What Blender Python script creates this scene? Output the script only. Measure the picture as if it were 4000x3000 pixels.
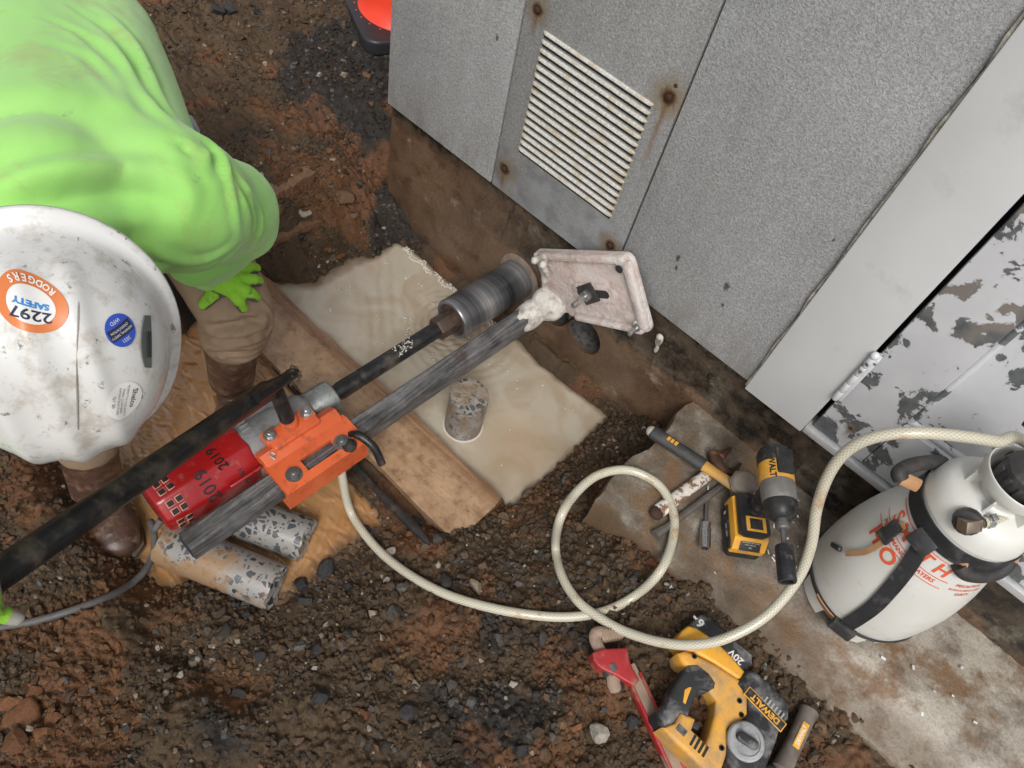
import bpy, bmesh, math, random
import numpy as np
from mathutils import Vector, Matrix, Quaternion
for o in list(bpy.data.objects): bpy.data.objects.remove(o)
scene = bpy.context.scene
COL = scene.collection
random.seed(7); RNG = np.random.default_rng(11)

# ------------------------------------------------------------------ camera
FPX = 3000.0                                   # focal length in photo pixels (4000 wide)
_d = np.array([-617., 2037., FPX]); _d /= np.linalg.norm(_d)      # straight down, camera coordinates
_X = -np.array([-8022., -6977., FPX]); _X -= (_X @ _d) * _d; _X /= np.linalg.norm(_X)   # along the wall
_Z = -_d; _Y = np.cross(_Z, _X)
RC = np.stack([_X, _Y, _Z])                    # world = RC @ camera(x right, y down, z forward)
CP = np.array([0., 0., 1.5])
def ray(u, v):
    return RC @ np.array([u - 2000., v - 1500., FPX])
def N2(u, v, z):                               # photo pixel -> point on the level z
    r = ray(u, v); t = (z - CP[2]) / r[2]; return Vector(CP + t * r)
def NY(u, v, y):                               # photo pixel -> point on the wall plane y
    r = ray(u, v); t = (y - CP[1]) / r[1]; return Vector(CP + t * r)
S = 4000 / 2212.
def P(u, v, z): return N2(u * S, v * S, z)
def PW(u, v, y=1.25): return NY(u * S, v * S, y)

cam = bpy.data.cameras.new('camera'); camo = bpy.data.objects.new('camera', cam); COL.objects.link(camo)
cam.sensor_width = 36.0; cam.lens = FPX / 4000 * 36.0; cam.clip_start = 0.02; cam.clip_end = 500
right = RC @ np.array([1, 0, 0]); up = RC @ np.array([0, -1, 0]); back = RC @ np.array([0, 0, -1])
camo.matrix_world = Matrix(((right[0], up[0], back[0], CP[0]), (right[1], up[1], back[1], CP[1]), (right[2], up[2], back[2], CP[2]), (0, 0, 0, 1)))
scene.camera = camo

# ------------------------------------------------------------------ light (overcast)
SUN_EL, SUN_ROT = math.radians(58), math.radians(200)
world = bpy.data.worlds.new('World'); scene.world = world; world.use_nodes = True
nt = world.node_tree; nt.nodes.clear()
wo = nt.nodes.new('ShaderNodeOutputWorld'); wb = nt.nodes.new('ShaderNodeBackground'); ws = nt.nodes.new('ShaderNodeTexSky')
ws.sky_type = 'NISHITA'; ws.sun_disc = False; ws.sun_elevation = SUN_EL; ws.sun_rotation = SUN_ROT
ws.air_density = 1.0; ws.dust_density = 4.0; ws.ozone_density = 1.0
wh = nt.nodes.new('ShaderNodeHueSaturation'); wh.inputs['Saturation'].default_value = 0.22
nt.links.new(ws.outputs[0], wh.inputs['Color']); nt.links.new(wh.outputs[0], wb.inputs[0]); nt.links.new(wb.outputs[0], wo.inputs[0])
wb.inputs[1].default_value = 0.125
sl = bpy.data.lights.new('sun', 'SUN'); sl.energy = 1.5; sl.angle = math.radians(22); sl.color = (1.0, 0.975, 0.94)
so = bpy.data.objects.new('sun', sl); COL.objects.link(so)
# light comes from the photographer's right, high up
sd = Vector((0.38, -0.52, 0.80)).normalized()
so.rotation_euler = (-sd).to_track_quat('-Z', 'Y').to_euler()
ws.sun_elevation = math.asin(sd.z); ws.sun_rotation = math.atan2(sd.x, sd.y)
scene.view_settings.view_transform = 'Standard'; scene.view_settings.look = 'None'
scene.view_settings.exposure = 0.36; scene.view_settings.gamma = 1.0; scene.view_settings.use_curve_mapping = False
scene.render.engine = 'CYCLES'; scene.render.resolution_x = 1024; scene.render.resolution_y = 768
scene.cycles.max_bounces = 8; scene.cycles.use_denoising = True

# ------------------------------------------------------------------ helpers: noise
def _hash(ix, iy, seed):
    h = (ix.astype(np.int64) * 374761393 + iy.astype(np.int64) * 668265263 + seed * 974634777) & 0xffffffff
    h = ((h ^ (h >> 13)) * 1274126177) & 0xffffffff
    return ((h ^ (h >> 16)) & 0xffff) / 65535.0
def vnoise(x, y, seed=0):
    ix = np.floor(x); iy = np.floor(y); fx = x - ix; fy = y - iy
    fx = fx * fx * (3 - 2 * fx); fy = fy * fy * (3 - 2 * fy)
    a = _hash(ix, iy, seed); b = _hash(ix + 1, iy, seed); c = _hash(ix, iy + 1, seed); d = _hash(ix + 1, iy + 1, seed)
    return (a * (1 - fx) + b * fx) * (1 - fy) + (c * (1 - fx) + d * fx) * fy
def fbm(x, y, octv=4, seed=0, lac=2.03, gain=0.5):
    s = 0; a = 1; t = 0
    for k in range(octv):
        s = s + a * vnoise(x + 17.3 * k, y - 9.1 * k, seed + k); t += a; a *= gain; x = x * lac; y = y * lac
    return s / t
def worley(x, y, seed=0):
    ix = np.floor(x); iy = np.floor(y); best = np.full(np.shape(x), 9.0)
    for dx in (-1, 0, 1):
        for dy in (-1, 0, 1):
            cx = ix + dx; cy = iy + dy
            px = cx + _hash(cx, cy, seed); py = cy + _hash(cx, cy, seed + 77)
            best = np.minimum(best, (px - x) ** 2 + (py - y) ** 2)
    return np.sqrt(best)
def sstep(a, b, x):
    t = np.clip((x - a) / (b - a), 0, 1); return t * t * (3 - 2 * t)

# ------------------------------------------------------------------ helpers: materials
class NB:
    def __init__(s, name):
        s.m = bpy.data.materials.new(name); s.m.use_nodes = True; s.t = s.m.node_tree; s.t.nodes.clear()
        s.out = s.n('ShaderNodeOutputMaterial'); s.b = s.n('ShaderNodeBsdfPrincipled'); s.t.links.new(s.b.outputs[0], s.out.inputs[0])
        s.tc = s.n('ShaderNodeTexCoord'); s.co = s.tc.outputs['Object']
    def n(s, t): return s.t.nodes.new(t)
    def l(s, a, b): s.t.links.new(a, b)
    def val(s, inp, v):
        if isinstance(v, (int, float)): inp.default_value = v
        elif isinstance(v, (tuple, list)): inp.default_value = (*v, 1) if len(v) == 3 and inp.type == 'RGBA' else v
        else: s.l(v, inp)
    def map(s, scale=(1, 1, 1), loc=(0, 0, 0), rot=(0, 0, 0), co=None):
        m = s.n('ShaderNodeMapping'); m.inputs['Scale'].default_value = scale; m.inputs['Location'].default_value = loc; m.inputs['Rotation'].default_value = rot
        s.l(co or s.co, m.inputs[0]); return m.outputs[0]
    def noise(s, scale, detail=4, rough=0.55, co=None, dist=0.0):
        n = s.n('ShaderNodeTexNoise'); n.inputs['Scale'].default_value = scale; n.inputs['Detail'].default_value = detail
        n.inputs['Roughness'].default_value = rough; n.inputs['Distortion'].default_value = dist
        s.l(co or s.co, n.inputs['Vector']); return n.outputs[0]
    def vor(s, scale, feature='F1', out='Distance', co=None, rnd=1.0):
        n = s.n('ShaderNodeTexVoronoi'); n.feature = feature; n.inputs['Scale'].default_value = scale; n.inputs['Randomness'].default_value = rnd
        s.l(co or s.co, n.inputs['Vector']); return n.outputs[out]
    def ramp(s, fac, stops, interp='LINEAR'):
        r = s.n('ShaderNodeValToRGB'); cr = r.color_ramp; cr.interpolation = interp
        while len(cr.elements) < len(stops): cr.elements.new(0.5)
        for e, (p, c) in zip(cr.elements, stops):
            e.position = p; e.color = (*c, 1) if not isinstance(c, (int, float)) else (c, c, c, 1)
        s.l(fac, r.inputs[0]); return r.outputs[0]
    def mix(s, f, a, b, mode='MIX'):
        m = s.n('ShaderNodeMix'); m.data_type = 'RGBA'; m.blend_type = mode
        s.val(m.inputs['Factor'], f); s.val(m.inputs['A'], a); s.val(m.inputs['B'], b); return m.outputs['Result']
    def math(s, op, a, b=0.0, c=0.0, clamp=False):
        m = s.n('ShaderNodeMath'); m.operation = op; m.use_clamp = clamp
        s.val(m.inputs[0], a); s.val(m.inputs[1], b); s.val(m.inputs[2], c); return m.outputs[0]
    def sep(s, co=None):
        x = s.n('ShaderNodeSeparateXYZ'); s.l(co or s.co, x.inputs[0]); return x.outputs
    def attr(s, name):
        a = s.n('ShaderNodeAttribute'); a.attribute_name = name; return a.outputs
    def bump(s, h, strength=0.3, dist=0.01):
        b = s.n('ShaderNodeBump'); b.inputs['Strength'].default_value = strength; b.inputs['Distance'].default_value = dist
        s.l(h, b.inputs['Height']); s.l(b.outputs[0], s.b.inputs['Normal']); return b
    def set(s, **k):
        for kk, v in k.items(): s.val(s.b.inputs[kk.replace('_', ' ')], v)
        return s.m
MUD = (0.11, 0.070, 0.042); DUST = (0.34, 0.29, 0.24)
def pmat(name, c, c2=None, scale=30, rough=0.5, metal=0.0, bump=0.1, bscale=120, bdist=0.002, dirt=0.45, dirt_c=MUD, dscale=22, spec=0.5, coat=0.0, rvar=0.15):
    """a used surface: base colour with drift, dirt in patches, fine relief"""
    b = NB(name)
    c2 = c2 or tuple(x * 0.72 for x in c)
    col = b.mix(b.ramp(b.noise(scale, 5), [(0.35, 0), (0.7, 1)]), c, c2)
    r = b.math('MULTIPLY_ADD', b.noise(scale * 2.3, 3), rvar, rough - rvar * 0.5)
    mt = metal
    if dirt > 0:
        d = b.math('MULTIPLY', b.ramp(b.noise(dscale, 8, 0.68), [(0.60 - 0.22 * dirt, 0), (0.78 - 0.22 * dirt, 1)]), min(1.0, 0.45 + dirt * 0.6))
        col = b.mix(d, col, b.mix(b.noise(90, 2), dirt_c, tuple(x * 0.6 for x in dirt_c)))
        r = b.math('ADD', r, b.math('MULTIPLY', d, 0.3), clamp=True)
        if metal > 0: mt = b.math('MULTIPLY', b.math('SUBTRACT', 1.0, d), metal)
    b.set(Base_Color=col, Roughness=r, Metallic=mt, Specular_IOR_Level=spec, Coat_Weight=coat)
    if bump: b.bump(b.noise(bscale, 6, 0.6), bump, bdist)
    return b.m

# ------------------------------------------------------------------ helpers: objects and meshes
def tag(o, label=None, cat=None, group=None, kind=None):
    if label: o['label'] = label
    if cat: o['category'] = cat
    if group: o['group'] = group
    if kind: o['kind'] = kind
    return o
def link(o, parent=None):
    COL.objects.link(o)
    if parent is not None:
        o.parent = parent; o.matrix_parent_inverse = WM[parent.name].inverted()
    return o
WM = {}
def empty(name, loc, label, cat, group=None):
    o = bpy.data.objects.new(name, None); COL.objects.link(o); o.empty_display_size = 0.05
    o.location = loc; WM[o.name] = Matrix.Translation(Vector(loc)); return tag(o, label, cat, group)
def newobj(name, me, mat, parent=None, smooth=True):
    """a mesh object whose vertices are in world coordinates"""
    if mat is not None:
        me.materials.clear()
        for m in (mat if isinstance(mat, (list, tuple)) else [mat]): me.materials.append(m)
    if smooth == 'auto':
        me.polygons.foreach_set('use_smooth', [True] * len(me.polygons)); 
        try: me.set_sharp_from_angle(angle=math.radians(38))
        except Exception: pass
    else: me.polygons.foreach_set('use_smooth', [bool(smooth)] * len(me.polygons))
    o = bpy.data.objects.new(name, me); link(o, parent); WM[o.name] = Matrix.Identity(4)
    return o
def pydata(name, v, f):
    me = bpy.data.meshes.new(name); me.from_pydata([tuple(p) for p in v], [], f); me.update(); return me
def fastmesh(name, V, F):
    """V (n,3) array, F (m,k) array of equal sized faces"""
    me = bpy.data.meshes.new(name); V = np.asarray(V, np.float32); F = np.asarray(F, np.int32); k = F.shape[1]
    me.vertices.add(len(V)); me.vertices.foreach_set('co', V.ravel())
    me.loops.add(F.size); me.loops.foreach_set('vertex_index', F.ravel())
    me.polygons.add(len(F)); me.polygons.foreach_set('loop_start', np.arange(0, F.size, k, dtype=np.int32)); me.polygons.foreach_set('loop_total', np.full(len(F), k, np.int32))
    me.update(calc_edges=True); me.validate(); return me
def set_color(me, rgb, name='Col'):
    a = me.color_attributes.new(name, 'FLOAT_COLOR', 'POINT'); d = np.ones((len(rgb), 4), np.float32); d[:, :3] = rgb; a.data.foreach_set('color', d.ravel())
class MB:
    """collects shapes into one bmesh"""
    def __init__(s): s.bm = bmesh.new()
    def _add(s, fn, M=None, bevel=0, seg=2):
        t = bmesh.new(); fn(t)
        if bevel: bmesh.ops.bevel(t, geom=list(t.edges), offset=bevel, segments=seg, profile=0.5, affect='EDGES', clamp_overlap=True)
        if M is not None: t.transform(M)
        me = bpy.data.meshes.new('tmp'); t.to_mesh(me); t.free(); s.bm.from_mesh(me); bpy.data.meshes.remove(me); return s
    def box(s, c, size, M=None, bevel=0.0, seg=2, rot=None):
        def fn(t):
            bmesh.ops.create_cube(t, size=1.0)
            for v in t.verts: v.co = Vector((v.co.x * size[0], v.co.y * size[1], v.co.z * size[2]))
        T = Matrix.Translation(Vector(c))
        if rot is not None: T = T @ rot.to_4x4()
        return s._add(fn, (M @ T) if M is not None else T, bevel, seg)
    def cyl(s, a, b, r1, r2=None, n=24, M=None, bevel=0.0, cap=True):
        a = Vector(a); b = Vector(b); r2 = r1 if r2 is None else r2; d = b - a; L = d.length
        def fn(t):
            bmesh.ops.create_cone(t, cap_ends=cap, cap_tris=False, segments=n, radius1=r1, radius2=r2, depth=L)
            if bevel:
                es = [e for e in t.edges if len(e.link_faces) == 2 and any(len(f.verts) > 4 for f in e.link_faces)]
                bmesh.ops.bevel(t, geom=es, offset=bevel, segments=2, profile=0.5, affect='EDGES', clamp_overlap=True)
        T = Matrix.Translation((a + b) / 2) @ d.to_track_quat('Z', 'Y').to_matrix().to_4x4()
        return s._add(fn, (M @ T) if M is not None else T)
    def lathe(s, prof, M=None, n=48, cap=True):
        """prof: [(r, z)...] around local z"""
        def fn(t):
            rings = []
            for r, z in prof:
                rings.append([t.verts.new((r * math.cos(2 * math.pi * i / n), r * math.sin(2 * math.pi * i / n), z)) for i in range(n)])
            for a, b in zip(rings, rings[1:]):
                for i in range(n): t.faces.new((a[i], a[(i + 1) % n], b[(i + 1) % n], b[i]))
            if cap: t.faces.new(rings[0][::-1]); t.faces.new(rings[-1])
            bmesh.ops.recalc_face_normals(t, faces=t.faces)
        return s._add(fn, M)
    def sweep(s, pts, r, n=12, M=None, cap=True, flat=1.0, upv=None):
        """tube along points; r number or list; flat squashes across the up vector"""
        pts = [Vector(p) for p in pts]; m = len(pts); rr = r if isinstance(r, (list, tuple, np.ndarray)) else [r] * m
        def fn(t):
            prev = None; rings = []
            for i, p in enumerate(pts):
                d = (pts[min(i + 1, m - 1)] - pts[max(i - 1, 0)]).normalized()
                if upv is not None: sx = d.cross(Vector(upv)).normalized()
                elif prev is None: sx = d.orthogonal().normalized()
                else: sx = (prev - d * prev.dot(d)).normalized()
                prev = sx; sy = d.cross(sx)
                rings.append([t.verts.new(p + (sx * math.cos(2 * math.pi * k / n) + sy * math.sin(2 * math.pi * k / n) * flat) * rr[i]) for k in range(n)])
            for a, b in zip(rings, rings[1:]):
                for i in range(n): t.faces.new((a[i], a[(i + 1) % n], b[(i + 1) % n], b[i]))
            if cap: t.faces.new(rings[0][::-1]); t.faces.new(rings[-1])
            bmesh.ops.recalc_face_normals(t, faces=t.faces)
        return s._add(fn, M)
    def prism(s, poly, z0, z1, M=None, bevel=0.0, seg=2):
        """polygon (x, y) extruded along local z"""
        def fn(t):
            a = [t.verts.new((p[0], p[1], z0)) for p in poly]; b = [t.verts.new((p[0], p[1], z1)) for p in poly]; n = len(poly)
            fs = [t.faces.new(a[::-1]), t.faces.new(b)]
            for i in range(n): t.faces.new((a[i], a[(i + 1) % n], b[(i + 1) % n], b[i]))
            bmesh.ops.recalc_face_normals(t, faces=t.faces)
            if bevel:
                es = [e for e in t.edges if any(len(f.verts) == n and abs(f.normal.z) > .9 for f in e.link_faces)]
                bmesh.ops.bevel(t, geom=es, offset=bevel, segments=seg, profile=0.6, affect='EDGES', clamp_overlap=True)
        return s._add(fn, M)
    def ell(s, c, r, M=None, sub=3, rot=None):
        def fn(t):
            bmesh.ops.create_icosphere(t, subdivisions=sub, radius=1.0)
            for v in t.verts: v.co = Vector((v.co.x * r[0], v.co.y * r[1], v.co.z * r[2]))
        T = Matrix.Translation(Vector(c))
        if rot is not None: T = T @ rot.to_4x4()
        return s._add(fn, (M @ T) if M is not None else T)
    def strip(s, L, Rr, thick=0.002, M=None):
        """a band between two polylines, given a thickness"""
        L = [Vector(p) for p in L]; Rr = [Vector(p) for p in Rr]
        def fn(t):
            n = len(L); nor = []
            for i in range(n):
                d = L[min(i + 1, n - 1)] - L[max(i - 1, 0)]; nor.append(d.cross(Rr[i] - L[i]).normalized() * thick)
            a = [t.verts.new(p) for p in L]; b = [t.verts.new(p) for p in Rr]
            c = [t.verts.new(p + q) for p, q in zip(L, nor)]; d = [t.verts.new(p + q) for p, q in zip(Rr, nor)]
            for i in range(n - 1):
                t.faces.new((a[i], a[i + 1], b[i + 1], b[i])); t.faces.new((c[i], d[i], d[i + 1], c[i + 1]))
                t.faces.new((a[i], c[i], c[i + 1], a[i + 1])); t.faces.new((b[i], b[i + 1], d[i + 1], d[i]))
            t.faces.new((a[0], b[0], d[0], c[0])); t.faces.new((a[-1], c[-1], d[-1], b[-1]))
            bmesh.ops.recalc_face_normals(t, faces=t.faces)
        return s._add(fn, M)
    def mesh(s, name='m', xf=None):
        me = bpy.data.meshes.new(name); s.bm.to_mesh(me); s.bm.free()
        if xf is not None: me.transform(xf)
        return me
    def build(s, name, mat, parent=None, smooth='auto', xf=None):
        return newobj(name, s.mesh(name, xf), mat, parent, smooth)
def frame(o, x, z=None, y=None):
    """matrix with origin o, local x along x, local z near z"""
    x = Vector(x).normalized()
    if z is not None:
        z = Vector(z); z = (z - x * z.dot(x)).normalized(); y = z.cross(x)
    else:
        y = Vector(y); y = (y - x * y.dot(x)).normalized(); z = x.cross(y)
    o = Vector(o)
    return Matrix(((x.x, y.x, z.x, o.x), (x.y, y.y, z.y, o.y), (x.z, y.z, z.z, o.z), (0, 0, 0, 1)))
def spline(pts, per=8):
    """Catmull-Rom through points"""
    pts = [Vector(p) for p in pts]; out = []
    q = [pts[0] * 2 - pts[1]] + pts + [pts[-1] * 2 - pts[-2]]
    for i in range(1, len(q) - 2):
        for k in range(per):
            t = k / per; a, b, c, d = q[i - 1], q[i], q[i + 1], q[i + 2]
            out.append(0.5 * ((2 * b) + (c - a) * t + (2 * a - 5 * b + 4 * c - d) * t * t + (3 * b - a - 3 * c + d) * t ** 3))
    out.append(pts[-1]); return out
_fontcache = {}
def text_geo(txt, size, spacing=1.0, bold=0.0, sub=0):
    """letters as a flat triangle mesh centred on the origin: (verts, faces)"""
    cu = bpy.data.curves.new('txt', 'FONT'); cu.body = txt; cu.size = size; cu.align_x = 'CENTER'; cu.align_y = 'CENTER'; cu.space_character = spacing; cu.offset = bold; cu.resolution_u = 3
    o = bpy.data.objects.new('txt', cu); COL.objects.link(o)
    dg = bpy.context.evaluated_depsgraph_get(); me = bpy.data.meshes.new_from_object(o.evaluated_get(dg))
    bpy.data.objects.remove(o); bpy.data.curves.remove(cu)
    bm = bmesh.new(); bm.from_mesh(me); bpy.data.meshes.remove(me); bmesh.ops.triangulate(bm, faces=bm.faces)
    if sub: bmesh.ops.subdivide_edges(bm, edges=[e for e in bm.edges if e.calc_length() > size * 0.25], cuts=sub)
    bmesh.ops.triangulate(bm, faces=bm.faces)
    bm.verts.index_update(); V = [v.co.copy() for v in bm.verts]; F = [tuple(v.index for v in f.verts) for f in bm.faces]; bm.free(); return V, F
def text_on(name, items, fn, mat, parent):
    """items: (text, size, x, y, bold); fn maps (x, y) to a point: one mesh of letters"""
    VV, FF = [], []
    for it in items:
        V, F = text_geo(it[0], it[1], bold=it[4] if len(it) > 4 else 0.0, sub=1); b = len(VV)
        ang = it[5] if len(it) > 5 else 0.0; ca, sa = math.cos(ang), math.sin(ang)
        VV += [fn(p.x * ca - p.y * sa + it[2], p.x * sa + p.y * ca + it[3]) for p in V]; FF += [tuple(i + b for i in f) for f in F]
    return newobj(name, pydata(name, VV, FF), mat, parent, False)
def disc_geo(r0, r1, n=40, rings=4, sx=1.0, sy=1.0):
    V, F = [], []
    for k in range(rings + 1):
        r = r0 + (r1 - r0) * k / rings
        for i in range(n): V.append((r * sx * math.cos(2 * math.pi * i / n), r * sy * math.sin(2 * math.pi * i / n)))
    for k in range(rings):
        for i in range(n):
            a = k * n + i; b = k * n + (i + 1) % n; F.append((a, b, b + n, a + n))
    return V, F
def decal(name, geo, fn, mat, parent):
    V, F = geo; return newobj(name, pydata(name, [fn(x, y) for x, y in V], F), mat, parent, True)
def remesh(mb, voxel, smooth=6, fac=0.5, xf=None):
    """melt the collected shapes into one continuous skin"""
    me = mb.mesh('skin', xf); o = bpy.data.objects.new('skin', me); COL.objects.link(o)
    m = o.modifiers.new('r', 'REMESH'); m.mode = 'VOXEL'; m.voxel_size = voxel
    if smooth:
        q = o.modifiers.new('s', 'SMOOTH'); q.iterations = smooth; q.factor = fac
    dg = bpy.context.evaluated_depsgraph_get(); me2 = bpy.data.meshes.new_from_object(o.evaluated_get(dg))
    bpy.data.objects.remove(o); bpy.data.meshes.remove(me); return me2
# ================================================================== THE SETTING
YW = 1.25                 # face of the foundation
ZB = 0.18                 # underside of the wall panels
WATER = -0.250
# ---- lie of the land
def land(x, y):
    # trench along the foundation
    floor = -0.285 + 0 * x
    fill_hi = np.interp(x, [-0.60, -0.36, -0.20, -0.05, 0.10, 0.6], [-0.285, -0.245, -0.165, -0.075, -0.045, -0.035])
    fill_lo = np.interp(x, [-0.66, -0.52, -0.36, -0.15, 0.10, 0.6], [-0.285, -0.245, -0.175, -0.120, -0.075, -0.04])
    k = sstep(0.50, 0.85, y); fill = fill_lo * (1 - k) + fill_hi * k
    z = np.maximum(floor, fill)
    # pool bed by the wall
    pool = sstep(0.79, 0.83, y) * (1 - sstep(-0.40, -0.31, x)) * sstep(-1.20, -1.13, x)
    z = z * (1 - pool) + (-0.33) * pool
    # strip under the plank
    pl = sstep(0.60, 0.64, y) * (1 - sstep(0.79, 0.82, y)) * (1 - sstep(-0.50, -0.36, x))
    z = z * (1 - pl) + (-0.268) * pl
    # near puddle
    pu = sstep(0.19, 0.27, y) * (1 - sstep(0.56, 0.63, y)) * (1 - sstep(-0.68, -0.53, x + 0.10 * (0.45 - y))) 
    z = z * (1 - pu) + (-0.30) * pu
    # strip of soil between puddle and plank
    st_ = sstep(0.535, 0.565, y + 0.04 * (fbm(x * 14, y * 14, 3, 93) - .5)) * (1 - sstep(0.63, 0.65, y)) * sstep(-0.76, -0.66, x) * (1 - sstep(-0.5, -0.4, x))
    z = z * (1 - st_) + np.maximum(z, -0.232) * st_
    # rim of mud against the foundation
    z = np.where((y > 1.10) & (x > -1.3), np.maximum(z, -0.33 + 0.115 * sstep(1.165, 1.235, y + 0.035 * (fbm(x * 11, y * 9, 3, 91) - .5))), z)
    # near bank
    edge = 0.055 + 0.025 * np.sin(x * 5.0 + 1.0) + 0.03 * (fbm(x * 6, y * 0 + 3.0, 3, 5) - 0.5)
    nb = sstep(edge + 0.09, edge - 0.06, y)
    top = -0.150 + 0.05 * sstep(-0.5, 0.2, x) + 0.05 * sstep(0.02, -0.25, y)
    z = z * (1 - nb) + np.maximum(z, top) * nb
    # shelf (wheel and bucket marks) in front of the bank, seen left of the lying cores
    sh = sstep(0.25, 0.13, y) * sstep(-0.80, -0.64, x)
    z = np.maximum(z, z * (1 - sh) + (-0.195) * sh)
    # left bank and the yard behind
    bx = -1.135 + 0.14 * (fbm(y * 6, x * 6, 4, 9) - 0.5) - 0.10 * sstep(0.95, 0.75, y)
    lb = sstep(bx, bx - 0.30, x)
    lb = lb * lb * (3 - 2 * lb) * 0.6 + lb * 0.4
    yard = -0.02 + 0.05 * sstep(-1.5, -2.2, x)
    z = z * (1 - lb) + yard * lb
    # ground behind and round the building
    bk = sstep(1.27, 1.42, y) * sstep(-1.26, -1.30, x)
    z = z * (1 - bk) + np.maximum(z, -0.02) * bk
    return z
def zones(x, y):
    """masks: dark road planings, orange clay, fine brown"""
    n1 = fbm(x * 5, y * 5, 4, 21); n2 = fbm(x * 9, y * 9, 4, 31)
    dark = sstep(0.46, 0.62, n1 + 0.46 * sstep(-1.85, -1.5, x) * sstep(1.08, 1.34, y + 0.12 * (n2 - .5)) * sstep(-1.22, -1.3, x) + 0.06 * sstep(-0.6, -0.2, x) * sstep(0.75, 0.3, y) - 0.25 * sstep(0.25, 0.0, y) * sstep(-0.5, -0.7, x) - 0.10)
    clay = sstep(0.55, 0.68, n2 + 0.30 * np.exp(-((x + 1.33) / .10) ** 2 - ((y - 1.17) / .16) ** 2) + 0.24 * np.exp(-((y - 0.075 - .03 * np.sin(x * 5)) / .05) ** 2) * sstep(-0.35, -0.5, x) + 0.34 * np.exp(-((x + .62) / .09) ** 2 - ((y + .16) / .07) ** 2) + 0.16 * sstep(.66, .6, y) * sstep(.50, .58, y) * sstep(-.7, -.5, x) + 0.12 * np.exp(-((x + 1.15) / .1) ** 2 - ((y - .86) / .1) ** 2))
    return dark, clay
def detail(x, y, base):
    wet = np.clip((base + 0.235) / 0.05, 0.15, 1)
    d = 0.068 * (fbm(x * 7, y * 7, 3, 2) - 0.5) + 0.026 * (fbm(x * 24, y * 24, 3, 3) - 0.5)
    c = (0.55 - worley(x * 42 + 0.4 * fbm(x * 30, y * 30, 2, 8), y * 42, 4)).clip(0) * 0.026 + (0.55 - worley(x * 95, y * 95, 6)).clip(0) * 0.014
    e = 0.010 * (fbm(x * 120, y * 120, 3, 12) - 0.5)
    smooth = sstep(0.35, 0.65, fbm(x * 4, y * 4, 3, 44))
    return d * (0.4 + 0.6 * wet) + (c * (0.35 + 0.65 * smooth) + e) * wet
xs = np.concatenate([-np.geomspace(60, 2.9, 26), np.arange(-2.8, -1.5, 0.0075), np.arange(-1.5, 0.62, 0.0042), np.arange(0.63, 1.6, 0.011), np.geomspace(1.7, 60, 22)])
ys = np.concatenate([-np.geomspace(60, 1.35, 24), np.arange(-1.3, -0.34, 0.0095), np.arange(-0.34, 1.262, 0.0042), np.arange(1.27, 2.3, 0.0085), np.geomspace(2.4, 60, 24)])
GX, GY = np.meshgrid(xs, ys, indexing='ij')
GB = land(GX, GY); GZ = GB + detail(GX, GY, GB)
inb = (GX > -1.25) & (GY > YW + 0.02)          # under the building
GZ = np.where(inb, -0.34, GZ)
slabm = (GX > -0.14) & (GY > 0.89); GZ = np.where(slabm, np.minimum(GZ, -0.06), GZ)
def ground_z(x, y):
    i = np.clip(np.searchsorted(xs, x), 1, len(xs) - 1); j = np.clip(np.searchsorted(ys, y), 1, len(ys) - 1)
    return GZ[i, j]
def gz(x, y): return float(ground_z(np.array([x]), np.array([y]))[0])
nx, ny = len(xs), len(ys)
idx = np.arange(nx * ny).reshape(nx, ny)
GF = np.stack([idx[:-1, :-1], idx[1:, :-1], idx[1:, 1:], idx[:-1, 1:]], -1).reshape(-1, 4)
gme = fastmesh('ground', np.stack([GX, GY, GZ], -1).reshape(-1, 3), GF)
dk, cl = zones(GX, GY)
def soil_rgb(x, y, dk, cl):
    brown = np.array([0.056, 0.037, 0.021]); tan = np.array([0.106, 0.070, 0.040]); dark = np.array([0.026, 0.025, 0.024]); clay = np.array([0.150, 0.070, 0.034])
    t = fbm(x * 14, y * 14, 4, 51)[..., None]
    c = brown * (1 - t) + tan * t
    c = c * (1 - 0.9 * dk[..., None]) + dark * 0.9 * dk[..., None]
    return c * (1 - 0.85 * cl[..., None]) + clay * 0.85 * cl[..., None]
set_color(gme, soil_rgb(GX, GY, dk, cl).reshape(-1, 3))
b = NB('soil')
ac = b.attr('Col')['Color']
sp = b.noise(260, 3, 0.6)
col = b.mix(0.75, ac, b.ramp(sp, [(0.25, (0.35, 0.34, 0.33)), (0.5, (0.9, 0.9, 0.9)), (0.75, (1.7, 1.65, 1.55))]), 'MULTIPLY')
fl = b.ramp(b.vor(330), [(0.0, 1), (0.10, 1), (0.14, 0)]); keep = b.ramp(b.noise(60, 2), [(0.56, 0), (0.62, 1)])
col = b.mix(b.math('MULTIPLY', fl, keep), col, (0.36, 0.32, 0.27))
col = b.mix(b.math('MULTIPLY', b.ramp(b.noise(38, 5, 0.7), [(0.60, 0), (0.72, 1)]), .6), col, (0.14, 0.070, 0.034))
wetm = b.ramp(b.sep()[2], [(0.0, 1), (1.0, 1)])
zc = b.math('MULTIPLY_ADD', b.sep()[2], 8.0, 2.15, clamp=True)      # 0 at the water line, 1 well above it
col = b.mix(zc, b.mix(1.0, col, (0.62, 0.60, 0.58), 'MULTIPLY'), col)
rg = b.math('MULTIPLY_ADD', zc, 0.22, b.math('MULTIPLY_ADD', b.noise(55, 4), 0.5, 0.02), clamp=True)
b.set(Base_Color=col, Roughness=rg, Specular_IOR_Level=0.22); b.bump(b.noise(420, 5, 0.7), 0.7, 0.005)
SOIL = b.m
ground = newobj('ground', gme, SOIL, None, True); tag(ground, kind='structure')

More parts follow.
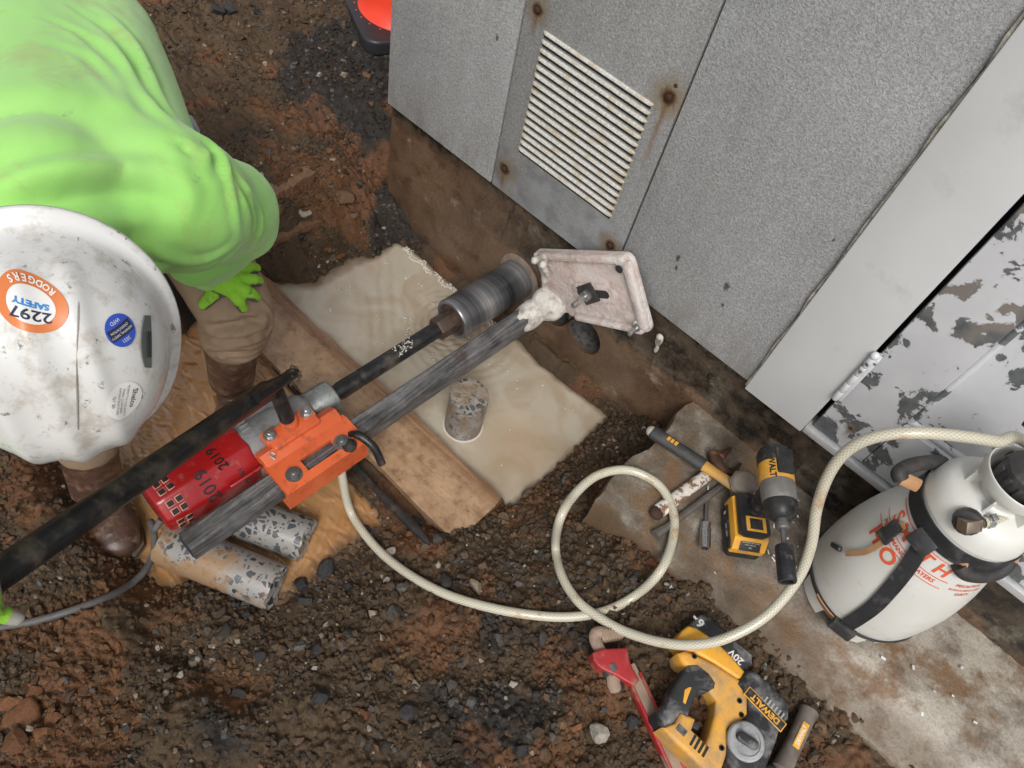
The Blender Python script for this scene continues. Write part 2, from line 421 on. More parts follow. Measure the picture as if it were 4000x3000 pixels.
# ---- loose stones and clods
def rock(seed, sub=1, flat=0.75, rough=0.35):
    t = bmesh.new(); bmesh.ops.create_icosphere(t, subdivisions=sub, radius=1.0); r = np.random.default_rng(seed)
    dirs = r.normal(size=(11, 3)); dirs /= np.linalg.norm(dirs, axis=1)[:, None]; cut = r.uniform(0.38, 0.85, 11)
    V = np.array([v.co[:] for v in t.verts]); F = np.array([[v.index for v in f.verts] for f in t.faces])
    for d, c in zip(dirs, cut):
        e = V @ d - c; V = V - np.where(e > 0, e, 0)[:, None] * d
    V *= 1 + rough * 0.25 * r.normal(size=(len(V), 1)) * 0.5
    V[:, 2] *= flat; t.free(); return V, F
small = [rock(100 + k, 1, 0.8) for k in range(6)]; tiny = []
for k in range(8):
    r = np.random.default_rng(300 + k); t = bmesh.new(); bmesh.ops.create_icosphere(t, subdivisions=1, radius=1.0)
    bmesh.ops.delete(t, geom=[], context='VERTS'); V = np.array([v.co[:] for v in t.verts]); F = np.array([[v.index for v in f.verts] for f in t.faces]); t.free()
    # 12-vertex stones: icosahedron
    t = bmesh.new(); bmesh.ops.create_icosphere(t, subdivisions=0 + 1, radius=1.0); t.free()
    g = (1 + 5 ** .5) / 2
    V = np.array([(-1, g, 0), (1, g, 0), (-1, -g, 0), (1, -g, 0), (0, -1, g), (0, 1, g), (0, -1, -g), (0, 1, -g), (g, 0, -1), (g, 0, 1), (-g, 0, -1), (-g, 0, 1)]) / 1.9
    F = np.array([(0, 11, 5), (0, 5, 1), (0, 1, 7), (0, 7, 10), (0, 10, 11), (1, 5, 9), (5, 11, 4), (11, 10, 2), (10, 7, 6), (7, 1, 8), (3, 9, 4), (3, 4, 2), (3, 2, 6), (3, 6, 8), (3, 8, 9), (4, 9, 5), (2, 4, 11), (6, 2, 10), (8, 6, 7), (9, 8, 1)])
    V = V * (1 + 0.30 * r.normal(size=V.shape)) * np.array([1.15, 0.95, 0.8]); tiny.append((V, F))
def rotm(n, rng):
    q = rng.normal(size=(n, 4)); q /= np.linalg.norm(q, axis=1)[:, None]; w, x, y, z = q.T
    return np.stack([1 - 2 * (y * y + z * z), 2 * (x * y - z * w), 2 * (x * z + y * w), 2 * (x * y + z * w), 1 - 2 * (x * x + z * z), 2 * (y * z - x * w), 2 * (x * z - y * w), 2 * (y * z + x * w), 1 - 2 * (x * x + y * y)], -1).reshape(n, 3, 3)
PAL = np.array([[0.034, 0.033, 0.033], [0.078, 0.054, 0.036], [0.098, 0.064, 0.040], [0.050, 0.044, 0.039], [0.135, 0.080, 0.044], [0.15, 0.066, 0.030], [0.24, 0.19, 0.14], [0.31, 0.28, 0.235], [0.085, 0.078, 0.072]])
def stone_cols(n, dk, cl, rng, pale=0.05):
    w = np.tile(np.array([0.05, 0.34, 0.34, 0.12, 0.09, 0.03, pale * .5, pale * .5, 0.05]), (n, 1))
    w[:, 0] += 1.4 * dk; w[:, 3] += 0.6 * dk; w[:, 8] += 0.5 * dk; w[:, 5] += 0.8 * cl; w[:, 4] += 0.5 * cl
    w /= w.sum(1)[:, None]; c = np.cumsum(w, 1); k = (rng.random((n, 1)) > c).sum(1).clip(0, len(PAL) - 1)
    own = (rng.random((n, 1)) < 0.22) | (k[:, None] >= 6)
    return np.where(own, PAL[k], PAL[k] * 0.28 + 0.72 * np.array([0.064, 0.043, 0.025]) * (1 - 0.55 * dk[:, None]) + 0.5 * cl[:, None] * np.array([0.05, 0.014, 0.0])) * rng.uniform(0.75, 1.25, (n, 1))
def dry(x, y, s=0.0):
    """false where something stands or water lies"""
    z = land(x, y)
    ok = (z > WATER - 0.004) & ~((x > -1.26) & (y > YW - 0.012)) & ~((x > -0.155) & (y > 0.862))
    ok &= ~((y > 0.605) & (y < 0.81) & (x < -0.43) & (x > -1.3))
    return ok
b = NB('loose_stone'); ac = b.attr('Col')['Color']
col = b.mix(0.6, ac, b.ramp(b.noise(210, 4, 0.65), [(0.3, (0.45, 0.43, 0.41)), (0.7, (1.5, 1.5, 1.5))]), 'MULTIPLY')
b.set(Base_Color=col, Roughness=b.math('MULTIPLY_ADD', b.noise(70, 3), 0.5, 0.20), Specular_IOR_Level=0.24); b.bump(b.noise(500, 4, 0.7), 0.7, 0.004)
STONE = b.m
def scatter(n, lo, hi, shapes, rng, boxes, sink=0.25, flat=0.7, pale=0.05):
    X, Y = [], []
    for (x0, x1, y0, y1, w) in boxes:
        m = int(n * w); x = rng.uniform(x0, x1, m * 2); y = rng.uniform(y0, y1, m * 2)
        k = dry(x, y) & (rng.random(m * 2) < 0.25 + 0.75 * sstep(0.35, 0.6, fbm(x * 7, y * 7, 3, 61))); X.append(x[k][:m]); Y.append(y[k][:m])
    X = np.concatenate(X); Y = np.concatenate(Y); n = len(X)
    s = lo * (hi / lo) ** (rng.random(n) ** 2.2)
    dk, cl = zones(X, Y); C = stone_cols(n, dk, cl, rng, pale); Z = ground_z(X, Y) + s * (1 - sink * 2) * 0.5
    R = rotm(n, rng); which = rng.integers(0, len(shapes), n); VV, FF, CC = [], [], []; off = 0
    for k, (V, F) in enumerate(shapes):
        q = np.where(which == k)[0]
        if len(q) == 0: continue
        v = np.einsum('nij,vj->nvi', R[q], V) * s[q][:, None, None]; v[:, :, 2] *= flat
        v += np.stack([X[q], Y[q], Z[q]], -1)[:, None, :]
        VV.append(v.reshape(-1, 3)); f = F[None] + (np.arange(len(q)) * len(V))[:, None, None] + off; FF.append(f.reshape(-1, 3)); off += len(q) * len(V)
        CC.append(np.repeat(C[q], len(V), 0))
    return np.concatenate(VV), np.concatenate(FF), np.concatenate(CC)
BOX2 = [(-1.6, 0.6, -0.95, -0.28, 0.8), (0.5, 1.3, -0.3, 0.85, 0.3)]
BOX = [(-2.6, -1.3, 0.75, 2.2, 0.32), (-1.4, -0.35, -0.30, 0.24, 0.22), (-0.62, 0.50, 0.02, 0.88, 0.36), (-0.45, -0.1, 0.80, 1.24, 0.05), (-1.5, -1.1, 0.6, 1.25, 0.10)]
V, F, Cc = scatter(44000, 0.0020, 0.0085, tiny, np.random.default_rng(5), BOX, pale=0.035)
V2, F2, C2 = scatter(5000, 0.003, 0.010, tiny, np.random.default_rng(15), BOX2, pale=0.03); F = np.concatenate([F, F2 + len(V)]); V = np.concatenate([V, V2]); Cc = np.concatenate([Cc, C2])
me = fastmesh('gravel', V, F); set_color(me, Cc); gr = newobj('gravel', me, STONE, None, False); tag(gr, 'loose dark gravel and soil crumbs covering the dug ground', 'gravel', kind='stuff')
V, F, Cc = scatter(5600, 0.006, 0.019, small, np.random.default_rng(6), BOX, sink=.32, flat=.85, pale=0.008)
me = fastmesh('clods', V, F); set_color(me, Cc); gr = newobj('soil_clods', me, STONE, None, 'auto'); tag(gr, 'wet brown clods and small stones strewn over the dug ground', 'clods', kind='stuff')
def big_stone(x, y, s, colr, seed, flat=0.7, sx=1.0):
    V, F = rock(seed, 2 if s < .03 else 3, 1.0, 0.25); r = np.random.default_rng(seed + 1); R = rotm(1, r)[0]
    q = V / np.linalg.norm(V, axis=1)[:, None]; V = V * (1 + (0.22 if s < .03 else 0.5) * (fbm(q[:, 0] * 2.5 + seed, q[:, 1] * 2.5 + q[:, 2] * 1.7, 4, seed % 97) - .5))[:, None]
    V = V @ R.T * s; V[:, 2] *= flat; V[:, 0] *= sx; a = r.uniform(0, 6.28); ca, sa = math.cos(a), math.sin(a)
    V = V @ np.array([[ca, sa, 0], [-sa, ca, 0], [0, 0, 1]]); V += np.array([x, y, gz(x, y) + s * flat * 0.45])
    me = fastmesh('stone', V, F); set_color(me, np.tile(np.array(colr) * r.uniform(.85, 1.15), (len(V), 1)))
    return newobj('stone', me, STONE, ground, s >= .03)
rs = np.random.default_rng(8)
# stones that can be picked out in the photograph: (pixel u, v, radius, palette index)
for k, (u, v, s, c) in enumerate([(602, 418, .024, 4), (655, 416, .018, 7), (640, 437, .022, 0), (648, 425, .014, 6), (745, 535, .030, 4), (710, 600, .016, 5), (735, 590, .018, 5), (770, 560, .022, 4), (790, 170, .018, 4), (765, 88, .014, 6), (470, 30, .030, 0), (500, 22, .026, 0), (690, 165, .012, 7), (575, 140, .012, 7), (635, 325, .014, 6), (555, 30, .018, 0),
        (265, 945, .030, 0), (815, 1010, .024, 6), (785, 1150, .022, 3), (845, 1195, .014, 7), (705, 1235, .024, 0), (650, 1265, .022, 0), (660, 1300, .018, 0), (530, 1330, .016, 0), (750, 1270, .016, 0), (1055, 1310, .015, 8), (820, 1440, .019, 4), (690, 1405, .018, 0), (885, 1545, .020, 0), (755, 1375, .016, 3), (690, 1505, .022, 0), (610, 1240, .016, 8), (575, 1225, .018, 0), (1290, 1580, .026, 7), (1310, 1470, .016, 4), (1335, 1480, .018, 0), (1360, 1560, .018, 0), (850, 1325, .022, 3), (1030, 1270, .020, 6), (960, 1260, .020, 0), (900, 1130, .018, 0), (945, 1165, .016, 3), (1160, 1015, .016, 0), (1140, 1070, .020, 2), (1090, 1120, .018, 2), (1500, 920, .016, 0), (1470, 915, .014, 3), (1445, 900, .015, 0), (45, 1545, .034, 5), (90, 1590, .024, 5), (30, 1600, .026, 5), (70, 1500, .022, 5), (20, 1520, .026, 5), (110, 1560, .018, 5), (60, 1620, .020, 5), (480, 1370, .020, 3), (560, 1420, .018, 0), (520, 1500, .016, 0), (430, 1290, .012, 3), (650, 1400, .016, 8), (1000, 1200, .016, 2), (870, 1270, .018, 8), (1045, 1225, .018, 2), (1240, 1420, .014, 2), (1170, 1380, .016, 3), (1400, 1430, .014, 4), (1210, 1560, .014, 4), (1130, 1620, .018, 0), (960, 1500, .016, 3), (1010, 1420, .015, 2)]):
    z = -0.1
    for it in range(4): p = P(u, v, z); z = gz(p.x, p.y)
    big_stone(p.x, p.y, s, PAL[c], 900 + k, flat=0.75 if c != 5 else .5, sx=rs.uniform(0.85, 1.3))
for k in range(150):
    for tr in range(50):
        bx = BOX[rs.choice(4, p=[0.2, 0.2, 0.55, 0.05])]; x = rs.uniform(bx[0], bx[1]); y = rs.uniform(bx[2], bx[3])
        if dry(np.array([x]), np.array([y]))[0]: break
    dkk, cll = zones(np.array([x]), np.array([y])); big_stone(x, y, rs.uniform(.008, .015), stone_cols(1, dkk, cll, rs, .012)[0], 2000 + k, flat=0.8, sx=rs.uniform(.85, 1.3))

# ---- water
def water(name, x0, x1, y0, y1, step, mat, amp, rings, label):
    X, Y = np.meshgrid(np.arange(x0, x1, step), np.arange(y0, y1, step), indexing='ij')
    Z = np.zeros_like(X)
    for (cx, cy, rad, wl, a, ang) in rings:
        d = np.hypot(X - cx, Y - cy); w = np.exp(-(d / rad) ** 2)
        if ang is None: Z += a * w * np.sin(d / wl * 6.283 + 3 * fbm(X * 20, Y * 20, 2, 3))
        else: Z += a * w * np.sin((X * math.cos(ang) + Y * math.sin(ang)) / wl * 6.283 + 5.5 * fbm(X * 13, Y * 13, 3, 7))
    Z = WATER + Z + amp * (fbm(X * 60, Y * 60, 2, 9) - .5)
    n, m = X.shape; I = np.arange(n * m).reshape(n, m)
    me = fastmesh(name, np.stack([X, Y, Z], -1).reshape(-1, 3), np.stack([I[:-1, :-1], I[1:, :-1], I[1:, 1:], I[:-1, 1:]], -1).reshape(-1, 4))
    bb = land(X, Y); dep = WATER - (bb + detail(X, Y, bb)); set_color(me, np.repeat(np.clip(dep / 0.045, 0, 1).reshape(-1, 1), 3, 1))      # how deep the water is
    o = newobj(name, me, mat, None, True); return tag(o, kind='structure')
b = NB('slurry_water')
col = b.mix(b.ramp(b.noise(7, 4, 0.5, dist=1.2), [(0.40, 0), (0.62, 1)]), (0.40, 0.350, 0.275), (0.34, 0.275, 0.195))
warm = b.math('MULTIPLY', b.ramp(b.vor(1.0, co=b.map(loc=(0.50, -0.93, 0.25), scale=(1, 1, 1))), [(0, 1), (1, 0)]), 0.0)
g = b.n('ShaderNodeTexGradient'); g.gradient_type = 'SPHERICAL'; b.l(b.map(scale=(5.5, 7, 1), loc=(2.53, -6.7, 0)), g.inputs[0])
col = b.mix(b.math('MULTIPLY', g.outputs[1], 0.75, clamp=True), col, (0.33, 0.215, 0.115))
dp = b.ramp(b.math('ADD', b.attr('Col')['Fac'], b.math('MULTIPLY_ADD', b.noise(38, 4), .5, -.25)), [(0.0, 0), (0.75, 1)]); col = b.mix(dp, (0.13, 0.088, 0.056), col)
b.set(Base_Color=col, Roughness=0.03, Specular_IOR_Level=1.0); b.bump(b.noise(22, 3, 0.5, dist=0.8), 0.10, 0.012); SLURRY = b.m
b = NB('clay_water')
col = b.mix(b.ramp(b.noise(9, 3, 0.5, dist=1.0), [(0.35, 0), (0.7, 1)]), (0.37, 0.205, 0.092), (0.31, 0.150, 0.052))
dp = b.ramp(b.math('ADD', b.attr('Col')['Fac'], b.math('MULTIPLY_ADD', b.noise(38, 4), .5, -.25)), [(0.0, 0), (0.6, 1)]); col = b.mix(dp, (0.10, 0.060, 0.033), col)
b.set(Base_Color=col, Roughness=0.03, Specular_IOR_Level=0.9); b.bump(b.noise(1.0, 1, 0.4, co=b.map(scale=(16, 34, 1), rot=(0, 0, .7)), dist=0.6), 0.5, 0.03); CLAYW = b.m
pool = water('slurry_pool', -1.34, -0.24, 0.795, 1.246, 0.005, SLURRY, 0.0006, [(-0.86, 1.10, .085, .020, .0035, None), (-0.80, 1.12, .16, .028, .0016, None), (-1.0, 1.02, .20, .035, .0008, 0.9), (-1.12, .98, .03, .012, .001, None)], '')
pud = water('clay_puddle', -1.45, -0.40, 0.03, 0.66, 0.005, CLAYW, 0.0010, [(-0.98, 0.36, .20, .016, .0011, 2.3), (-0.96, 0.40, .22, .023, .0010, 1.2), (-0.84, 0.48, .16, .019, .0009, 1.9), (-0.62, 0.42, .12, .017, .0011, 0.6), (-0.58, 0.33, .08, .014, .0009, 0.2)], '')
# foam and bubbles on the pool
b = NB('foam'); b.set(Base_Color=(0.50, 0.46, 0.40), Roughness=0.2); FOAM = b.m
V, F = small[0]; 
def bubbles():
    r = np.random.default_rng(4); t = bmesh.new(); bmesh.ops.create_icosphere(t, subdivisions=1, radius=1.0)
    SV = np.array([v.co[:] for v in t.verts]); SF = np.array([[v.index for v in f.verts] for f in t.faces]); t.free()
    pts = []
    for k in range(34):
        cx = r.uniform(-1.15, -0.62); cy = r.uniform(0.83, 1.17)
        for j in range(r.integers(1, 9)): pts.append((cx + r.normal() * .007, cy + r.normal() * .007, r.uniform(.0012, .0042)))
    for k in range(620):                              # foam line along the wall
        s = r.random(); pts.append((-1.16 + 0.42 * s, 1.197 + 0.006 * math.sin(s * 40) + abs(r.normal()) * .009, r.uniform(.0012, .0042)))
    for k in range(12): pts.append((r.uniform(-.72, -.35), r.uniform(.86, 1.17), r.uniform(.002, .0042)))
    VV = np.concatenate([SV * np.array([s, s, s * .55]) + np.array([x, y, WATER + .001]) for x, y, s in pts]); FF = np.concatenate([SF + i * len(SV) for i in range(len(pts))])
    return VV, FF
V, F = bubbles(); o = newobj('foam_bubbles', fastmesh('foam', V, F), FOAM, None, True); tag(o, 'pale foam bubbles floating on the slurry pool', 'foam', kind='stuff')

# ---- foundation, walls, vent, door
bld = empty('utility_building', (-0.3, YW, 0), 'grey textured panel building with vent and peeling white door', 'building')
holes = [(-0.757, -0.062), (-0.634, -0.074), (-0.518, -0.082)]
def foundation():
    x = np.concatenate([[-1.283], np.arange(-1.272, 0.98, 0.011), [3.2]]); z = np.concatenate([[-0.60], np.arange(-0.36, ZB - 0.012, 0.011), [ZB - 0.004]])
    X, Z = np.meshgrid(x, z, indexing='ij')
    D = 0.004 * (fbm(X * 7, Z * 9, 4, 71) - .5) + 0.0022 * (fbm(X * 40, Z * 40, 3, 72) - .5)
    D += 0.010 * sstep(0.035, 0.012, Z + 0.012 * (fbm(X * 9, Z * 0, 3, 74) - .5)) * sstep(-0.55, -0.4, X)           # cast step at the old soil line
    crack = np.exp(-((X + 0.838 + (0.15 - Z) * 0.12 + 0.01 * (fbm(Z * 30, Z * 0, 2, 75) - .5)) / 0.008) ** 2) * sstep(0.0, 0.03, Z); D -= 0.012 * crack
    for hx, hz in holes: D *= 1 - np.exp(-(((X - hx) ** 2 + (Z - hz) ** 2) / 0.08 ** 2) ** 2) * 0.7
    n, m = X.shape; V = np.stack([X, YW - D, Z], -1).reshape(-1, 3); V2 = V.copy(); V2[:, 1] = YW + 0.30
    I = np.arange(n * m).reshape(n, m); F = np.stack([I[:-1, :-1], I[1:, :-1], I[1:, 1:], I[:-1, 1:]], -1).reshape(-1, 4).tolist(); o = n * m
    corner = [int(I[0, 0]), int(I[-1, 0]), int(I[-1, -1]), int(I[0, -1])]
    ring = list(I[:, 0]) + list(I[-1, 1:]) + list(I[::-1, -1][1:]) + list(I[0, ::-1][1:-1]); ring = [int(k) for k in ring]
    VV = V.tolist() + [V2[k].tolist() for k in ring]; N = len(ring)
    for i in range(N): F.append([ring[i], o + i, o + (i + 1) % N, ring[(i + 1) % N]])
    F.append([o + i for i in range(N)])
    me = pydata('foundation', VV, F); bm = bmesh.new(); bm.from_mesh(me); bmesh.ops.recalc_face_normals(bm, faces=bm.faces); bm.to_mesh(me); bm.free()
    ob = bpy.data.objects.new('f', me); COL.objects.link(ob); cs = []
    for hx, hz in holes:
        c = MB().cyl((hx, YW - .1, hz), (hx + .012, YW + 0.22, hz), 0.0585, n=48).mesh('c'); co_ = bpy.data.objects.new('c', c); COL.objects.link(co_); cs.append(co_)
        md = ob.modifiers.new('b', 'BOOLEAN'); md.operation = 'DIFFERENCE'; md.object = co_; md.solver = 'EXACT'
    dg = bpy.context.evaluated_depsgraph_get(); out = bpy.data.meshes.new_from_object(ob.evaluated_get(dg))
    for c in cs + [ob]: bpy.data.objects.remove(c)
    return out
b = NB('stained_foundation'); xyz = b.sep()
n1 = b.noise(5, 6, 0.6); n2 = b.noise(22, 6, 0.65); n3 = b.noise(160, 3)
clayc = b.mix(b.ramp(n1, [(0.35, 0), (0.65, 1)]), (0.098, 0.060, 0.037), (0.175, 0.112, 0.070))
clayc = b.mix(b.ramp(b.noise(13, 6, 0.7), [(0.50, 0), (0.66, 1)]), clayc, (0.075, 0.043, 0.026))
clayc = b.mix(b.ramp(b.noise(9, 6, 0.7, co=b.map(loc=(3, 1, 2))), [(0.60, 0), (0.74, 1)]), clayc, (0.33, 0.27, 0.21))
clayc = b.mix(b.ramp(b.noise(30, 5, 0.7, co=b.map(loc=(7, 1, 2))), [(0.60, 0), (0.72, 1)]), clayc, (0.17, 0.075, 0.028))
upc = b.mix(b.ramp(n2, [(0.42, 0), (0.64, 1)]), (0.020, 0.016, 0.013), (0.095, 0.072, 0.050))
upc = b.mix(b.ramp(b.noise(11, 6, 0.7, co=b.map(loc=(1, 4, 2))), [(0.56, 0), (0.72, 1)]), upc, (0.21, 0.20, 0.155))
zz = b.math('ADD', xyz[2], b.math('MULTIPLY_ADD', b.noise(8, 5, 0.6, co=b.map(loc=(2, 2, 2))), 0.16, -0.08))
fz = b.ramp(b.math('MULTIPLY_ADD', zz, 3.0, 0.5), [(0.50, 0), (0.56, 1)])
fx = b.math('MULTIPLY_ADD', xyz[0], 2.2, 2.35, clamp=True)          # dark growth only to the right of the vent
fl_ = b.ramp(b.math('MULTIPLY_ADD', zz, 3.0, 0.5), [(0.86, 0), (0.98, 1)])
f = b.math('MAXIMUM', b.math('MULTIPLY', fz, fx), fl_)
col = b.mix(f, clayc, upc)
col = b.mix(0.5, col, b.ramp(n3, [(0.3, (0.55, 0.55, 0.55)), (0.7, (1.4, 1.4, 1.4))]), 'MULTIPLY')
# bare aggregate inside the cored holes
inside = b.ramp(b.math('MULTIPLY_ADD', xyz[1], 40.0, -40 * (YW + 0.006)), [(0.0, 0), (0.6, 1)])
agg = b.mix(b.ramp(b.vor(48), [(0.36, 1), (0.42, 0)]), b.ramp(b.noise(90, 4), [(0.35, (0.070, 0.066, 0.060)), (0.65, (0.105, 0.10, 0.092))]), (0.052, 0.052, 0.053))
col = b.mix(1.0, col, (0.80, 0.78, 0.76), 'MULTIPLY'); col = b.mix(inside, col, agg)
b.set(Base_Color=col, Roughness=b.math('MULTIPLY_ADD', n2, 0.5, 0.06), Specular_IOR_Level=0.5); b.bump(b.noise(130, 6, 0.65), 0.35, 0.003); FND = b.m
newobj('foundation', foundation(), FND, bld, 'auto')

b = NB('grey_panel'); xyz = b.sep()
wave = b.noise(250, 3, 0.5, dist=0.8); col = b.ramp(wave, [(0.34, (0.245, 0.247, 0.247)), (0.5, (0.325, 0.328, 0.33)), (0.66, (0.41, 0.413, 0.415))])
str_ = b.noise(1.0, 5, 0.6, co=b.map(scale=(26, 26, 2.2))); col = b.mix(0.35, col, b.ramp(str_, [(0.3, (0.78, 0.77, 0.75)), (0.65, (1.08, 1.08, 1.08))]), 'MULTIPLY')
drift = b.noise(3.2, 4, 0.6); col = b.mix(0.55, col, b.ramp(drift, [(0.3, (0.78, 0.78, 0.77)), (0.7, (1.15, 1.15, 1.15))]), 'MULTIPLY')
low = b.math('MULTIPLY', b.ramp(b.math('SUBTRACT', xyz[2], ZB), [(0.0, 1), (0.16, 0)]), b.ramp(b.noise(20, 5, 0.7, co=b.map(scale=(1, 1, 0.3))), [(0.42, 0), (0.62, 1)]))
col = b.mix(b.math('MULTIPLY', low, 0.55), col, (0.17, 0.15, 0.125))
for (u_, v_, rr_) in ((2850, 1108, .011), (2660, 998, .008), (2835, 1180, .006), (1957, 140, .007), (3268, 925, .004), (2655, 1035, .006)):
    sp_ = NY(u_, v_, YW); dx_ = b.math('SUBTRACT', xyz[0], sp_.x); dz_ = b.math('MULTIPLY', b.math('SUBTRACT', xyz[2], sp_.z), .55)
    dd_ = b.math('MULTIPLY', b.math('SQRT', b.math('ADD', b.math('MULTIPLY', dx_, dx_), b.math('MULTIPLY', dz_, dz_))), b.math('MULTIPLY_ADD', b.noise(130, 4), 2.2, 0.1)); col = b.mix(b.math('MULTIPLY', b.ramp(b.math('DIVIDE', dd_, rr_), [(0.4, 1), (0.9, 0)]), .85), col, (0.05, 0.045, 0.04))
b.set(Base_Color=col, Roughness=0.62, Specular_IOR_Level=0.35); b.bump(wave, 0.5, 0.003); PANEL = b.m
def rusty(b, col, spots, co):
    x, y, z = co
    for (sx, sz, r, run) in spots:
        dx = b.math('SUBTRACT', x, sx); dz = b.math('SUBTRACT', z, sz)
        d = b.math('SQRT', b.math('ADD', b.math('MULTIPLY', dx, dx), b.math('MULTIPLY', dz, dz)))
        nz = b.math('MULTIPLY_ADD', b.noise(90, 4), 0.9, 0.55)
        d = b.math('MULTIPLY', d, nz)
        col = b.mix(b.ramp(b.math('DIVIDE', d, r * 2.6), [(0.3, 0.85), (1.0, 0.0)]), col, (0.20, 0.15, 0.09))
        drip = b.math('MULTIPLY', b.ramp(b.math('MULTIPLY', b.math('ABSOLUTE', b.math('ADD', dx, b.math('MULTIPLY_ADD', b.noise(30, 2), .012, -.006))), nz), [(0.002, 1), (0.009, 0)]), b.math('MULTIPLY', b.ramp(b.math('DIVIDE', b.math('MULTIPLY', dz, -1.0), run), [(0.0, 0.9), (0.6, 0.5), (1.0, 0.0)]), b.math('LESS_THAN', dz, 0.0)))
        col = b.mix(drip, col, (0.16, 0.085, 0.03))
        col = b.mix(b.ramp(b.math('DIVIDE', d, r), [(0.5, 1), (1.0, 0)]), col, (0.055, 0.018, 0.006))
    return col
BOLTS = [(-0.868, 0.661, .017, .07), (-0.529, 0.662, .022, .19), (-0.869, 0.249, .019, .08), (-0.532, 0.258, .018, .05)]
b = NB('vent_panel'); xyz = b.sep()
wave = b.noise(250, 3, 0.5, dist=0.8)
col = b.ramp(wave, [(0.34, (0.205, 0.206, 0.204)), (0.5, (0.27, 0.272, 0.27)), (0.66, (0.35, 0.352, 0.35))])
str_ = b.noise(1.0, 5, 0.6, co=b.map(scale=(26, 26, 2.2))); col = b.mix(0.45, col, b.ramp(str_, [(0.3, (0.70, 0.69, 0.66)), (0.65, (1.08, 1.08, 1.08))]), 'MULTIPLY')
# worn smooth patch under the vent and grime round the slots
bare = b.math('MULTIPLY', b.ramp(xyz[2], [(0.30, 1), (0.335, 0)]), b.ramp(b.noise(14, 5, 0.65), [(0.38, 0), (0.5, 1)]))
col = b.mix(b.math('MULTIPLY', bare, 0.8), col, b.ramp(b.noise(25, 4), [(0.4, (0.19, 0.195, 0.205)), (0.6, (0.29, 0.30, 0.315))]))
tanst = b.math('MULTIPLY', b.ramp(b.math('ABSOLUTE', b.math('ADD', xyz[0], 0.845)), [(0.012, 1), (0.03, 0)]), b.ramp(xyz[2], [(0.20, 1), (0.33, 0.2), (0.36, 0)]))
col = b.mix(b.math('MULTIPLY', tanst, b.ramp(b.noise(35, 5, 0.7, co=b.map(scale=(1, 1, .3))), [(0.4, 0), (0.6, 1)])), col, (0.27, 0.22, 0.15))
col = rusty(b, col, BOLTS, xyz)
b.set(Base_Color=col, Roughness=0.6, Specular_IOR_Level=0.35); b.bump(wave, 0.4, 0.003); VENTP = b.m
JT = 0.0022
def panel(x0, x1, mat, name, z0=ZB, z1=2.45):
    return MB().box(((x0 + x1) / 2, YW + 0.012, (z0 + z1) / 2), (x1 - x0 - 2 * JT, 0.05, z1 - z0), bevel=0.0022, seg=2).build(name, mat, bld)
panel(-1.290, -0.901, PANEL, 'wall_panel'); panel(-0.499, -0.094, PANEL, 'wall_panel')
vent = panel(-0.901, -0.499, VENTP, 'vent_panel')
for x in (1.27, 1.675, 2.08): panel(x, x + 0.405, PANEL, 'wall_panel')
b = NB('joint_shadow'); b.set(Base_Color=(0.02, 0.02, 0.02), Roughness=0.9); DARK = b.m
MB().box((0.6, YW + 0.17, 1.33), (3.75, 0.22, 2.24)).build('wall_core', DARK, bld)
MB().box((-1.265, YW + 1.02, 1.315), (0.05, 1.9, 2.27), bevel=.003).build('side_panel', PANEL, bld)
MB().box((0.6, YW + 0.98, 2.52), (3.95, 2.3, 0.09), bevel=.006).build('roof', PANEL, bld)
# louvres pressed out of the vent panel
b = NB('louvre_metal'); col = b.ramp(b.noise(240, 3, 0.6), [(0.35, (0.36, 0.345, 0.30)), (0.65, (0.54, 0.53, 0.50))])
col = b.mix(b.ramp(b.noise(26, 4, 0.7), [(0.50, 0), (0.68, 1)]), col, (0.36, 0.29, 0.18)); ex = b.math('ABSOLUTE', b.math('ADD', b.sep()[0], 0.697))
col = b.mix(b.math('MULTIPLY', b.ramp(ex, [(0.132, 0), (0.146, 1)]), 0.8), col, (0.30, 0.20, 0.09))
b.set(Base_Color=col, Roughness=0.5); b.bump(b.noise(240, 3), 0.25, 0.002); LOUV = b.m
YP = YW + 0.012 - 0.025
for k in range(16):
    zt = 0.629 - k * 0.0196; x0, x1 = -0.842, -0.553
    prof = [(0.001, 0.0034), (-0.0018, 0.0031), (-0.0038, 0.0018), (-0.0051, -0.0004), (-0.0056, -0.0028), (-0.0050, -0.0033), (-0.0038, -0.0019), (-0.002, -0.0008), (0.001, -0.0004)]
    V, F, n = [], [], len(prof); ts = [(0.0, 0.15), (0.0025, 0.62), (0.007, 0.92), (0.013, 1.0)]
    stations = [(x0 + a, s) for a, s in ts] + [(x1 - a, s) for a, s in ts[::-1]]
    for (xx, s) in stations:
        for (py, pz) in prof: V.append((xx, YP + min(py * s, py if py > 0 else 0), zt + pz * (0.6 + 0.4 * s)))
    for i in range(len(stations) - 1):
        for j in range(n): F.append((i * n + j, i * n + (j + 1) % n, (i + 1) * n + (j + 1) % n, (i + 1) * n + j))
    F.append(tuple(range(n))); F.append(tuple((len(stations) - 1) * n + j for j in range(n))[::-1])
    me = pydata('louvre', V, F); bm = bmesh.new(); bm.from_mesh(me); bmesh.ops.recalc_face_normals(bm, faces=bm.faces); bm.to_mesh(me); bm.free()
    newobj('louvre', me, LOUV, vent, 'auto')
    MB().box(((x0 + x1) / 2, YP - 0.0003, zt - 0.0075), (x1 - x0 - 0.008, 0.0012, 0.0084)).build('slot', DARK, vent)
RUST = pmat('rusted_steel', (0.040, 0.016, 0.008), (0.022, 0.010, 0.006), scale=60, rough=0.85, dirt=0, bump=0.5, bscale=200)
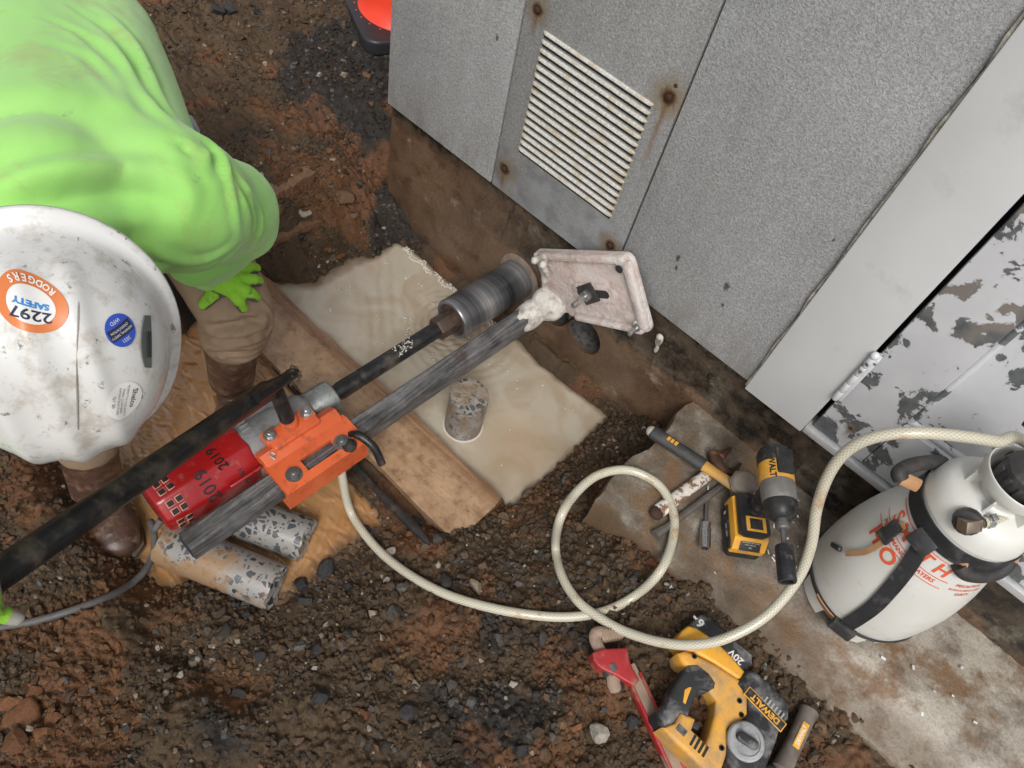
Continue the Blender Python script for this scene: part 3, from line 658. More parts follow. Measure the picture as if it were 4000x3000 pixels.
for (x, z, r, q) in BOLTS:
    MB().lathe([(0.0072, 0), (0.0068, 0.0025), (0.0045, 0.0042), (0.0005, 0.0048)], frame((x, YP, z), (1, 0, 0), (0, -1, 0)), 16).build('bolt', RUST, vent)
MB().lathe([(0.0042, 0), (0.003, 0.002), (0.0005, 0.0026)], frame((-0.5245, YP, 0.690), (1, 0, 0), (0, -1, 0)), 12).build('screw', RUST, vent)

# door
def peel(name, base, cover, scale=15.0):
    b = NB(name); n = b.noise(scale, 10, 0.62, dist=0.25); big = b.noise(3.0, 3, 0.5, co=b.map(loc=(5, 1, 3)))
    m = b.math('MULTIPLY_ADD', big, 0.42, b.math('SUBTRACT', n, 0.088))
    f = b.ramp(m, [(0.655 + cover, 0), (0.662 + cover, 1)], 'LINEAR')
    rim = b.ramp(m, [(0.625 + cover, 0), (0.655 + cover, 1), (0.672 + cover, 0)])
    gal = b.ramp(b.noise(34, 5, 0.65), [(0.35, (0.080, 0.088, 0.090)), (0.65, (0.155, 0.163, 0.163))])
    gal = b.mix(b.ramp(b.noise(7, 3, co=b.map(loc=(2, 7, 1))), [(0.60, 0), (0.68, 1)]), gal, base)
    pc = b.mix(b.ramp(b.noise(6, 5), [(0.4, 0), (0.7, 1)]), (0.60, 0.605, 0.62), (0.50, 0.505, 0.52))
    col = b.mix(f, pc, gal); col = b.mix(b.math('MULTIPLY', rim, 0.22), col, (0.30, 0.29, 0.28))
    xyz = b.sep(); col = rusty(b, col, [(0.129, 0.252, .006, .035)], xyz)
    b.set(Base_Color=col, Roughness=b.math('MULTIPLY_ADD', f, 0.15, 0.42))
    hgt = b.math('ADD', b.math('SUBTRACT', 1.0, f), b.math('MULTIPLY', b.noise(60, 4), 0.12)); b.bump(hgt, 0.55, 0.0022); return b.m
PEEL = peel('peeling_white_paint', (0.21, 0.185, 0.165), 0.0); PEEL2 = peel('peeling_white_paint_panel', (0.27, 0.225, 0.195), 0.03, 16)
WHITE = pmat('white_enamel', (0.62, 0.63, 0.63), (0.56, 0.565, 0.56), scale=4, rough=0.42, dirt=0.12, dirt_c=(0.40, 0.38, 0.35), dscale=7, bump=0.04)
MB().box((-0.0165, YW + 0.001, 1.315), (0.151, 0.058, 2.29), bevel=0.003).build('door_jamb', WHITE, bld)
MB().box((1.192, YW + 0.001, 1.315), (0.151, 0.058, 2.29), bevel=0.003).build('door_jamb', WHITE, bld)
MB().box((0.59, YW + 0.001, 2.30), (1.03, 0.058, 0.15), bevel=0.003).build('door_lintel', WHITE, bld)
CAULK = pmat('cracked_caulk', (0.50, 0.47, 0.40), (0.20, 0.18, 0.15), scale=60, rough=0.8, dirt=0.5, bump=0.6, bscale=150, bdist=.004)
pts = [(-0.0935 + 0.002 * math.sin(k * 1.7), YW - 0.018, 0.175 + k * 0.05) for k in range(44)]
MB().sweep(pts, [0.0038 + 0.0012 * math.sin(k * 2.3) for k in range(44)], 6).build('caulk_bead', CAULK, bld)
door = empty('door', (0.6, YW, 0.19), None, None); door.parent = bld; door.matrix_parent_inverse = WM[bld.name].inverted()
YD = YW + 0.004
MB().box((0.132, YD + 0.006, 1.20), (0.124, 0.036, 2.02), bevel=0.003).build('stile', PEEL, door)
MB().box((1.052, YD + 0.006, 1.20), (0.124, 0.036, 2.02), bevel=0.003).build('stile', PEEL, door)
MB().box((0.592, YD + 0.0065, 0.266), (0.794, 0.036, 0.152), bevel=0.003).build('bottom_rail', PEEL, door)
MB().box((0.592, YD + 0.0065, 2.13), (0.794, 0.036, 0.158), bevel=0.003).build('top_rail', PEEL, door)
MB().box((0.592, YD + 0.022, 1.20), (0.798, 0.02, 1.73)).build('door_panel', PEEL2, door)
mm = MB()
for zz_, in ((0.3485,), (2.045,)): mm.cyl((0.20, YD + 0.008, zz_), (0.985, YD + 0.008, zz_), 0.008, n=10)
mm.cyl((0.2005, YD + 0.008, 0.345), (0.2005, YD + 0.008, 2.05), 0.008, n=10); mm.build('bead_moulding', PEEL, door)
hin = empty('hinge', (0.063, YW - .03, 0.32), None, None); hin.parent = door; hin.matrix_parent_inverse = WM['door'].inverted()
hm = MB()
for k in range(5): hm.cyl((0.0635, YW - 0.034, 0.318 + k * 0.0285), (0.0635, YW - 0.034, 0.318 + k * 0.0285 + 0.0272), 0.0068, n=16, bevel=.0012)
hm.lathe([(0.0068, 0), (0.0082, 0.002), (0.0082, 0.006), (0.0065, 0.011), (0.0035, 0.0135), (0.0005, 0.014)], Matrix.Translation((0.0635, YW - 0.034, 0.4615)), 16)
hm.box((0.0715, YW - 0.022, 0.39), (0.010, 0.024, 0.14), bevel=.001)
hinge = hm.build('hinge', PEEL, door); bpy.data.objects.remove(hin)
ALU = pmat('sill_aluminium', (0.66, 0.67, 0.67), (0.55, 0.56, 0.57), scale=20, rough=0.35, metal=0.4, dirt=0.25, dirt_c=(0.25, 0.22, 0.18))
MB().box((0.61, YW + 0.006, 0.1745), (1.10, 0.050, 0.020), bevel=0.003).build('door_sill', ALU, bld)

# ---- concrete walk along the wall
b = NB('walk_concrete'); xyz = b.sep(); n2 = b.noise(16, 7, 0.65); n3 = b.noise(170, 4, 0.6)
col = b.ramp(n2, [(0.33, (0.085, 0.064, 0.045)), (0.52, (0.145, 0.118, 0.090)), (0.66, (0.235, 0.21, 0.175))])
pale = b.math('MULTIPLY', b.ramp(b.math('ADD', xyz[0], b.math('MULTIPLY_ADD', b.noise(6, 4), .3, -.15)), [(0.30, 0), (0.42, 1)]), b.ramp(b.noise(9, 6, .65, co=b.map(loc=(4, 2, 1))), [(0.36, 0), (0.52, 1)]))
col = b.mix(b.math('MULTIPLY', pale, 0.8), col, (0.37, 0.335, 0.28))
nearw = b.ramp(b.math('ADD', xyz[1], b.math('MULTIPLY_ADD', b.noise(12, 5, .7), .16, -.08)), [(1.07, 0), (1.15, 1)])
col = b.mix(b.math('MULTIPLY', nearw, 0.9), col, b.ramp(b.noise(45, 5, .7), [(0.4, (0.026, 0.021, 0.016)), (0.62, (0.10, 0.075, 0.05))]))
col = b.mix(b.ramp(b.noise(7, 6, .7, co=b.map(loc=(9, 2, 1))), [(0.50, 0), (0.62, 1)]), col, (0.155, 0.092, 0.048))
col = b.mix(0.6, col, b.ramp(n3, [(0.3, (0.6, 0.6, 0.6)), (0.7, (1.35, 1.35, 1.35))]), 'MULTIPLY')
side = b.ramp(xyz[2], [(0.0, 1), (1.0, 1)])
col = b.mix(b.ramp(b.math('MULTIPLY_ADD', xyz[2], -20.0, -0.2), [(0.0, 0), (0.6, 1)]), col, (0.13, 0.085, 0.052))
b.set(Base_Color=col, Roughness=b.math('MULTIPLY_ADD', n2, 0.5, 0.22), Specular_IOR_Level=0.45); b.bump(b.noise(140, 7, 0.7), 0.5, 0.004); WALK = b.m
def walk():
    x = np.concatenate([np.arange(-0.175, 0.95, 0.006), np.geomspace(0.96, 3.2, 20)]); y = np.arange(0.862, 1.262, 0.006)
    X, Y = np.meshgrid(x, y, indexing='ij')
    Z = 0.006 * (fbm(X * 8, Y * 8, 4, 81) - .5) + 0.004 * (fbm(X * 45, Y * 45, 3, 82) - .5)
    Z -= 0.022 * sstep(0.005, 0.03, X + 0.25 * (fbm(Y * 12, X * 0, 3, 83) - .5) * .2) * sstep(1.02, 0.93, Y + .05 * (fbm(X * 10, Y * 10, 2, 85) - .5))          # spalled lower step along the front edge
    n, m = X.shape; Yj = Y + (Y < 0.866) * (0.012 * (fbm(X * 20, Y * 0, 3, 84) - .5)); Xj = X + (X < -0.172) * (0.05 * (fbm(Y * 11, X * 0, 3, 86) - .5))
    V = np.stack([Xj, Yj, Z], -1).reshape(-1, 3); I = np.arange(n * m).reshape(n, m)
    F = np.stack([I[:-1, :-1], I[1:, :-1], I[1:, 1:], I[:-1, 1:]], -1).reshape(-1, 4).tolist()
    ring = [int(k) for k in list(I[:, 0]) + list(I[-1, 1:]) + list(I[::-1, -1][1:]) + list(I[0, ::-1][1:-1])]; N = len(ring); VV = V.tolist()
    base = len(VV)
    for lv, off in ((-0.012, 0.004), (-0.09, 0.002), (-0.20, 0.01)):
        for k in ring: p = V[k]; VV.append([p[0] - (off if p[0] < -.1 else 0), p[1] - (off if p[1] < .9 else 0) * 1.0, p[2] + lv + 0.01 * (((k * 7919) % 13) / 13 - .5) * (1 if lv < -.05 else 0)])
    levels = [ring] + [list(range(base + q * N, base + (q + 1) * N)) for q in range(3)]
    for a, c in zip(levels, levels[1:]):
        for i in range(N): F.append([a[i], c[i], c[(i + 1) % N], a[(i + 1) % N]])
    return pydata('walk', VV, F)
wk = newobj('concrete_walk', walk(), WALK, None, 'auto'); tag(wk, kind='structure')

# ---- plank beside the pool, scraps of wood
b = NB('muddy_plank'); g = b.noise(1.0, 6, 0.6, co=b.map(scale=(3.5, 60, 60)), dist=0.6)
wood = b.ramp(g, [(0.3, (0.085, 0.036, 0.018)), (0.5, (0.18, 0.095, 0.048)), (0.7, (0.27, 0.165, 0.092))])
xyz = b.sep(); mudf = b.math('MULTIPLY', b.ramp(b.noise(9, 6, 0.65), [(0.26, 0), (0.44, 1)]), b.ramp(b.math('ADD', xyz[1], b.math('MULTIPLY_ADD', b.noise(11, 5, .6), .06, -.03)), [(0.74, 1), (0.785, 0.15)]))
col = b.mix(b.math('MULTIPLY', mudf, 0.85), wood, b.ramp(b.noise(26, 7, .7), [(0.34, (0.44, 0.295, 0.180)), (0.52, (0.35, 0.222, 0.128)), (0.66, (0.20, 0.115, 0.064))]))
col = b.mix(b.ramp(b.noise(60, 4, .7), [(0.64, 0), (0.70, 1)]), col, (0.12, 0.05, 0.02))
endd = b.ramp(b.math('ADD', xyz[0], b.math('MULTIPLY_ADD', b.noise(14, 4), .12, -.06)), [(0.0, 0), (1.0, 0)])
b.set(Base_Color=col, Roughness=b.math('MULTIPLY_ADD', b.noise(17, 5), 0.5, 0.02), Specular_IOR_Level=0.6)
b.bump(b.math('MULTIPLY_ADD', g, 0.6, b.math('MULTIPLY', b.noise(80, 5), 0.5)), 0.6, 0.004); PLANK = b.m
def plank(name, a, c, w, t, mat, label, z, jag=0.004, tilt=0.0):
    a = Vector(a); c = Vector(c); L = (c - a).length; n = 60; V, F = [], []; r = np.random.default_rng(3)
    prof = [(-.5, 0), (-.485, .5), (-.3, .5), (-.1, .5), (.1, .5), (.3, .5), (.485, .5), (.5, 0), (.48, -.5), (-.48, -.5)]
    for i in range(n + 1):
        for j, (py, pz) in enumerate(prof):
            q = 0.0022 * (vnoise(np.array([i * .9 + j * 3.1]), np.array([j * 2.2]), 5)[0] - .5)
            edge = (abs(py) > .4) * jag * (vnoise(np.array([i * .35]), np.array([j * 5.]), 8)[0] - .5) * 2
            V.append((i / n * L + (edge * 2.5 if i in (0, n) else 0), py * w + edge, pz * t + q))
        if i: 
            m = len(prof)
            for j in range(m): F.append(((i - 1) * m + j, i * m + j, i * m + (j + 1) % m, (i - 1) * m + (j + 1) % m))
    m = len(prof); F.append(tuple(range(m))); F.append(tuple(n * m + j for j in range(m))[::-1])
    me = pydata(name, V, F); bm = bmesh.new(); bm.from_mesh(me); bmesh.ops.recalc_face_normals(bm, faces=bm.faces); bm.to_mesh(me); bm.free()
    Mx = frame(a, c - a, (0, math.sin(tilt), math.cos(tilt))); me.transform(Mx)
    o = newobj(name, me, mat, None, 'auto'); return tag(o, label[0], label[1])
# object coordinates of the plank stay in world space, grain runs along x
plank('plank', (-1.42, 0.722, -0.238), (-0.365, 0.716, -0.232), 0.172, 0.036, PLANK, ('wide wet plank smeared with orange mud lying along the slurry pool', 'plank'), 0)
SCRAP = pmat('weathered_scrap_wood', (0.20, 0.105, 0.052), (0.11, 0.055, 0.03), scale=40, rough=0.6, dirt=0.4, bump=0.5, bscale=160)
p1 = P(570, 520, -0.12); p2 = P(690, 465, -0.13)
plank('wood_offcut', p1, p2, 0.055, 0.02, SCRAP, ('narrow brown wood offcut half buried on the bank beside the green sleeve', 'wood'), 0)
p1 = P(575, 425, -0.03); p2 = P(668, 372, -0.03)
plank('buried_board', p1, p2, 0.05, 0.03, SCRAP, ('dark brown board end poking out of the bank above the loose stones', 'wood'), 0, tilt=.3)
# ================================================================== THINGS
def gp(u, v, dz=0.0):
    """photo pixel (2212 px wide) -> point dz above the dug ground"""
    z = -0.1
    for it in range(7): p = P(u, v, z + dz); z = 0.5 * z + 0.5 * gz(p.x, p.y)
    p = P(u, v, z + dz); return p
# ---- shared materials
STEEL = pmat('grimy_steel', (0.20, 0.195, 0.195), (0.11, 0.105, 0.10), scale=18, rough=0.36, metal=0.65, dirt=0.30, dirt_c=(0.10, 0.085, 0.075), dscale=26, bump=0.2)
BLACKPIPE = pmat('black_iron_pipe', (0.022, 0.022, 0.025), (0.011, 0.010, 0.010), scale=14, rough=0.30, metal=0.2, dirt=0.52, dirt_c=(0.12, 0.098, 0.070), dscale=15, bump=0.25, bscale=160, spec=.4)
ZINC = pmat('zinc_bolt', (0.52, 0.53, 0.53), (0.38, 0.38, 0.38), scale=60, rough=0.3, metal=0.9, dirt=0.3, dirt_c=(0.14, 0.10, 0.07), dscale=60)
CAST = pmat('grey_cast_housing', (0.30, 0.305, 0.305), (0.23, 0.235, 0.235), scale=20, rough=0.48, metal=0.25, dirt=0.35, dirt_c=(0.09, 0.08, 0.065), dscale=26)
CHUCK = pmat('pitted_chuck_steel', (0.36, 0.375, 0.36), (0.25, 0.26, 0.25), scale=25, rough=0.36, metal=0.7, dirt=0.5, dirt_c=(0.075, 0.085, 0.07), dscale=45)
ORANGE = pmat('orange_paint', (0.62, 0.118, 0.035), (0.53, 0.092, 0.028), scale=12, rough=0.42, dirt=0.30, dirt_c=(0.045, 0.025, 0.018), dscale=34, coat=0.05)
RED = pmat('red_motor_paint', (0.33, 0.008, 0.011), (0.27, 0.007, 0.009), scale=6, rough=0.28, dirt=0.16, dirt_c=(0.40, 0.24, 0.18), dscale=40, coat=0.15, rvar=0.1)
INK = NB('black_marker').set(Base_Color=(0.012, 0.010, 0.012), Roughness=0.4)
PINK = pmat('slurry_coated_plate', (0.50, 0.40, 0.365), (0.56, 0.525, 0.50), scale=14, rough=0.5, dirt=0.42, dirt_c=(0.30, 0.185, 0.13), dscale=16, bump=0.9, bscale=75, bdist=0.005)
WHITECOAT = pmat('dried_white_slurry', (0.55, 0.525, 0.48), (0.36, 0.33, 0.29), scale=30, rough=0.65, dirt=0.45, dirt_c=(0.20, 0.16, 0.12), dscale=30, bump=0.7, bscale=90, bdist=0.004)
DIRTYBLACK = pmat('dirty_black_plastic', (0.022, 0.022, 0.024), (0.035, 0.034, 0.034), scale=30, rough=0.45, dirt=0.35, dirt_c=(0.15, 0.13, 0.11), dscale=24)
CABLE = pmat('dusty_rubber_cable', (0.060, 0.060, 0.062), (0.10, 0.095, 0.088), scale=20, rough=0.6, dirt=0.5, dirt_c=(0.14, 0.12, 0.095), dscale=30)

# ------------------------------------------------------------------ core drill rig
RA = Vector((-0.757, YW, -0.062)); RX = Vector((-0.055, -1, 0)).normalized()
RM = frame(RA, RX, (0, 0, 1))                      # local x away from the wall, y to the right, z up
rig = empty('core_drill', RM @ Vector((0.5, 0.12, -0.2)), 'red and orange core drill on a steel mast boring into the foundation', 'core drill')
def rp(name, mb, mat, parent=None, smooth='auto'): return mb.build(name, mat, parent or rig, smooth, RM)
XA = lambda s, t=0, w=0: Matrix.Translation((s, t, w)) @ Matrix.Rotation(math.pi / 2, 4, 'Y')   # lathe axis along local x
# bit
b = NB('spinning_bit_steel'); st = b.noise(1.0, 3, 0.5, co=b.map(scale=(2.5, 15, 2.5), rot=(0, 0, -0.055))); fi = b.noise(1.0, 3, 0.6, co=b.map(scale=(2.5, 150, 2.5), rot=(0, 0, -0.055)))
sx = b.sep()
col = b.ramp(st, [(0.30, (0.045, 0.045, 0.048)), (0.5, (0.135, 0.135, 0.14)), (0.70, (0.34, 0.335, 0.33))])
col = b.mix(0.6, col, b.ramp(fi, [(0.3, (0.45, 0.45, 0.45)), (0.7, (1.5, 1.5, 1.5))]), 'MULTIPLY'); b.set(Base_Color=col, Roughness=0.30, Metallic=0.55); BITM = b.m
bit = rp('core_bit', MB().lathe([(0.0520, -0.16), (0.0565, -0.16), (0.0565, 0.236), (0.0570, 0.240), (0.0570, 0.246), (0.0545, 0.250), (0.047, 0.250), (0.046, 0.240), (0.010, 0.238)], XA(0), 64), BITM)
BITCAP = pmat('rusty_bit_hub', (0.060, 0.038, 0.030), (0.10, 0.065, 0.05), scale=50, rough=0.45, metal=0.4, dirt=0.3)
rp('hub', MB().lathe([(0.046, 0.2395), (0.046, 0.2425), (0.030, 0.2450), (0.030, 0.262)], XA(0), 48), BITCAP, bit)
rp('hex_nut', MB().cyl((0.255, 0, 0), (0.305, 0, 0), 0.031, 0.031, 6, bevel=.003), BITCAP, bit)
rp('collar_ring', MB().lathe([(0.058, -0.004), (0.071, -0.004), (0.074, 0.002), (0.066, 0.006), (0.058, 0.006)], XA(0), 48), pmat('slurry_ring', (0.22, 0.17, 0.13), dirt=0.3, bump=.5), bit)
rod = rp('extension_rod', MB().lathe([(0.0205, 0.30), (0.0212, 0.306), (0.0212, 0.545), (0.0200, 0.549), (0.0200, 0.552), (0.0215, 0.556), (0.0215, 0.606), (0.0195, 0.612), (0.0195, 0.645)], XA(0), 40), BLACKPIPE)
r = np.random.default_rng(3); m = MB()
for k in range(46):
    a = r.uniform(0.2, 1.6); m.ell((r.uniform(.385, .44), .0215 * math.cos(a + .6), .0215 * math.sin(a + .6)), (r.uniform(.001, .0035), r.uniform(.001, .003), r.uniform(.0006, .0015)), sub=1)
rp('slurry_splash', m, WHITECOAT, rod)
rp('chuck', MB().lathe([(0.020, 0.628), (0.038, 0.628), (0.0415, 0.632), (0.0415, 0.690), (0.039, 0.695), (0.030, 0.695)], XA(0), 48), CHUCK)
# gearbox
gb = rp('gearbox', MB().lathe([(0.030, 0.690), (0.044, 0.698), (0.052, 0.712), (0.054, 0.760), (0.058, 0.775), (0.060, 0.835), (0.062, 0.845), (0.062, 0.872)], XA(0), 20).box((0.79, -0.035, 0.012), (0.10, 0.04, 0.055), bevel=.008).box((0.80, 0.045, 0.0), (0.13, 0.05, 0.06), bevel=.008), CAST)
m = MB()
for k in range(7): m.box((0.845, -0.045 + k * 0.012, 0.0612 - 0.0012 * (k - 3) ** 2), (0.022, 0.0045, 0.006), bevel=.001)
rp('cooling_fins', m, CAST, gb)
# motor: eight flats, rear grille
def octs(s, rr, k=0.80): return [(rr * math.cos(a) * (1 if i % 2 else 1), rr * math.sin(a)) for i, a in enumerate([math.radians(22.5 + 45 * j) for j in range(8)])]
def loft(m, secs, n=8):
    def fn(t):
        rings = [[t.verts.new((s, p[0], p[1])) for p in octs(s, rr)] for s, rr in secs]
        for a, c in zip(rings, rings[1:]):
            for i in range(n): t.faces.new((a[i], a[(i + 1) % n], c[(i + 1) % n], c[i]))
        t.faces.new(rings[0]); t.faces.new(rings[-1]); bmesh.ops.recalc_face_normals(t, faces=t.faces)
        bmesh.ops.bevel(t, geom=[e for e in t.edges], offset=0.006, segments=3, profile=.5, affect='EDGES', clamp_overlap=True)
    m._add(fn); return m
motor = rp('motor_housing', loft(MB(), [(0.862, 0.068), (0.885, 0.0715), (1.010, 0.0715), (1.060, 0.066), (1.078, 0.060)]), RED)
rp('raised_pad', MB().box((0.905, 0.0625, 0.0285), (0.075, 0.006, 0.05), rot=Matrix.Rotation(math.radians(-40), 3, 'X'), bevel=.002), RED, motor)
m = MB(); fr = MB()
for j in range(8):
    a = math.radians(45 * j); ca, sa = math.cos(a), math.sin(a)
    for row in (0, 1):
        for q in (-1, 1):
            c = Vector((1.034 + row * 0.019, ca * 0.0642 - sa * q * 0.010, sa * 0.0642 + ca * q * 0.010)); c2 = c - Vector((0, ca, sa)) * (0.001 + row * .0018)
            m.box(c2, (0.0125, 0.003, 0.0115), rot=Matrix.Rotation(a, 3, 'X')); 
fr = MB()
for j in range(8):
    a = math.radians(45 * j); ca, sa = math.cos(a), math.sin(a)
    for row in (0, 1):
        for q in (-1, 1):
            c = Vector((1.034 + row * 0.019, ca * 0.0642 - sa * q * 0.010, sa * 0.0642 + ca * q * 0.010)) - Vector((0, ca, sa)) * (0.0014 + row * .0018); fr.box(c, (0.0165, 0.003, 0.0155), rot=Matrix.Rotation(a, 3, 'X'), bevel=.0008)
rp('vent_rim', fr, pmat('worn_rim', (0.42, 0.16, 0.12), (0.50, 0.32, 0.24), scale=60, dirt=.3), motor)
rp('vent_slot', m, pmat('vent_dark', (0.02, 0.008, 0.008), dirt=.3), motor)
def mot(x, y, ang0):
    """(x along circumference, y along axis) on the motor flat"""
    a = ang0 + 0; ca, sa = math.cos(a), math.sin(a); R_ = 0.0715 * math.cos(math.radians(22.5)) + 0.0007
    return RM @ Vector((y, ca * R_ - sa * x, sa * R_ + ca * x))
text_on('marker_number', [('2019', 0.038, 0.0, 0.0, 0.0003)], lambda x, y: mot(x, 0.975 + y, math.radians(45)), INK, motor)
text_on('marker_number', [('2019 H', 0.030, 0.0, 0.0, 0.0003)], lambda x, y: mot(x, 0.930 + y, math.radians(90)), INK, motor)
text_on('marker_note', [('404H', 0.016, 0.0, 0.0, 0.0003)], lambda x, y: RM @ Vector((0.905 + y, 0.0625 + math.cos(math.radians(50)) * 0.0038 - math.sin(math.radians(50)) * x, 0.0285 + math.sin(math.radians(50)) * 0.0038 + math.cos(math.radians(50)) * x)), INK, motor)
# mast: square tube with two rails on the top face
b = NB('worn_mast_steel'); g1 = b.noise(1.0, 6, .65, co=b.map(scale=(170, 7, 170), rot=(0, 0, -.055))); g2 = b.noise(16, 7, .7)
col = b.ramp(b.math('MULTIPLY_ADD', g2, .45, b.math('MULTIPLY', g1, .6)), [(0.36, (0.040, 0.036, 0.035)), (0.5, (0.115, 0.11, 0.11)), (0.64, (0.25, 0.245, 0.24))])
col = b.mix(b.math('MULTIPLY', b.ramp(b.noise(9, 6, .7, co=b.map(loc=(1, 5, 2))), [(0.56, 0), (0.66, 1)]), .7), col, (0.085, 0.050, 0.038))
b.set(Base_Color=col, Roughness=b.math('MULTIPLY_ADD', g2, .4, .2), Metallic=.45); b.bump(g1, .15, .002); MASTM = b.m
MC = (0.122, 0.022)                                 # centre across, up
mast = rp('mast', MB().prism([(-0.025, -0.025), (0.025, -0.025), (0.025, 0.017), (0.019, 0.025), (0.009, 0.025), (0.006, 0.020), (-0.006, 0.020), (-0.009, 0.025), (-0.019, 0.025), (-0.025, 0.017)], 0, 1.075, Matrix(((0, 0, 1, 0.0), (1, 0, 0, MC[0]), (0, 1, 0, MC[1]), (0, 0, 0, 1)))), MASTM)
rp('bore', MB().box((1.0752, MC[0], MC[1] - 0.002), (0.003, 0.040, 0.036)), DARK, mast)
# carriage: saddle on the mast with a sight window, sloped cheek and drill mount
WT = 0.058
car = MB()
for (s0, s1, t0, t1) in ((0.660, 0.722, 0.092, 0.172), (0.802, 0.868, 0.092, 0.172), (0.722, 0.802, 0.092, 0.119), (0.722, 0.802, 0.151, 0.172)):
    car.box(((s0 + s1) / 2, (t0 + t1) / 2, WT - 0.006), (s1 - s0, t1 - t0, 0.012))
car.box((0.764, 0.166, 0.020), (0.208, 0.0119, 0.063)); car.box((0.764, 0.0885, 0.022), (0.206, 0.011, 0.066)); car.box((0.764, 0.127, -0.016), (0.204, 0.075, 0.011))
carriage = rp('carriage', car, ORANGE, None, False)
bm = bmesh.new(); bm.from_mesh(carriage.data); bmesh.ops.remove_doubles(bm, verts=bm.verts, dist=0.0004); bm.to_mesh(carriage.data); bm.free()
cheek = MB().prism([(0.045, 0.022), (0.045, 0.050), (0.066, 0.067), (0.096, 0.0575), (0.096, 0.022)], 0.668, 0.864, Matrix(((0, 0, 1, 0), (1, 0, 0, 0), (0, 1, 0, 0), (0, 0, 0, 1))), bevel=0.004)
cheek.box((0.772, 0.052, 0.055), (0.118, 0.050, 0.040), bevel=.006)
cheek.box((0.726, 0.040, 0.062), (0.030, 0.034, 0.030), bevel=.005).box((0.820, 0.040, 0.062), (0.030, 0.034, 0.030), bevel=.005)
cheek.cyl((0.771, 0.043, 0.062), (0.771, 0.038, 0.088), 0.022, 0.019, 24, bevel=.002)
rp('drill_mount', cheek, ORANGE, carriage)
def hexbolt(s, t, w, rr=0.0105, h=0.008, slot=False, mat=ZINC, par=None):
    q = MB().lathe([(rr * 1.35, 0), (rr * 1.35, 0.0018), (rr * 1.2, 0.0022)], Matrix.Translation((s, t, w)), 20).cyl((s, t, w + .002), (s, t, w + .002 + h), rr, rr, 6, bevel=.0012)
    q.lathe([(rr * .55, 0.0), (rr * .55, h + .004), (rr * .45, h + .005)], Matrix.Translation((s, t, w)), 14)
    o = rp('bolt', q, mat, par or carriage)
for s, t in ((0.831, 0.140), (0.707, 0.140)): hexbolt(s, t, WT, 0.0135, 0.009, mat=STEEL)
for s, t in ((0.820, 0.041), (0.727, 0.041)): hexbolt(s, t, 0.077, 0.0105, 0.009)
rp('cotter_pin', MB().sweep([(0.842, 0.088, 0.062), (0.846, 0.075, 0.066), (0.838, 0.070, 0.067), (0.834, 0.080, 0.064), (0.842, 0.085, 0.065)], 0.0022, 6), ZINC, carriage)
RMI = RM.inverted(); lv = spline([RMI @ q_ for q_ in (P(757, 938, -.002), P(768, 938, .010), P(790, 950, .008), P(810, 970, -.006), P(825, 1002, -.040))], 6)
rp('lock_lever', MB().sweep(lv, [0.0075] * 6 + [0.0095] * (len(lv) - 6), 12).lathe([(0.016, 0), (0.016, 0.006), (0.010, 0.008)], Matrix.Translation((0.700, 0.158, WT)), 16), BLACKPIPE)
# feed lever: shaft out of the mount, cross bar, long pipe
zs = 0.14
tipw = P(1151 / S, 1454 / S, 0.105); jw = P(1072 / S, 1506 / S, 0.118); outw = P(-10, 1248, 0.50)
sb = RM @ Vector((0.771, 0.038, 0.078))
shaft = MB().sweep([sb, sb.lerp(jw, .5), jw + (jw - sb) * .08], [0.0165, 0.0165, 0.015], 20).build('feed_shaft', BLACKPIPE, rig)
dirp = (outw - tipw).normalized()
MB().sweep([tipw, tipw + dirp * .16], 0.0125, 20).build('cross_bar', BLACKPIPE, rig)
fz = MB(); r = np.random.default_rng(9)
for k in range(26): fz.ell(tipw + dirp * r.uniform(-.004, .035) + Vector(r.normal(size=3)) * .009, Vector(r.uniform(.002, .007, 3)), sub=1)
fz.build('mud_clot', pmat('fibrous_mud', (0.10, 0.075, 0.045), dirt=.4, bump=.7), rig)
pe = P(1066 / S, 1560 / S, 0.128); 
pipe_a = jw + dirp * 0.030; pipe_b = outw + dirp * 0.22
lever = MB().lathe([(0.0165, 0), (0.0212, 0.0), (0.0215, 0.003), (0.0215, (pipe_b - pipe_a).length), (0.017, (pipe_b - pipe_a).length)], frame(pipe_a, dirp.orthogonal(), dirp), 32).build('lever_pipe', BLACKPIPE, rig)
# base plate held to the wall by an anchor bolt
PU = Vector((0.255, 0, 0.20)).normalized(); PN = Vector((0, -1, 0)); PVv = PN.cross(PU)   # along, across(up-left)
PO = Vector((-0.523, YW - 0.046, 0.130))
PM = frame(PO, PU, PN)
hl, hw = 0.158, 0.104
def rrect(a, c, r, n=5): 
    out = []
    for cx, cy, a0 in ((a - r, c - r, 0), (-a + r, c - r, 90), (-a + r, -c + r, 180), (a - r, -c + r, 270)):
        for k in range(n + 1): t = math.radians(a0 + 90 * k / n); out.append((cx + r * math.cos(t), cy + r * math.sin(t)))
    return out
pl = MB().prism([p for p in rrect(hl, hw, .022) if not (p[0] < -hl + .07 and p[1] < -hw + .08)][:12] + [(-hl, -hw + .100), (-hl + .060, -hw + .022)] + [p for p in rrect(hl, hw, .022) if p[0] > 0 and p[1] < 0], -0.014, 0.0, PM, bevel=.004)
for (cx, cy, sx_, sy_, ra) in ((0, hw - .010, 2 * hl - .03, .020, 0), (.036, -hw + .019, 2 * hl - .105, .016, -.085), (hl - .012, 0, .022, 2 * hw - .03, 0)): pl.box((cx, cy, 0.006), (sx_, sy_, 0.022), PM, bevel=.006, rot=Matrix.Rotation(ra, 3, 'Z'))
plate = pl.build('base_plate', PINK, rig)
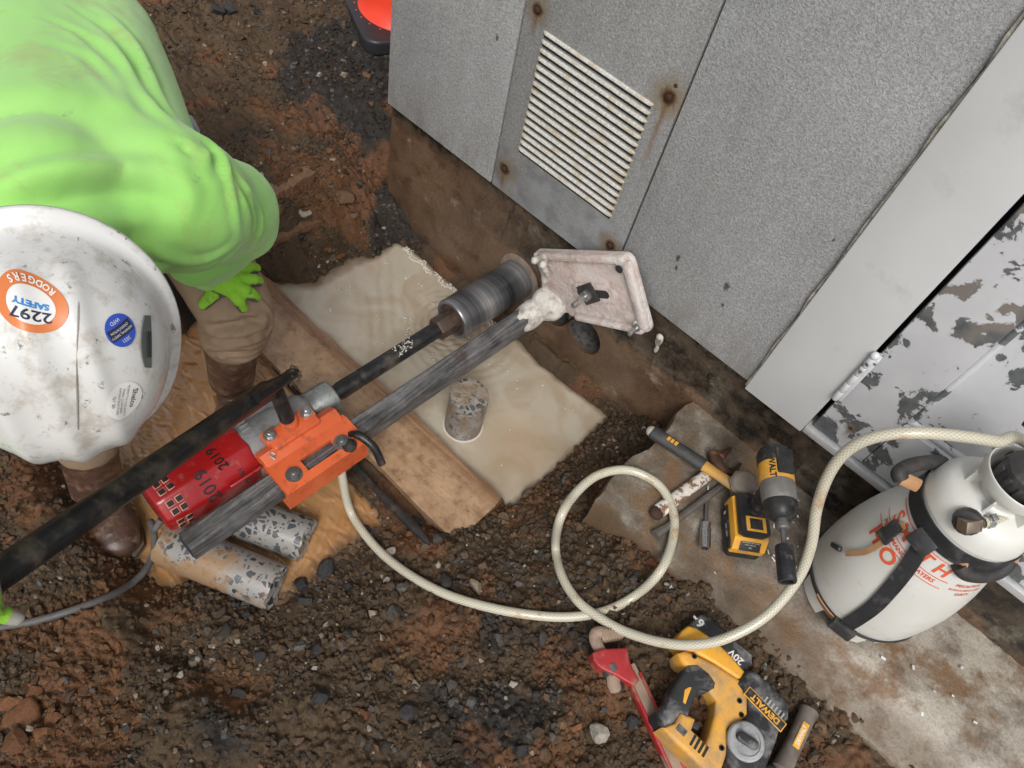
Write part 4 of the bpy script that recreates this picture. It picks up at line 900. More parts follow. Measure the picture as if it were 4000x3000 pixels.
def stadium(a, r, n=10): return [(a + r * math.cos(math.radians(-90 + 180 * k / n)), r * math.sin(math.radians(-90 + 180 * k / n))) for k in range(n + 1)] + [(-a + r * math.cos(math.radians(90 + 180 * k / n)), r * math.sin(math.radians(90 + 180 * k / n))) for k in range(n + 1)]
q = MB(); ov = [(p[0] + .012, p[1] - .004) for p in stadium(.040, .026)]; q.prism(ov, 0.0, 0.006, PM, bevel=.002); q.build('slot_boss', PINK, plate)
q = MB(); ov = [(p[0] + .012, p[1] - .004) for p in stadium(.040, .011)]; q.prism(ov, 0.0062, 0.0068, PM); q.build('slot', DARK, plate)
q = MB().box((0.000, -0.004, 0.0095), (0.052, 0.052, 0.005), PM, rot=Matrix.Rotation(math.radians(18), 3, 'Z'), bevel=.001); q.build('square_washer', pmat('oiled_plate', (0.075, 0.07, 0.065), metal=.6, rough=.4), plate)
q = MB().cyl((0, -.004, .012), (0, -.004, .026), .0145, .0145, 6, PM, .0015).cyl((0, -.004, .012), (0, -.004, .070), .0075, .0075, 16, PM, .001); q.build('anchor_bolt', ZINC, plate)
q = MB().lathe([(.0055, .0172), (.0100, .0172), (.0105, .0180), (.0055, .0186)], PM @ Matrix.Translation((hl - .030, hw - .030, 0)), 16).build('corner_hole', DARK, plate)
MB().lathe([(.016, -.004), (.018, .004), (.014, .010), (.012, .016)], PM @ Matrix.Translation((hl - .028, hw - .028, 0)), 16).build('corner_boss', PINK, plate)
q = MB().lathe([(.016, .0), (.016, .012), (.011, .014)], PM @ Matrix.Translation((hl - .026, -hw + .024, 0)), 16).build('corner_boss', PINK, plate)
q = MB().cyl((hl - .026, -hw + .024, .012), (hl - .026, -hw + .024, .022), .0105, .0105, 6, PM, .001).cyl((hl - .026, -hw + .024, .012), (hl - .026, -hw + .024, .048), .006, .006, 14, PM, .001); q.build('levelling_screw', ZINC, plate)
mr = RM @ Vector((0.03, MC[0], MC[1])); mr2 = RM @ Vector((0.11, MC[0], MC[1]))
lump = MB().ell(mr + Vector((0.018, -0.012, 0.03)), (.050, .040, .046)).ell(mr.lerp(mr2, .7), (.037, .060, .036)).ell(mr + Vector((.045, 0.008, .052)), (.036, .022, .030)).ell(mr2 + Vector((.012, .02, .004)), (.02, .03, .035))
k1a, k1b = NY(1600 + 1170 * .452, 850 + 330 * .452, 1.19), NY(1600 + 1080 * .452, 850 + 370 * .452, 1.175); k2a, k2b = NY(1600 + 1200 * .452, 850 + 510 * .452, 1.18), NY(1600 + 1155 * .452, 850 + 405 * .452, 1.165)
lump.cyl(k1a, k1b, .0085, .0075).ell(k1b, (.0105, .0105, .0105)).cyl(k2a, k2b, .008, .007).ell(k2b, (.011, .011, .011)).cyl(mr, k1a, .010, .008)
me = remesh(lump, 0.0035, 3); 
V = np.empty(len(me.vertices) * 3, np.float32); me.vertices.foreach_get('co', V); V = V.reshape(-1, 3).astype(float); N_ = np.empty(len(V) * 3, np.float32); me.vertices.foreach_get('normal', N_); N_ = N_.reshape(-1, 3)
V += N_ * (0.007 * (fbm(V[:, 0] * 30 + V[:, 1] * 17, V[:, 2] * 30 - V[:, 1] * 15, 3, 5) - .55))[:, None]; me.vertices.foreach_set('co', V.astype(np.float32).ravel()); me.update()
newobj('mast_clamp', me, WHITECOAT, plate, True)

# ------------------------------------------------------------------ drilled concrete cores
def core_mat(name, stain, stain_c=(0.26, 0.155, 0.075)):
    b = NB(name); wob = b.n('ShaderNodeVectorMath'); wob.operation = 'ADD'
    nz = b.n('ShaderNodeTexNoise'); nz.inputs['Scale'].default_value = 70; b.l(b.co, nz.inputs['Vector']); sc = b.n('ShaderNodeVectorMath'); sc.operation = 'SCALE'; sc.inputs['Scale'].default_value = 0.007
    b.l(nz.outputs['Color'], sc.inputs[0]); b.l(b.co, wob.inputs[0]); b.l(sc.outputs[0], wob.inputs[1])
    def chips(scale, keep, gap, co):
        """angular stones: some cells of a mosaic, cut back from their borders"""
        v = b.n('ShaderNodeTexVoronoi'); v.inputs['Scale'].default_value = scale; b.l(co, v.inputs['Vector'])
        e_ = b.n('ShaderNodeTexVoronoi'); e_.feature = 'DISTANCE_TO_EDGE'; e_.inputs['Scale'].default_value = scale; b.l(co, e_.inputs['Vector'])
        cs = b.n('ShaderNodeSeparateColor'); b.l(v.outputs['Color'], cs.inputs[0])
        cut = b.math('MULTIPLY_ADD', cs.outputs[2], gap * 2.2, gap)
        return b.math('MULTIPLY', b.math('LESS_THAN', cs.outputs[0], keep), b.math('GREATER_THAN', e_.outputs['Distance'], cut)), cs.outputs[1]
    sc.inputs['Scale'].default_value = 0.004
    m1, r1 = chips(54, 0.48, 0.065, b.map(rot=(0.5, 0.9, 0.3), scale=(1, 1.35, .8), co=wob.outputs[0])); m2, r2 = chips(125, 0.30, 0.08, b.map(loc=(3, 1, 2), rot=(1.1, 0.2, 0.8), scale=(1, .8, 1.3), co=wob.outputs[0]))
    paste = b.mix(b.noise(120, 3), (0.20, 0.190, 0.175), (0.27, 0.258, 0.24))
    chip = b.mix(r1, (0.020, 0.023, 0.028), (0.085, 0.092, 0.102)); chip2 = b.mix(r2, (0.025, 0.028, 0.034), (0.12, 0.122, 0.13))
    col = b.mix(m2, paste, chip2); col = b.mix(m1, col, chip)
    if stain: col = b.mix(b.math('MULTIPLY', b.ramp(b.noise(11, 6, .65), [(0.44 + (1 - stain) * .12, 0), (0.54 + (1 - stain) * .12, 1)]), 0.85), col, stain_c)
    b.set(Base_Color=col, Roughness=0.38, Specular_IOR_Level=0.4); b.bump(b.noise(180, 4), 0.2, 0.002); return b.m
CORE = core_mat('polished_aggregate', 0.0); CORES = core_mat('stained_aggregate', 1.0)
BROKEN = core_mat('broken_aggregate', 0.6, (0.20, 0.15, 0.10)); MUDCORE = core_mat('mud_filmed_aggregate', 0.8, (0.17, 0.125, 0.085))
def core(name, a, c, r, mat, label, seed, rough_end=True, amp=1.0):
    a = Vector(a); c = Vector(c); L = (c - a).length; n = 64; rg = np.random.default_rng(seed); V, F = [], []
    for s in (0.0, 0.015, 0.5, 0.985, 1.0):
        for i in range(n): t = 6.283 * i / n; V.append((r * math.cos(t) * (0.985 if s in (0., 1.) else 1), r * math.sin(t) * (0.985 if s in (0., 1.) else 1), s * L + (0.009 * amp * (vnoise(np.array([i * .35]), np.array([s * 3. + seed]), 3)[0] - .5) if rough_end else 0) * (s > .9 or s < .1)))
    for k in range(4):
        for i in range(n): F.append((k * n + i, k * n + (i + 1) % n, (k + 1) * n + (i + 1) % n, (k + 1) * n + i))
    M_ = frame(a, (c - a).orthogonal(), (c - a)); root = empty(name, a.lerp(c, .5) - Vector((0, 0, r)), label, 'concrete core', 'drilled concrete cores')
    me = pydata('barrel', V, F); me.transform(M_); newobj('barrel', me, mat, root, 'auto')
    for s, base, flip in ((0.0, 0, -1), (L, 4 * n, 1)):      # broken end faces
        V2 = [V[base + i] for i in range(n)]; F2 = []
        for q, rr in enumerate((0.8, 0.55, 0.28)):
            for i in range(n): t = 6.283 * i / n; V2.append((r * rr * math.cos(t), r * rr * math.sin(t), s + (0.016 * amp * (fbm(np.array([rr * math.cos(t) * 4 + seed]), np.array([rr * math.sin(t) * 4]), 3, 3)[0] - .5) if rough_end else 0)))
        V2.append((0, 0, s))
        for q in range(3):
            for i in range(n): F2.append((q * n + i, q * n + (i + 1) % n, (q + 1) * n + (i + 1) % n, (q + 1) * n + i))
        for i in range(n): F2.append((3 * n + i, 3 * n + (i + 1) % n, 4 * n))
        me = pydata('broken_end', V2, F2); me.transform(M_); bm = bmesh.new(); bm.from_mesh(me); bmesh.ops.recalc_face_normals(bm, faces=bm.faces)
        bm.to_mesh(me); bm.free(); newobj('broken_end', me, BROKEN, root, False)
    return root
core('concrete_core', N2(646, 2118, -0.212), N2(1082, 2296, -0.208), 0.0515, CORES, 'long grey aggregate core streaked with orange clay, nearest the brown boot', 1)
core('concrete_core', N2(872, 1992, -0.225), N2(1200, 2112, -0.225), 0.0515, CORE, 'clean speckled grey core lying in orange water under the steel mast', 2)
cb = P(1000, 918, WATER)
best = min((abs((P(1004, 850, z) - Vector((cb.x, cb.y, z))).length), z) for z in np.arange(-.25, 0.0, .004))[1]
core('concrete_core', (cb.x, cb.y, -0.335), (cb.x, cb.y, best), 0.050, MUDCORE, 'mud streaked core standing upright in the slurry pool', 3, amp=.35)
MB().lathe([(0.050, -.002), (0.0535, -0.0010), (0.0545, 0.0006), (0.0525, 0.0016), (0.049, 0.0020)], Matrix.Translation((cb.x, cb.y, WATER)), 40).build('scum_ring', FOAM, bpy.data.objects['concrete_core.002'])

# ------------------------------------------------------------------ braided hose
b = NB('braided_clear_hose'); a = b.attr('UVMap')
uvn = b.n('ShaderNodeUVMap'); uv = b.sep(uvn.outputs[0])
def diag(sgn):
    t = b.math('ADD', b.math('MULTIPLY', uv[0], 1.0), b.math('MULTIPLY', uv[1], sgn * 1.0)); fr_ = b.math('FRACT', t); return b.math('LESS_THAN', fr_, 0.36)
br = b.math('MAXIMUM', diag(1), diag(-1))
base = b.mix(b.noise(9, 4), (0.40, 0.365, 0.265), (0.34, 0.305, 0.21))
col = b.mix(b.math('MULTIPLY', br, 0.7), base, (0.56, 0.54, 0.46))
col = b.mix(b.math('MULTIPLY', b.ramp(b.noise(13, 7, .7), [(0.56, 0), (0.64, 1)]), .75), col, (0.33, 0.195, 0.09))
b.set(Base_Color=col, Roughness=0.28, Specular_IOR_Level=0.5, Coat_Weight=0.2); b.bump(br, 0.18, 0.001); HOSE = b.m
def tube_uv(name, pts, r, mat, parent, nper=20, turns=10, plen=0.0095):
    pts = [Vector(p) for p in pts]; V, F, UV = [], [], []; prev = None; L = 0; n = nper
    for i, p in enumerate(pts):
        d = (pts[min(i + 1, len(pts) - 1)] - pts[max(i - 1, 0)]).normalized(); sx_ = d.orthogonal().normalized() if prev is None else (prev - d * prev.dot(d)).normalized(); prev = sx_; sy = d.cross(sx_)
        if i: L += (p - pts[i - 1]).length
        for k in range(n): t = 6.28318 * k / n; V.append(p + (sx_ * math.cos(t) + sy * math.sin(t)) * r); UV.append((k / n * turns, L / plen * 1.0))
    for i in range(len(pts) - 1):
        for k in range(n): F.append((i * n + k, i * n + (k + 1) % n, (i + 1) * n + (k + 1) % n, (i + 1) * n + k))
    me = pydata(name, V, F); ul = me.uv_layers.new(name='UVMap')
    for poly in me.polygons:
        for li, vi in zip(poly.loop_indices, poly.vertices):
            u, v = UV[vi]
            if u == 0 and any(UV[w][0] > turns * .6 for w in poly.vertices): u = turns
            ul.data[li].uv = (u, v)
    return newobj(name, me, mat, parent, True)
HR = 0.0102
# ------------------------------------------------------------------ cords
def cord(name, pts, r, mat, label, cat, flat=1.0): 
    o = MB().sweep(spline(pts, 8), r, 12, flat=flat).build(name, mat, None); return tag(o, label, cat)
rear = RM @ Vector((1.078, 0.02, -0.02))
cord('power_cord', [rear, rear + RX * .02 + Vector((0, 0, -.02)), P(326, 1128, -0.11), P(334, 1165, -0.17), P(330, 1200, -0.205), P(312, 1234, -0.198), gp(280, 1263, .012), gp(235, 1288, .010), gp(165, 1315, .010), gp(90, 1338, .010), gp(30, 1350, .010), gp(-60, 1362, .010)], 0.0075, CABLE, 'dusty grey power cord trailing from the red motor past the boot', 'cord')
TAR = pmat('tarry_black_rubber', (0.012, 0.012, 0.013), (0.03, 0.028, 0.026), scale=40, rough=0.3, dirt=0.35, dirt_c=(0.12, 0.08, 0.05), dscale=30)
sg = MB().sweep(spline([P(590, 790, -0.235), P(640, 850, -0.235), P(700, 925, -0.225), P(760, 1000, -.215), P(825, 1070, -.198), P(885, 1130, -.184), P(928, 1175, -.172)], 8), [0.006] * 20 + [0.009] * 12 + [0.012] * 10 + [0.0115, 0.011, 0.010, 0.009, 0.008, 0.006, 0.004], 12, flat=.85).build('rubber_strip', TAR, None)
tag(sg, 'shiny black rubber strip lying on the soil beside the plank', 'rubber strip')
# ------------------------------------------------------------------ pump sprayer
SB = Vector((0.362, 1.100, 0.000)); ST = SB + Vector((-.012, .022, .5)); SAX = (ST - SB).normalized()
SM = frame(SB, Vector((1, 0, 0)), SAX)
sprayer = empty('pump_sprayer', SB, 'white plastic pump sprayer with black straps standing on the concrete walk', 'sprayer')
b = NB('milky_polyethylene'); col = b.mix(b.ramp(b.noise(7, 5), [(0.4, 0), (0.7, 1)]), (0.60, 0.595, 0.56), (0.54, 0.53, 0.485))
col = b.mix(b.math('MULTIPLY', b.ramp(b.noise(24, 7, .7), [(0.60, 0), (0.72, 1)]), 0.5), col, (0.36, 0.33, 0.27))
b.set(Base_Color=col, Roughness=0.33, Specular_IOR_Level=0.5, Subsurface_Weight=0.25, Subsurface_Radius=(0.02, 0.018, 0.015), Subsurface_Scale=0.5); b.bump(b.noise(40, 3), 0.05, 0.003); POLY = b.m
TP = [(0.060, 0.034), (0.106, 0.032), (0.119, 0.044), (0.127, 0.068), (0.1305, 0.110), (0.1310, 0.150), (0.1285, 0.200), (0.121, 0.255), (0.110, 0.305), (0.100, 0.345), (0.0965, 0.362), (0.0960, 0.400), (0.0965, 0.408), (0.092, 0.432), (0.081, 0.452), (0.062, 0.464), (0.050, 0.468), (0.044, 0.472)]
def trad(z): return float(np.interp(z, [p[1] for p in TP[1:]], [p[0] for p in TP[1:]]))
def smooth_prof(pr, n=5):
    q = spline([Vector((r, 0, z)) for r, z in pr], n); return [(max(p.x, 1e-4), p.z) for p in q]
tank = MB().lathe(smooth_prof(TP), SM, 72).build('tank', POLY, sprayer)
col_ = MB().lathe(smooth_prof([(0.042, 0.462), (0.043, 0.478), (0.050, 0.488), (0.058, 0.496), (0.062, 0.506), (0.063, 0.522), (0.060, 0.523), (0.058, 0.512), (0.052, 0.502), (0.040, 0.496), (0.024, 0.494)], 4), SM, 64)
for k in range(6):
    a = k * math.pi / 3 + .35; col_.box((0.048 * math.cos(a), 0.048 * math.sin(a), 0.478), (0.030, 0.004, 0.030), SM, rot=Matrix.Rotation(a, 3, 'Z'))
col_.build('funnel_collar', POLY, sprayer)
cap = MB().lathe([(0.036, 0.490), (0.042, 0.497), (0.044, 0.530), (0.041, 0.542), (0.030, 0.548), (0.016, 0.548), (0.014, 0.58), (0.001, 0.58)], SM, 40)
for k in range(12): a = k * math.pi / 6; cap.box((0.044 * math.cos(a), 0.044 * math.sin(a), 0.517), (0.005, 0.008, 0.034), SM, rot=Matrix.Rotation(a, 3, 'Z'), bevel=.001)
cap.build('pump_cap', DIRTYBLACK, sprayer)
MB().sweep([SM @ Vector(p) for p in ((-0.062, 0.03, 0.595), (-0.03, 0.012, 0.605), (0.0, 0.0, 0.602), (0.04, -0.02, 0.605), (0.075, -0.035, 0.595))], [0.012, .014, .016, .014, .012], 14, flat=.7).build('pump_handle', DIRTYBLACK, sprayer)
for k in range(4):
    a = math.radians([232, 285, 340, 120][k]); q = MB(); pts = []
    def fn(t, a=a):
        n = 10; rows = []
        for (rr, z) in ((0.100, 0.056), (0.117, 0.060), (0.112, 0.0), (0.096, 0.0)): rows.append([t.verts.new((rr * math.cos(a + w), rr * math.sin(a + w), z)) for w in np.linspace(-0.38, 0.38, n) * (1.0 if z > .01 else 0.82)])
        for i in range(4):
            A, B = rows[i], rows[(i + 1) % 4]
            for j in range(n - 1): t.faces.new((A[j], A[j + 1], B[j + 1], B[j]))
        for j in (0, n - 1): t.faces.new([rw[j] for rw in rows])
        bmesh.ops.recalc_face_normals(t, faces=t.faces)
    q._add(fn, SM); q.build('foot', POLY, sprayer)
def on_tank(az, z, off=0.0): r_ = trad(z) + off; return SM @ Vector((r_ * math.cos(az), r_ * math.sin(az), z))
def az_of(u, v, z):
    """azimuth where the photo pixel (4000 px) meets the tank near height z"""
    best = None
    for k in range(720):
        a = k * math.pi / 360; p = on_tank(a, z); c = RC.T @ (np.array(p) - CP); q = (c[0] / c[2] * FPX + 2000, c[1] / c[2] * FPX + 1500)
        n_ = SM.to_3x3() @ Vector((math.cos(a), math.sin(a), 0))
        if n_.dot(Vector(CP) - p) < 0: continue
        d = math.hypot(q[0] - u, q[1] - v)
        if best is None or d < best[0]: best = (d, a)
    return best[1]
def hit_tank(u, v):
    b_ = None
    for z in np.arange(0.04, 0.455, 0.008):
        a = az_of(u, v, z); p = on_tank(a, z); c = RC.T @ (np.array(p) - CP); d = math.hypot(c[0] / c[2] * FPX + 2000 - u, c[1] / c[2] * FPX + 1500 - v)
        if b_ is None or d < b_[0]: b_ = (d, a, z)
    return b_[1], b_[2]
STRAP = pmat('black_webbing', (0.016, 0.017, 0.019), (0.028, 0.028, 0.030), scale=40, rough=0.55, dirt=0.22, dirt_c=(0.16, 0.155, 0.15), dscale=22, bump=0.4, bscale=400, bdist=.001)
TAN = pmat('tan_webbing', (0.42, 0.235, 0.115), (0.36, 0.19, 0.09), scale=40, rough=0.7, dirt=0.2, bump=0.4, bscale=350, bdist=.001)
def band(name, path, w, mat, off=0.0015, thick=0.0022, par=None):
    """strap along (azimuth, z) stations on the tank"""
    n = 40; ps = [(float(np.interp(t, np.linspace(0, 1, len(path)), [p[0] for p in path])), float(np.interp(t, np.linspace(0, 1, len(path)), [p[1] for p in path]))) for t in np.linspace(0, 1, n)]
    for it in range(12): ps = [ps[0]] + [((ps[i - 1][0] + ps[i][0] * 2 + ps[i + 1][0]) / 4, (ps[i - 1][1] + ps[i][1] * 2 + ps[i + 1][1]) / 4) for i in range(1, n - 1)] + [ps[-1]]
    L, R_ = [], []
    for i in range(n):
        a, z = ps[i]; a2, z2 = ps[min(i + 1, n - 1)]; a1, z1 = ps[max(i - 1, 0)]
        da = (a2 - a1) * trad(z); dz = z2 - z1; l = math.hypot(da, dz) or 1; px, pz = -dz / l, da / l
        L.append(on_tank(a + px * w / 2 / trad(z), z + pz * w / 2, off)); R_.append(on_tank(a - px * w / 2 / trad(z), z - pz * w / 2, off))
    c0 = SM.translation + SAX * ps[n // 2][1]; nrm = (L[n // 2 + 1] - L[n // 2]).cross(R_[n // 2] - L[n // 2])
    if nrm.dot(L[n // 2] - c0) < 0: L, R_ = R_, L
    return MB().strip(L, R_, thick).build(name, mat, par or sprayer)
def cband(name, z0, z1, mat, thick=.0025):
    return MB().lathe([(trad(z0) + .0012, z0), (trad(z0) + .0012 + thick, z0), (trad((z0 + z1) / 2) + .0012 + thick, (z0 + z1) / 2), (trad(z1) + .0012 + thick, z1), (trad(z1) + .0012, z1)], SM, 72, cap=False).build(name, mat, sprayer)
cband('belt', 0.363, 0.400, STRAP, .003)
cband('base_strap', 0.050, 0.068, STRAP)
a1, z1 = hit_tank(3620, 2105); a2, z2 = hit_tank(3490, 2290); a3, z3 = hit_tank(3345, 2420); a12, z12 = hit_tank(3560, 2205); a23, z23 = hit_tank(3420, 2365)
band('shoulder_strap', [(a1, max(z1, .345)), (a12, z12), (a2, z2), (a23, z23), (a3, min(z3, .065))], 0.028, STRAP, .0035)
bk = on_tank(a1, max(z1, .335), .010)
MB().box((0, 0, 0), (0.044, 0.036, 0.012), frame(bk, (on_tank(a1 + .1, .33) - on_tank(a1 - .1, .33)), (bk - (SB + SAX * .31))), bevel=.003).build('strap_buckle', DIRTYBLACK, sprayer)
f_ = on_tank(a3, .055, .010); MB().box((0, 0, 0), (0.05, 0.030, 0.018), frame(f_, (on_tank(a3 + .1, .035) - on_tank(a3 - .1, .035)), (f_ - (SB + SAX * .035))), bevel=.004).build('foot_clip', DIRTYBLACK, sprayer)
band('foot_webbing', [(az_of(3190, 2330, .045), .046), (az_of(3290, 2420, .045), .046)], 0.034, TAN, .004)
# thin tan strap with side release buckle
t0, tz0 = hit_tank(3545, 2050); t1_, tz1 = hit_tank(3505, 2068); t2_, tz2 = hit_tank(3460, 2120); t3_, tz3 = hit_tank(3400, 2155); t4_, tz4 = hit_tank(3310, 2165); t5_, tz5 = hit_tank(3275, 2140)
band('thin_strap', [(t0, tz0), (t1_, tz1)], .016, TAN, .004); band('thin_strap', [(t1_, tz1), (t2_, tz2), (t3_, tz3), (t4_, tz4)], .010, TAN, .006)
p_ = on_tank(t1_, tz1, .008); MB().box((0, 0, 0), (0.036, 0.024, 0.010), frame(p_, on_tank(t2_, tz2) - on_tank(t0, tz0), p_ - (SB + SAX * .25)), bevel=.002).box((0.02, 0, 0), (0.02, 0.030, 0.008), frame(p_, on_tank(t2_, tz2) - on_tank(t0, tz0), p_ - (SB + SAX * .25)), bevel=.002).build('release_buckle', DIRTYBLACK, sprayer)
p_ = on_tank(t5_, tz5, .006); MB().box((0, 0, 0), (0.030, 0.010, 0.008), frame(p_, on_tank(t4_, tz4) - on_tank(t5_, tz5), p_ - (SB + SAX * .2)), bevel=.002).build('strap_end', DIRTYBLACK, sprayer)
# carrying loops
GRIP = pmat('black_grip_tape', (0.018, 0.018, 0.019), (0.04, 0.038, 0.036), scale=60, rough=0.6, dirt=0.25, bump=0.6, bscale=200)
def loop(stubA, grip, stubB):
    q = spline(grip, 6); MB().sweep(q, 0.0135, 14).build('carry_grip', GRIP, sprayer)
    for s_ in (stubA, stubB): MB().sweep(spline(s_, 4), 0.0125, 10, flat=.35).build('loop_webbing', TAN, sprayer)
loop([N2(3795, 2110, .395), N2(3770, 2150, .388), N2(3752, 2205, .372)], [N2(3745, 2205, .370), N2(3770, 2238, .360), N2(3830, 2248, .355), N2(3900, 2232, .36), N2(3948, 2185, .375)], [N2(3945, 2190, .377), N2(3970, 2140, .39), N2(3965, 2095, .395)])
loop([N2(3588, 1898, .40), N2(3560, 1885, .408), N2(3525, 1868, .412)], [N2(3520, 1872, .412), N2(3512, 1845, .418), N2(3560, 1818, .422), N2(3630, 1806, .420), N2(3685, 1810, .415)], [N2(3680, 1808, .415), N2(3715, 1812, .408), N2(3735, 1830, .40)])
# outlet: black nut, brass elbow, clamp
fa, fz_ = hit_tank(3790, 2025); fo = on_tank(fa, fz_); fn_ = (fo - (SB + SAX * (fz_ - .03))).normalized()
MB().lathe([(0.022, -.004), (0.024, .004), (0.022, .014), (0.014, .016)], frame(fo, fn_.orthogonal(), fn_), 14).build('outlet_nut', DIRTYBLACK, sprayer)
el0 = fo + fn_ * .024; htan = (N2(4000, 1995, fo.z) - N2(3890, 2014, fo.z)).normalized(); hend = el0 + htan * .034
BRASS = pmat('dull_brass', (0.36, 0.29, 0.22), (0.26, 0.21, 0.16), scale=40, rough=0.35, metal=.8, dirt=.3)
MB().cyl(fo + fn_ * .010, el0, .010).box((0, 0, 0), (.034, .022, .022), frame(el0.lerp(hend, .25), hend - el0, fn_), bevel=.002).cyl(el0, hend, .007).build('elbow', BRASS, sprayer)
cm = frame(hend, htan, (0, 0, 1)); MB().lathe([(HR + .0006, .006), (HR + .002, .006), (HR + .002, .018), (HR + .0006, .018)], cm @ Matrix.Rotation(math.pi / 2, 4, 'Y'), 24).box((0.012, 0.0, HR + .005), (.011, .012, .008), cm, bevel=.001).build('hose_clamp', ZINC, sprayer)
# ---- the hose, from the drill to the sprayer outlet
hp = [P(733, 985, -0.055), P(740, 1035, -0.12)]
for (u, v) in ((755, 1100), (785, 1150), (830, 1200), (890, 1245), (960, 1282), (1040, 1308), (1130, 1326), (1220, 1333), (1300, 1322), (1370, 1288), (1425, 1235), (1452, 1170), (1455, 1110), (1430, 1055), (1385, 1024), (1338, 1015), (1285, 1030), (1240, 1070), (1210, 1120), (1200, 1180), (1212, 1240), (1245, 1295)): 
    p = gp(u, v, HR * 1.05 + 0.004); p = P(u, v, max(p.z, -0.24 + HR))
    if p.x > -0.27 and p.y > 0.79: p = P(u, v, HR + .006)
    hp.append(p)
# cross over the first run, then climb away to the sprayer
for (u, v, z) in ((1290, 1331, -0.055), (1345, 1362, -0.035), (1420, 1386, 0.0), (1495, 1393, 0.035), (1570, 1378, 0.07), (1655, 1330, 0.115), (1722, 1252, 0.18), (1752, 1178, 0.25), (1765, 1095, 0.33), (1793, 1020, 0.41), (1835, 970, 0.47), (1895, 943, 0.515), (1975, 935, 0.545), (2065, 941, 0.555), (2150, 954, 0.55), (2240, 975, 0.53)): hp.append(P(u, v, z))
hp += [Vector((0.66, 1.10, 0.50)), Vector((0.74, 1.02, 0.47)), Vector((0.72, 0.98, 0.45)), hend + htan * .16 + Vector((0, -.01, -.004)), hend + htan * .07, hend]
z_ = [p.z for p in hp]
for it in range(2):
    zz2 = z_[:]
    for i in range(1, len(hp) - 1): zz2[i] = max(z_[i], 0.25 * z_[i - 1] + 0.5 * z_[i] + 0.25 * z_[i + 1])
    z_ = zz2
hs = tube_uv('water_hose', spline(hp, 9), HR, HOSE, None); tag(hs, 'looping clear braided water hose between core drill and white sprayer', 'hose')

# print
PRINT = NB('orange_print').set(Base_Color=(0.62, 0.10, 0.035), Roughness=0.5)
ta, tz = hit_tank(3545, 2148)
def tmap(x, y): z = tz + y; return on_tank(ta + x / trad(z), z, .0009)
text_on('printed_text', [('S M I T H', .036, 0.004, 0.014, .0008), ('PERFORMANCE SPRAYERS', .0120, 0.0, -0.014, .0003), ('H O', .042, -0.030, -0.042, .0012), ('2', .020, -0.033, -0.052, .0008)], tmap, PRINT, tank)
q = MB()
for yy in (0.034, -0.004, -0.023): 
    n = 30; L = [tmap(-.088 + .176 * i / n, yy) for i in range(n + 1)]; Rr = [tmap(-.088 + .176 * i / n, yy - .0016) for i in range(n + 1)]; q.strip(L, Rr, .0002)
q.build('printed_line', PRINT, tank)
pa, pz = hit_tank(3770, 2310); text_on('printed_notice', [('PRECAUTION', .010, 0, .012, .0002), ('ALWAYS READ LABEL', .008, 0, 0, .0001), ('SAFETY', .010, 0, -.012, .0002)], lambda x, y: on_tank(pa + x / .13, pz + y, .0009), PRINT, tank)

# ------------------------------------------------------------------ traffic cone behind the corner
cc = P(797, 103, 0.02); e1 = (P(735, 0, 0.02) - P(772, 78, 0.02)).normalized(); e2 = Vector((-e1.y, e1.x, 0)); 
if e2.dot(P(850, 100, .02) - cc) < 0: e2 = -e2
ctr = cc + (e1 + e2) * 0.165 + Vector((0, 0, 0)); ctr.z = 0.0
CM = frame((ctr.x, ctr.y, gz(ctr.x, ctr.y)), e1, (0, 0, 1))
cone = empty('traffic_cone', CM.translation, 'orange traffic cone with black rubber base behind the building corner', 'traffic cone')
RUB = pmat('black_rubber', (0.022, 0.022, 0.025), (0.030, 0.026, 0.028), scale=15, rough=0.42, dirt=0.15)
CONE_O = pmat('cone_orange', (0.82, 0.055, 0.02), (0.75, 0.045, 0.018), scale=8, rough=0.4, dirt=0.05)
MB().prism(rrect(0.18, 0.18, .05, 8), -0.01, 0.042, CM, bevel=.012, seg=3).build('base', RUB, cone)
MB().lathe([(0.150, 0.041), (0.146, 0.046), (0.132, 0.060), (0.118, 0.10), (0.030, 0.70), (0.026, 0.71), (0.020, 0.70)], CM, 48).build('cone_body', CONE_O, cone)
for k in range(24): a = k * math.pi / 12; MB().ell((0.160 * math.cos(a), 0.160 * math.sin(a), .0425), (.0035, .0035, .002), CM, sub=1).build('rivet_dot', CONE_O, cone)

# ------------------------------------------------------------------ impact driver standing on its battery
YEL = pmat('tool_yellow', (0.72, 0.36, 0.030), (0.62, 0.29, 0.025), scale=20, rough=0.45, dirt=0.42, dirt_c=(0.33, 0.25, 0.16), dscale=34)
TBLK = pmat('tool_black', (0.017, 0.017, 0.018), (0.028, 0.027, 0.026), scale=30, rough=0.40, dirt=0.26, dirt_c=(0.18, 0.165, 0.145), dscale=40, spec=.35)
GREYG = pmat('dusty_gearcase', (0.25, 0.235, 0.22), (0.17, 0.16, 0.15), scale=30, rough=0.5, metal=.3, dirt=.45, dirt_c=(0.36, 0.33, 0.30))
WPRINT = NB('white_print').set(Base_Color=(0.62, 0.60, 0.56), Roughness=0.5)
IM = frame((0.1385, 0.977, 0.004), (0.605, -0.796, 0), (0, 0, 1))
imp = empty('impact_driver', IM.translation, 'yellow and black cordless impact driver with long socket standing on its battery', 'impact driver')
def ip(name, mb, mat, par=None, sm='auto'): return mb.build(name, mat, par or imp, sm, IM)
bat = ip('battery', MB().prism(rrect(.0585, .0395, .012), 0, .022, Matrix.Translation((-.0585, 0, 0)), bevel=.004), TBLK)
